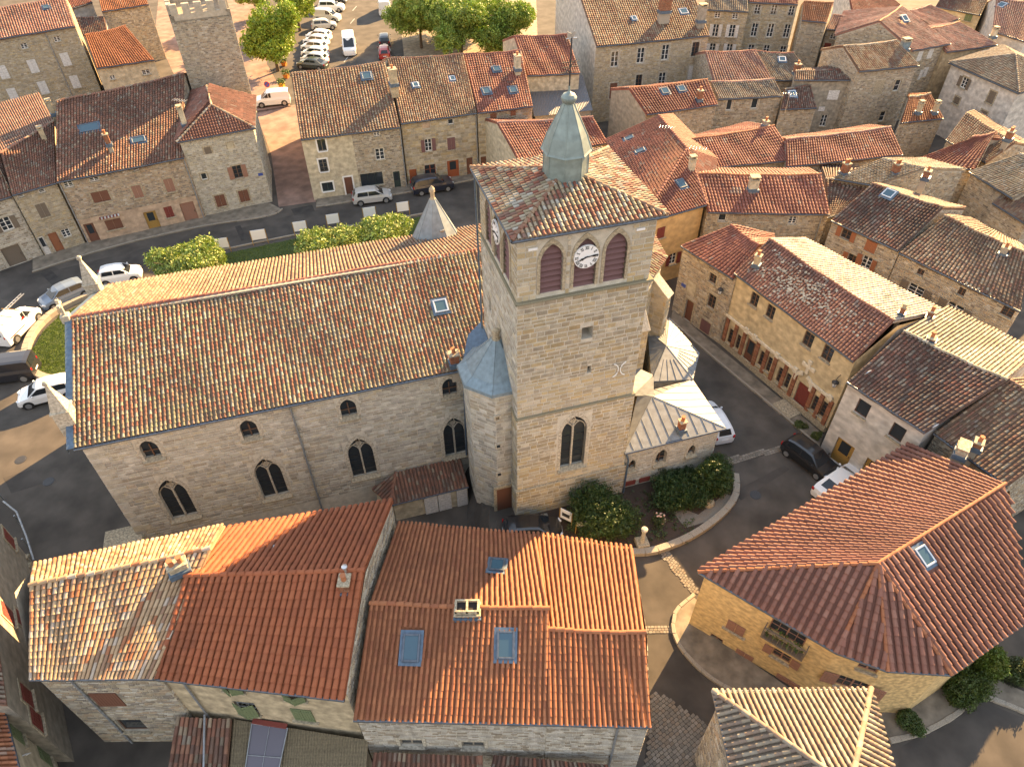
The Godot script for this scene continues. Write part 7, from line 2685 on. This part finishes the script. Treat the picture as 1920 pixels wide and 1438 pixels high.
	gable("village_house", "house with a plain red roof before the white house", [V(1702, 306), V(1828, 318), V(1865, 250), V(1823, 257)], 6.0, {"pal": "red", "pitch": 0.27, "wall": "mortar", "slope": 0.32, "chimneys": [[1890, 262, 7.2, 0.7, 0.5, 0.8, "brick", 2, 40.0]]})
	gable("village_house", "house with a tan streaked roof at the eastern edge", [V(1818, 322), V(1900, 372), V(1990, 330), V(1913, 288)], 6.0, {"pal": "tan", "wall": "mortar", "jitter": 0.2})
	gable("village_house", "house with a broad grey tan roof and brick chimneys behind the terrace", [V(1560, 334), V(1640, 348), V(1735, 316), V(1655, 298)], 6.8, {"pal": "tan", "wall": "mortar", "slope": 0.25, "chimneys": [[1583, 326, 7.0, 0.55, 0.5, 0.95, "brick", 2, 20.0], [1678, 326, 7.2, 0.5, 0.5, 0.9, "brick", 2, 20.0]]})
	gable("village_house", "low house with a dark mossy roof tucked beside the terrace", [V(1552, 408), V(1570, 402), V(1632, 348), V(1548, 336)], 5.6, {"pal": "dark", "wall": "mortar", "slope": 0.3})
	gable("village_house", "house with brown tiles below the white house", [V(1775, 262), V(1850, 305), V(1905, 268), V(1812, 212)], 5.6, {"pal": "brown", "wall": "mortar", "slope": 0.3})
	gable("village_house", "house with red tiles and a deep open shed at the eastern edge", [V(1862, 380), V(1925, 420), V(1990, 380), V(1905, 338)], 5.2, {"pal": "brown", "wall": "mortar"})
	var w0 = 7.6
	var wc = [P(1780, 117, w0), P(1911.6, 175, w0), P(2010, 150, w0), P(1880, 85, w0)]
	var wa = P(1905, 102, 9.3)
	solid("white_house", "white rendered house with a grey tan hipped roof and brown shutters", PackedVector3Array(wc), [[PackedVector3Array([wc[0], wc[1], wa]), false], [PackedVector3Array([wc[1], wc[2], wa]), false], [PackedVector3Array([wc[2], wc[3], wa]), false], [PackedVector3Array([wc[3], wc[0], wa]), false]], [[wa, wc[1]], [wa, wc[0]]], {
		"pal": "grey", "wall": "plaster_white", "gutters": [0, 1], "sur": "dressed", "edge0": {"open": [[1809, 155, 0.8, 1.1, "open", "wood_grey"], [1860, 182, 0.8, 1.2, "shut", "wood_grey"], [1795, 188, 0.7, 0.7, "shut", "wood_grey"], [1845, 214, 0.8, 0.7, "shut", "wood_grey"]]}})
	gable("stone_house", "stone house with a pale rose roof and white shutters left of the white house", [V(1712, 95), V(1784, 82), V(1691, 12), V(1650, 40)], 8.5, {"pal": "rose", "wall": "mortar", "stone": "rubble", "ridge_pal": "clay", "slope": 0.4, "skylights": [[1697, 35, 0.7, 0.8, "steel"]],
		"front": {"open": [[1725, 105, 0.7, 1.1, "shut", "wood_white"], [1745, 100, 0.7, 1.1, "shut", "wood_white"], [1728, 140, 0.7, 1.1, "shut", "wood_white"], [1735, 135, 0.7, 1.1, "shut", "wood_white"]]}})
	gable("village_house", "ochre house with a rose red roof behind the white house", [V(1776, 98), V(1872, 84), V(1800, 42), V(1742, 55)], 7.8, {"pal": "rose", "wall": "plaster_sand", "ridge_pal": "clay", "chimneys": [[1862, 70, 8.2, 0.5, 0.5, 0.9, "plaster_cream", 0, 10.0]]})
	gable("village_house", "house with a rose roof at the top edge", [V(1750, 52), V(1800, 35), V(1745, 10), V(1700, 22)], 7.8, {"pal": "rose", "wall": "plaster_white"})
	gable("village_house", "ochre house with a slate dark roof and a green shutter", [V(1755, 12), V(1840, 28), V(1860, -15), V(1775, -20)], 8.0, {"pal": "dark", "wall": "plaster_yellow", "front": {"open": [[1817, 32, 0.9, 0.9, "shut", "wood_green"]]}})
	gable("village_house", "pale house with a rose red roof at the upper right corner", [V(1862, 58), V(1925, 78), V(1960, 10), V(1870, -5)], 8.2, {"pal": "rose", "wall": "plaster_white", "skylights": [[1879, 10, 0.8, 0.8, "steel"]]})
	gable("village_house", "low rendered house with a plain dark red roof at the top edge", [V(1600, 28), V(1690, 10), V(1640, -30), V(1590, -20)], 6.5, {"pal": "red", "wall": "plaster_white"})
	gable("village_house", "narrow house with a short streaky red roof", [V(1550, 54), V(1632, 62), V(1650, 36), V(1562, 28)], 7.8, {"pal": "rose", "wall": "mortar", "stone": "rubble", "slope": 0.3, "front": {"open": [[1563, 68, 0.7, 0.7, "win"], [1600, 72, 0.7, 0.7, "win"], [1551, 90, 0.8, 1.2, "panel", "wood_red"]]}})
	gable("stone_house", "narrow tall stone house with a small red roof and pale blocked windows", [V(1504, 38), V(1551, 42), V(1563, 6), V(1508, 3)], 9.0, {"pal": "clay", "wall": "mortar", "stone": "rubble", "front": {"open": [[1520, 52, 0.9, 1.3, "panel", "plaster_grey", {"name": "blocked_window"}], [1514, 95, 0.9, 1.3, "panel", "plaster_grey", {"name": "blocked_window"}]]}})
	gable("stone_house", "stone row house with pale surrounds and white casements in three rows", [V(1405, 4), V(1497, 8), V(1500, -30), V(1410, -34)], 10.0, {"pal": "red", "wall": "mortar", "stone": "ochre", "sur": "dressed_pale", "front": {"open": [[1415, 56, 0.75, 1.6, "win"], [1445, 57, 0.75, 1.6, "win"], [1476, 58, 0.75, 1.6, "win"], [1421, 17, 0.7, 1.1, "rail"], [1452, 18, 0.7, 1.1, "rail"], [1485, 20, 0.7, 1.1, "rail"], [1408, 94, 0.75, 1.4, "win"], [1437, 95, 0.75, 1.4, "win"], [1468, 97, 0.75, 1.4, "win"]]}})
	gable("stone_house", "stone row house with open white shutters beside the casement house", [V(1322, 18), V(1404, 22), V(1402, -8), V(1325, -10)], 9.4, {"pal": "grey", "wall": "mortar", "stone": "ochre", "front": {"open": [[1342, 57, 0.75, 1.5, "open", "wood_white"], [1373, 58, 0.75, 1.5, "open", "wood_white"], [1346, 28, 0.7, 0.7, "win"], [1379, 30, 0.7, 0.7, "win"], [1336, 91, 0.75, 1.3, "open", "wood_white"], [1368, 92, 0.75, 1.3, "open", "wood_white"]]}})
	# --- the big house behind the spire
	gable("town_house", "large ochre stone house with a white side wall and a tall brick chimney", [V(1118.7, 87.4), V(1331, 66.5), V(1290, -40), V(1080, -30)], 9.0, {
		"pal": "brown", "pitch": 0.27, "row": 0.36, "tile": "wave", "jitter": 0.08, "wall": "mortar", "stone": "ochre", "sur": "dressed_pale", "left": {"mat": "plaster_white", "stone": ""},
		"front": {"open": [[1153, 111, 0.9, 1.7, "win"], [1202, 104, 0.9, 1.7, "win"], [1248, 98, 0.9, 1.7, "win"], [1304, 92, 0.9, 1.6, "win", "", {"frame": "frame_brown"}], [1150, 170, 0.9, 1.8, "shut", "wood_brown"], [1198, 152, 0.8, 1.5, "win", "", {"frame": "frame_brown"}], [1242, 148, 0.9, 1.5, "win"], [1297, 135, 0.9, 1.5, "shut", "wood_white"]]},
		"skylights": [[1189, 35, 0.5, 0.6, "steel"], [1282, 22, 0.9, 0.9, "steel"]], "chimneys": [[1246, 22, 11.2, 1.3, 0.8, 2.4, "brick", 0, 12.0], [1314, 40, 10.2, 0.9, 0.7, 1.6, "plaster_grey", 0, 12.0]]})
	gable("red_roofed_house", "cream house with a plain dark red roof against the white side wall", [V(989, 142), V(1088, 137), V(1064, 65), V(964, 68)], 7.6, {"pal": "red", "pitch": 0.26, "row": 0.34, "tile": "wave", "wall": "plaster_cream"})
	var cg = [P(1001, 219, 5.0), P(1112, 207, 5.0), P(1092, 140, 6.2), P(990, 142, 6.2)]
	sheet_roof("shed", "open shed with a grey corrugated sheet roof and blue edge flashing", cg, "corrugated", 0.18)
	gable("low_house", "low cream house with a red roof half hidden behind the spire", [V(971, 300), V(1140, 268), V(1112, 220), V(932, 230)], 5.4, {"pal": "red", "pitch": 0.26, "row": 0.34, "tile": "wave", "wall": "plaster_cream", "ridge_pal": "rose"})
	# --- the row north of the church
	gable("corner_terrace", "half cream half stone house with a green shop front and ribbed brown tiles", [V(563.5, 262), V(750.5, 238.7), V(722, 117), V(545, 138.6)], 6.6, {
		"pal": "brown", "pitch": 0.28, "row": 0.33, "jitter": 0.1, "wall": "mortar", "stone": "rubble", "split": 0.5, "pipe": [0.995], "left": {"mat": "plaster_cream", "stone": ""},
		"front": {"mat": "plaster_cream", "stone": "", "sur": "frame_white", "open": [[603, 272, 0.8, 1.2, "win", "", {"frame": "wood_grey", "cols": 2, "rows": 1}], [606, 310, 0.8, 1.3, "rail", "", {"frame": "wood_grey"}], [614, 350, 1.1, 0.95, "win", "", {"rows": 1, "frame": "wood_darkgreen"}], [655, 352, 0.8, 2.0, "door", "wood_brown"]]},
		"front_b": {"open": [[706, 251, 0.6, 0.5, "win"], [712, 289, 0.9, 1.2, "win"], [697, 336, 2.3, 1.4, "win", "", {"frame": "wood_darkgreen", "cols": 3, "rows": 1}], [744, 333, 0.7, 1.9, "door", "wood_darkgreen", {"glazed": true}]]},
		"skylights": [[687, 143, 0.9, 0.9, "flashing"]], "chimneys": [[738, 158, 9.3, 0.75, 0.9, 1.5, "plaster_sand", 1, 18.0]]})
	gable("stone_terrace", "stone house with mauve shutters and orange red doors in the northern row", [V(752, 232), V(894, 212), V(869, 102), V(725, 110)], 6.8, {
		"pal": "brown", "pitch": 0.24, "row": 0.3, "jitter": 0.22, "wall": "mortar", "stone": "ochre", "size": COURSED, "pipe": [0.99], "ridge_pal": "old",
		"front": {"sur": "", "open": [[845, 228, 0.6, 0.55, "win", "", {"cols": 1, "rows": 1}], [803, 272, 0.75, 1.3, "open", "wood_mauve"], [846, 269, 0.85, 1.3, "shut", "wood_mauve"], [775, 330, 0.8, 1.7, "garage", "orange_paint"], [807, 322, 1.2, 1.6, "win", "", {"frame": "orange_paint"}], [850, 318, 1.3, 2.0, "garage", "orange_paint", {"glazed": true}], [881, 312, 0.7, 2.0, "door", "wood_brown"], [799, 235, 0.8, 0.5, "panel", "plaster_peach"]]},
		"skylights": [[779, 160, 0.55, 0.6, "steel"], [848, 148, 0.5, 0.6, "steel"]]})
	gable("stone_terrace", "stone house with a plain red roof and three roof windows in the northern row", [V(896, 212), V(999, 199), V(977, 95), V(869, 102)], 6.8, {
		"pal": "red", "pitch": 0.26, "row": 0.34, "tile": "wave", "wall": "mortar", "stone": "ochre", "size": COURSED, 
		"front": {"sur": "", "open": [[925, 217, 0.7, 0.5, "shut", "wood_rust"], [962, 212, 0.6, 0.5, "shut", "wood_rust"], [924, 263, 0.8, 1.4, "shut", "wood_mauve"], [909, 304, 0.9, 1.9, "door", "wood_brown"]]},
		"skylights": [[931, 130, 0.75, 0.7], [912, 171, 0.75, 0.85], [962, 169, 0.75, 0.85]], "chimneys": [[970, 130, 9.0, 0.6, 0.8, 1.4, "plaster_cream", 1, 15.0]]})
	# corner house with its hip against the old tower
	var h3 = 7.9
	var c3 = [P(331, 267, h3), P(477.5, 240, h3), P(479, 182, h3), P(352, 174, h3)]
	var a3 = P(395.6, 197, 9.7)
	var b3 = P(387, 162, 9.7)
	solid("corner_house", "pale rubble corner house with hipped red brown roof and a flowered window", PackedVector3Array(c3), [[PackedVector3Array([c3[0], c3[1], a3]), false], [PackedVector3Array([c3[1], c3[2], b3, a3]), false], [PackedVector3Array([c3[3], c3[0], a3, b3]), false], [PackedVector3Array([c3[2], c3[3], b3]), false]],
		[[a3, c3[0]], [a3, c3[1]], [a3, b3]], {"pal": "ember", "pitch": 0.25, "row": 0.3, "jitter": 0.18, "wall": "mortar_pale", "stone": "pale", "sur": "dressed", "ridge_pal": "tan", "gutters": [0, 1],
		"edge0": {"open": [[445, 322, 0.85, 1.3, "open", "wood_rose", {"frame": "frame_brown"}], [389, 282, 0.6, 0.65, "panel", "wood_grey"], [431, 273, 0.5, 0.55, "panel", "plaster_cream"], [382, 331, 0.55, 0.65, "win", "", {"cols": 1, "rows": 1}], [413, 376, 0.95, 1.2, "shut", "wood_brown"], [457, 367, 0.95, 1.2, "shut", "wood_brown"]]},
		"chimneys": [[346, 235, 8.6, 0.45, 0.45, 1.6, "plaster_cream", 0, 25.0]]})
	# the old crenellated tower
	old_tower()
	gable("stone_terrace", "stone and peach rendered house with a shop awning and dark mossy tiles", [V(105, 342), V(344, 295.5), V(344, 138.6), V(104, 190)], 6.5, {
		"pal": "old", "pitch": 0.25, "row": 0.3, "jitter": 0.25, "wall": "plaster_peach", "stone": "rubble", "pipe": [0.01, 0.99],
		"front": {"from": 2.5, "sur": "dressed", "open": [[127, 346, 0.75, 0.55, "win"], [175, 335, 0.8, 0.5, "win"], [188, 368, 1.45, 1.0, "shut", "wood_brown"], [257, 359, 0.8, 1.2, "shut", "wood_rose"], [317, 347, 0.8, 1.3, "shut", "wood_rose"], [253, 316, 0.5, 0.4, "win", "", {"cols": 1, "rows": 1, "sur": ""}], [171, 435, 0.85, 2.0, "door", "wood_brown", {"glazed": true, "sur": ""}], [213, 420, 1.4, 1.0, "shut", "wood_brown", {"sur": ""}], [284, 411, 1.1, 1.9, "door", "wood_ochre", {"glazed": true, "sur": ""}], [316, 397, 0.75, 1.1, "shut", "wood_red", {"sur": ""}], [354, 396, 1.3, 2.0, "garage", "wood_rose", {"sur": ""}]]},
		"skylights": [[167, 240, 1.6, 0.9], [259, 263, 1.1, 0.6]], "chimneys": [[204, 272, 8.0, 0.4, 0.4, 1.0, "brick", 1, 26.0]]})
	shop_awning()
	gable("stone_terrace", "narrow pale stone house with a brown shutter and a white door", [V(22, 366), V(104, 343), V(100, 228), V(0, 288)], 6.4, {
		"pal": "old", "pitch": 0.25, "row": 0.3, "jitter": 0.15, "wall": "mortar", "stone": "ochre", "back": [V(-45, 205), V(73, 175)],
		"front": {"sur": "", "open": [[79, 394, 0.85, 1.3, "shut", "wood_grey"], [37, 366, 0.5, 0.4, "win", "", {"cols": 1}], [77, 357, 0.5, 0.45, "win", "", {"cols": 1}], [79, 461, 0.75, 2.0, "door", "wood_white", {"glazed": true}], [104, 453, 0.75, 2.0, "door", "wood_rust"], [123, 437, 0.7, 0.8, "win"]]},
		"chimneys": [[88, 272, 7.6, 0.4, 0.4, 1.5, "plaster_sand", 0, 30.0], [100, 215, 8.9, 0.4, 0.4, 1.2, "plaster_sand", 0, 30.0]]})
	gable("stone_terrace", "whitewashed rubble house with grey shutters and a grey garage door", [V(-90, 402), V(20, 368), V(0, 290), V(-110, 320)], 6.2, {
		"pal": "old", "wall": "mortar_pale", "stone": "whitewash", "front": {"sur": "dressed_pale", "open": [[10, 420, 0.9, 1.2, "open", "wood_grey"], [27, 482, 1.5, 1.9, "garage", "wood_grey"], [-40, 440, 0.9, 1.2, "shut", "wood_grey"]]}})
	gable("stone_house", "tall ochre stone house with white shutters behind the northern row", [V(-60, 82), V(140, 49), V(122, -5), V(-80, 25)], 9.6, {
		"pal": "rose", "pitch": 0.28, "row": 0.33, "jitter": 0.2, "wall": "mortar", "stone": "ochre", "size": RUBBLE, "skylights": [[86, 14, 0.6, 0.6]],
		"front": {"sur": "dressed", "open": [[61, 124, 0.95, 1.5, "shut", "wood_white"], [122, 111, 0.95, 1.5, "shut", "wood_white"], [5, 135, 0.95, 1.5, "shut", "wood_white"], [80, 164, 0.95, 1.5, "shut", "wood_white"], [140, 153, 0.95, 1.5, "shut", "wood_white"], [23, 177, 0.95, 1.5, "shut", "wood_white"], [44, 86, 0.7, 0.6, "win"], [106, 73, 0.7, 0.6, "win"]]}, "pipe": [0.7]})
	gable("cream_house", "cream house with a fresh orange red roof beside the old tower", [V(180, 128.5), V(289, 112), V(235, 49), V(158, 66)], 5.6, {"pal": "clay", "jitter": 0.06, "pitch": 0.26, "wall": "plaster_cream", "front": {"open": [[273, 135, 0.9, 0.6, "win"], [210, 145, 0.6, 0.5, "win"]]}})
	gable("stone_house", "rubble house with a red roof at the top edge beside the cream house", [V(190, 22), V(278, 8), V(262, -30), V(180, -18)], 7.4, {"pal": "clay", "wall": "mortar", "stone": "rubble"})
	gable("village_house", "small house with a dark red roof tucked between the stone houses", [V(148, 66), V(202, 62), V(195, 32), V(142, 34)], 5.6, {"pal": "dark", "wall": "plaster_white"})
	gable("village_house", "house with a plain red roof in the upper left corner", [V(125, 18), V(172, 4), V(150, -30), V(110, -20)], 7.2, {"pal": "red", "wall": "plaster_white"})
	# --- left edge
	left_edge()
	yard_sheds()

func roof_window_bits(root: Node3D) -> void:
	# two white vents on the hidden slope's pipe and the metal cowl of the chimney
	var mb = MB.new()
	mb.lathe(P(648, 1072, 9.25), [[0.06, 0], [0.06, 0.3], [0.13, 0.32], [0.13, 0.42], [0.02, 0.5]], 10, true)
	part(root, "chimney_cowl", mb, mats["steel"])
	for q in [[508, 1036], [515, 1030]]:
		var vb = MB.new()
		vb.box(Transform3D(Basis(UP, 0.3), P(q[0], q[1], 8.2)), Vector3(0.16, 0.1, 0.5), 0.02)
		part(root, "roof_vent", vb, mats["steel"])

func back_skylight(root: Node3D, e: Array, he: float, hr: float, s: Array) -> void:
	var A = Q(e[0], he)
	var B = Q(e[1], he)
	skylight(root, A, B, Q(e[2], hr), Q(e[3], hr), s)

func sheet_roof(called: String, label: String, c: Array, m: String, wave: float, category := "shed") -> Node3D:
	# a roof of corrugated sheets on four walls
	var mid: Vector3 = (c[0] + c[1] + c[2] + c[3]) * 0.25
	var root = thing(called, label, category, flat(mid))
	var mb = MB.new()
	var n = roundi(c[0].distance_to(c[1]) / wave) * 2
	for i in n:
		var p: Vector3 = c[0].lerp(c[1], float(i) / n) + UP * (0.05 if i % 2 else 0.0)
		var q: Vector3 = c[0].lerp(c[1], float(i + 1) / n) + UP * (0.0 if i % 2 else 0.05)
		var r: Vector3 = c[3].lerp(c[2], float(i + 1) / n) + UP * (0.0 if i % 2 else 0.05)
		var s: Vector3 = c[3].lerp(c[2], float(i) / n) + UP * (0.05 if i % 2 else 0.0)
		mb.quad(p, q, r, s)
	part(root, "roof_sheet", mb, mats[m])
	var wb = MB.new()
	for i in 4:
		var a: Vector3 = c[i].lerp(mid, 0.06)
		var b: Vector3 = c[(i + 1) % 4].lerp(mid, 0.06)
		wb.quad(flat(a), flat(b), b + Vector3.DOWN * 0.1, a + Vector3.DOWN * 0.1)
	part(root, "wall", wb, mats["mortar_grey"])
	return root

# ---------------------------------------------------------------- the scene
func _ready() -> void:
	look_axes()
	rng.seed = 20240611
	patchy.seed = 7
	patchy.frequency = 0.05
	# camera
	var cam = Camera3D.new()
	cam.name = "camera"
	cam.transform = Transform3D(Basis(eye_right, eye_up, -eye_forward), EYE)
	cam.fov = rad_to_deg(2.0 * atan(719.0 / FOCAL))
	cam.near = 0.1
	cam.far = 2000.0
	add_child(cam)
	# sky, exposure
	var env = Environment.new()
	env.background_mode = Environment.BG_SKY
	var sm = ProceduralSkyMaterial.new()
	sm.sky_top_color = Color(0.57, 0.61, 0.67)
	sm.sky_horizon_color = Color(0.88, 0.83, 0.73)
	sm.sky_curve = 0.18
	sm.ground_bottom_color = Color(0.30, 0.26, 0.20)
	sm.ground_horizon_color = Color(0.60, 0.56, 0.48)
	sm.sun_angle_max = 20.0
	sm.energy_multiplier = 1.0
	var sky = Sky.new()
	sky.sky_material = sm
	env.sky = sky
	env.background_energy_multiplier = 0.60
	env.tonemap_mode = Environment.TONE_MAPPER_LINEAR
	env.tonemap_exposure = 6.2
	env.sdfgi_enabled = true
	env.ssao_enabled = true
	env.ssil_enabled = true
	var we = WorldEnvironment.new()
	we.name = "surroundings"
	we.environment = env
	add_child(we)
	# the low morning sun, from beyond the village on the right
	var sun = DirectionalLight3D.new()
	sun.name = "sun"
	var el = deg_to_rad(22.0)
	var az = deg_to_rad(-36.0)
	var dir = Vector3(sin(az) * cos(el), -sin(el), cos(az) * cos(el))
	sun.basis = Basis.looking_at(dir, UP)
	sun.light_color = Color(1.0, 0.82, 0.57)
	sun.light_energy = 1.6
	sun.light_angular_distance = 0.5
	sun.shadow_enabled = true
	add_child(sun)
	make_materials()
	build_ground()
	build_church()
	build_village()
	build_details()
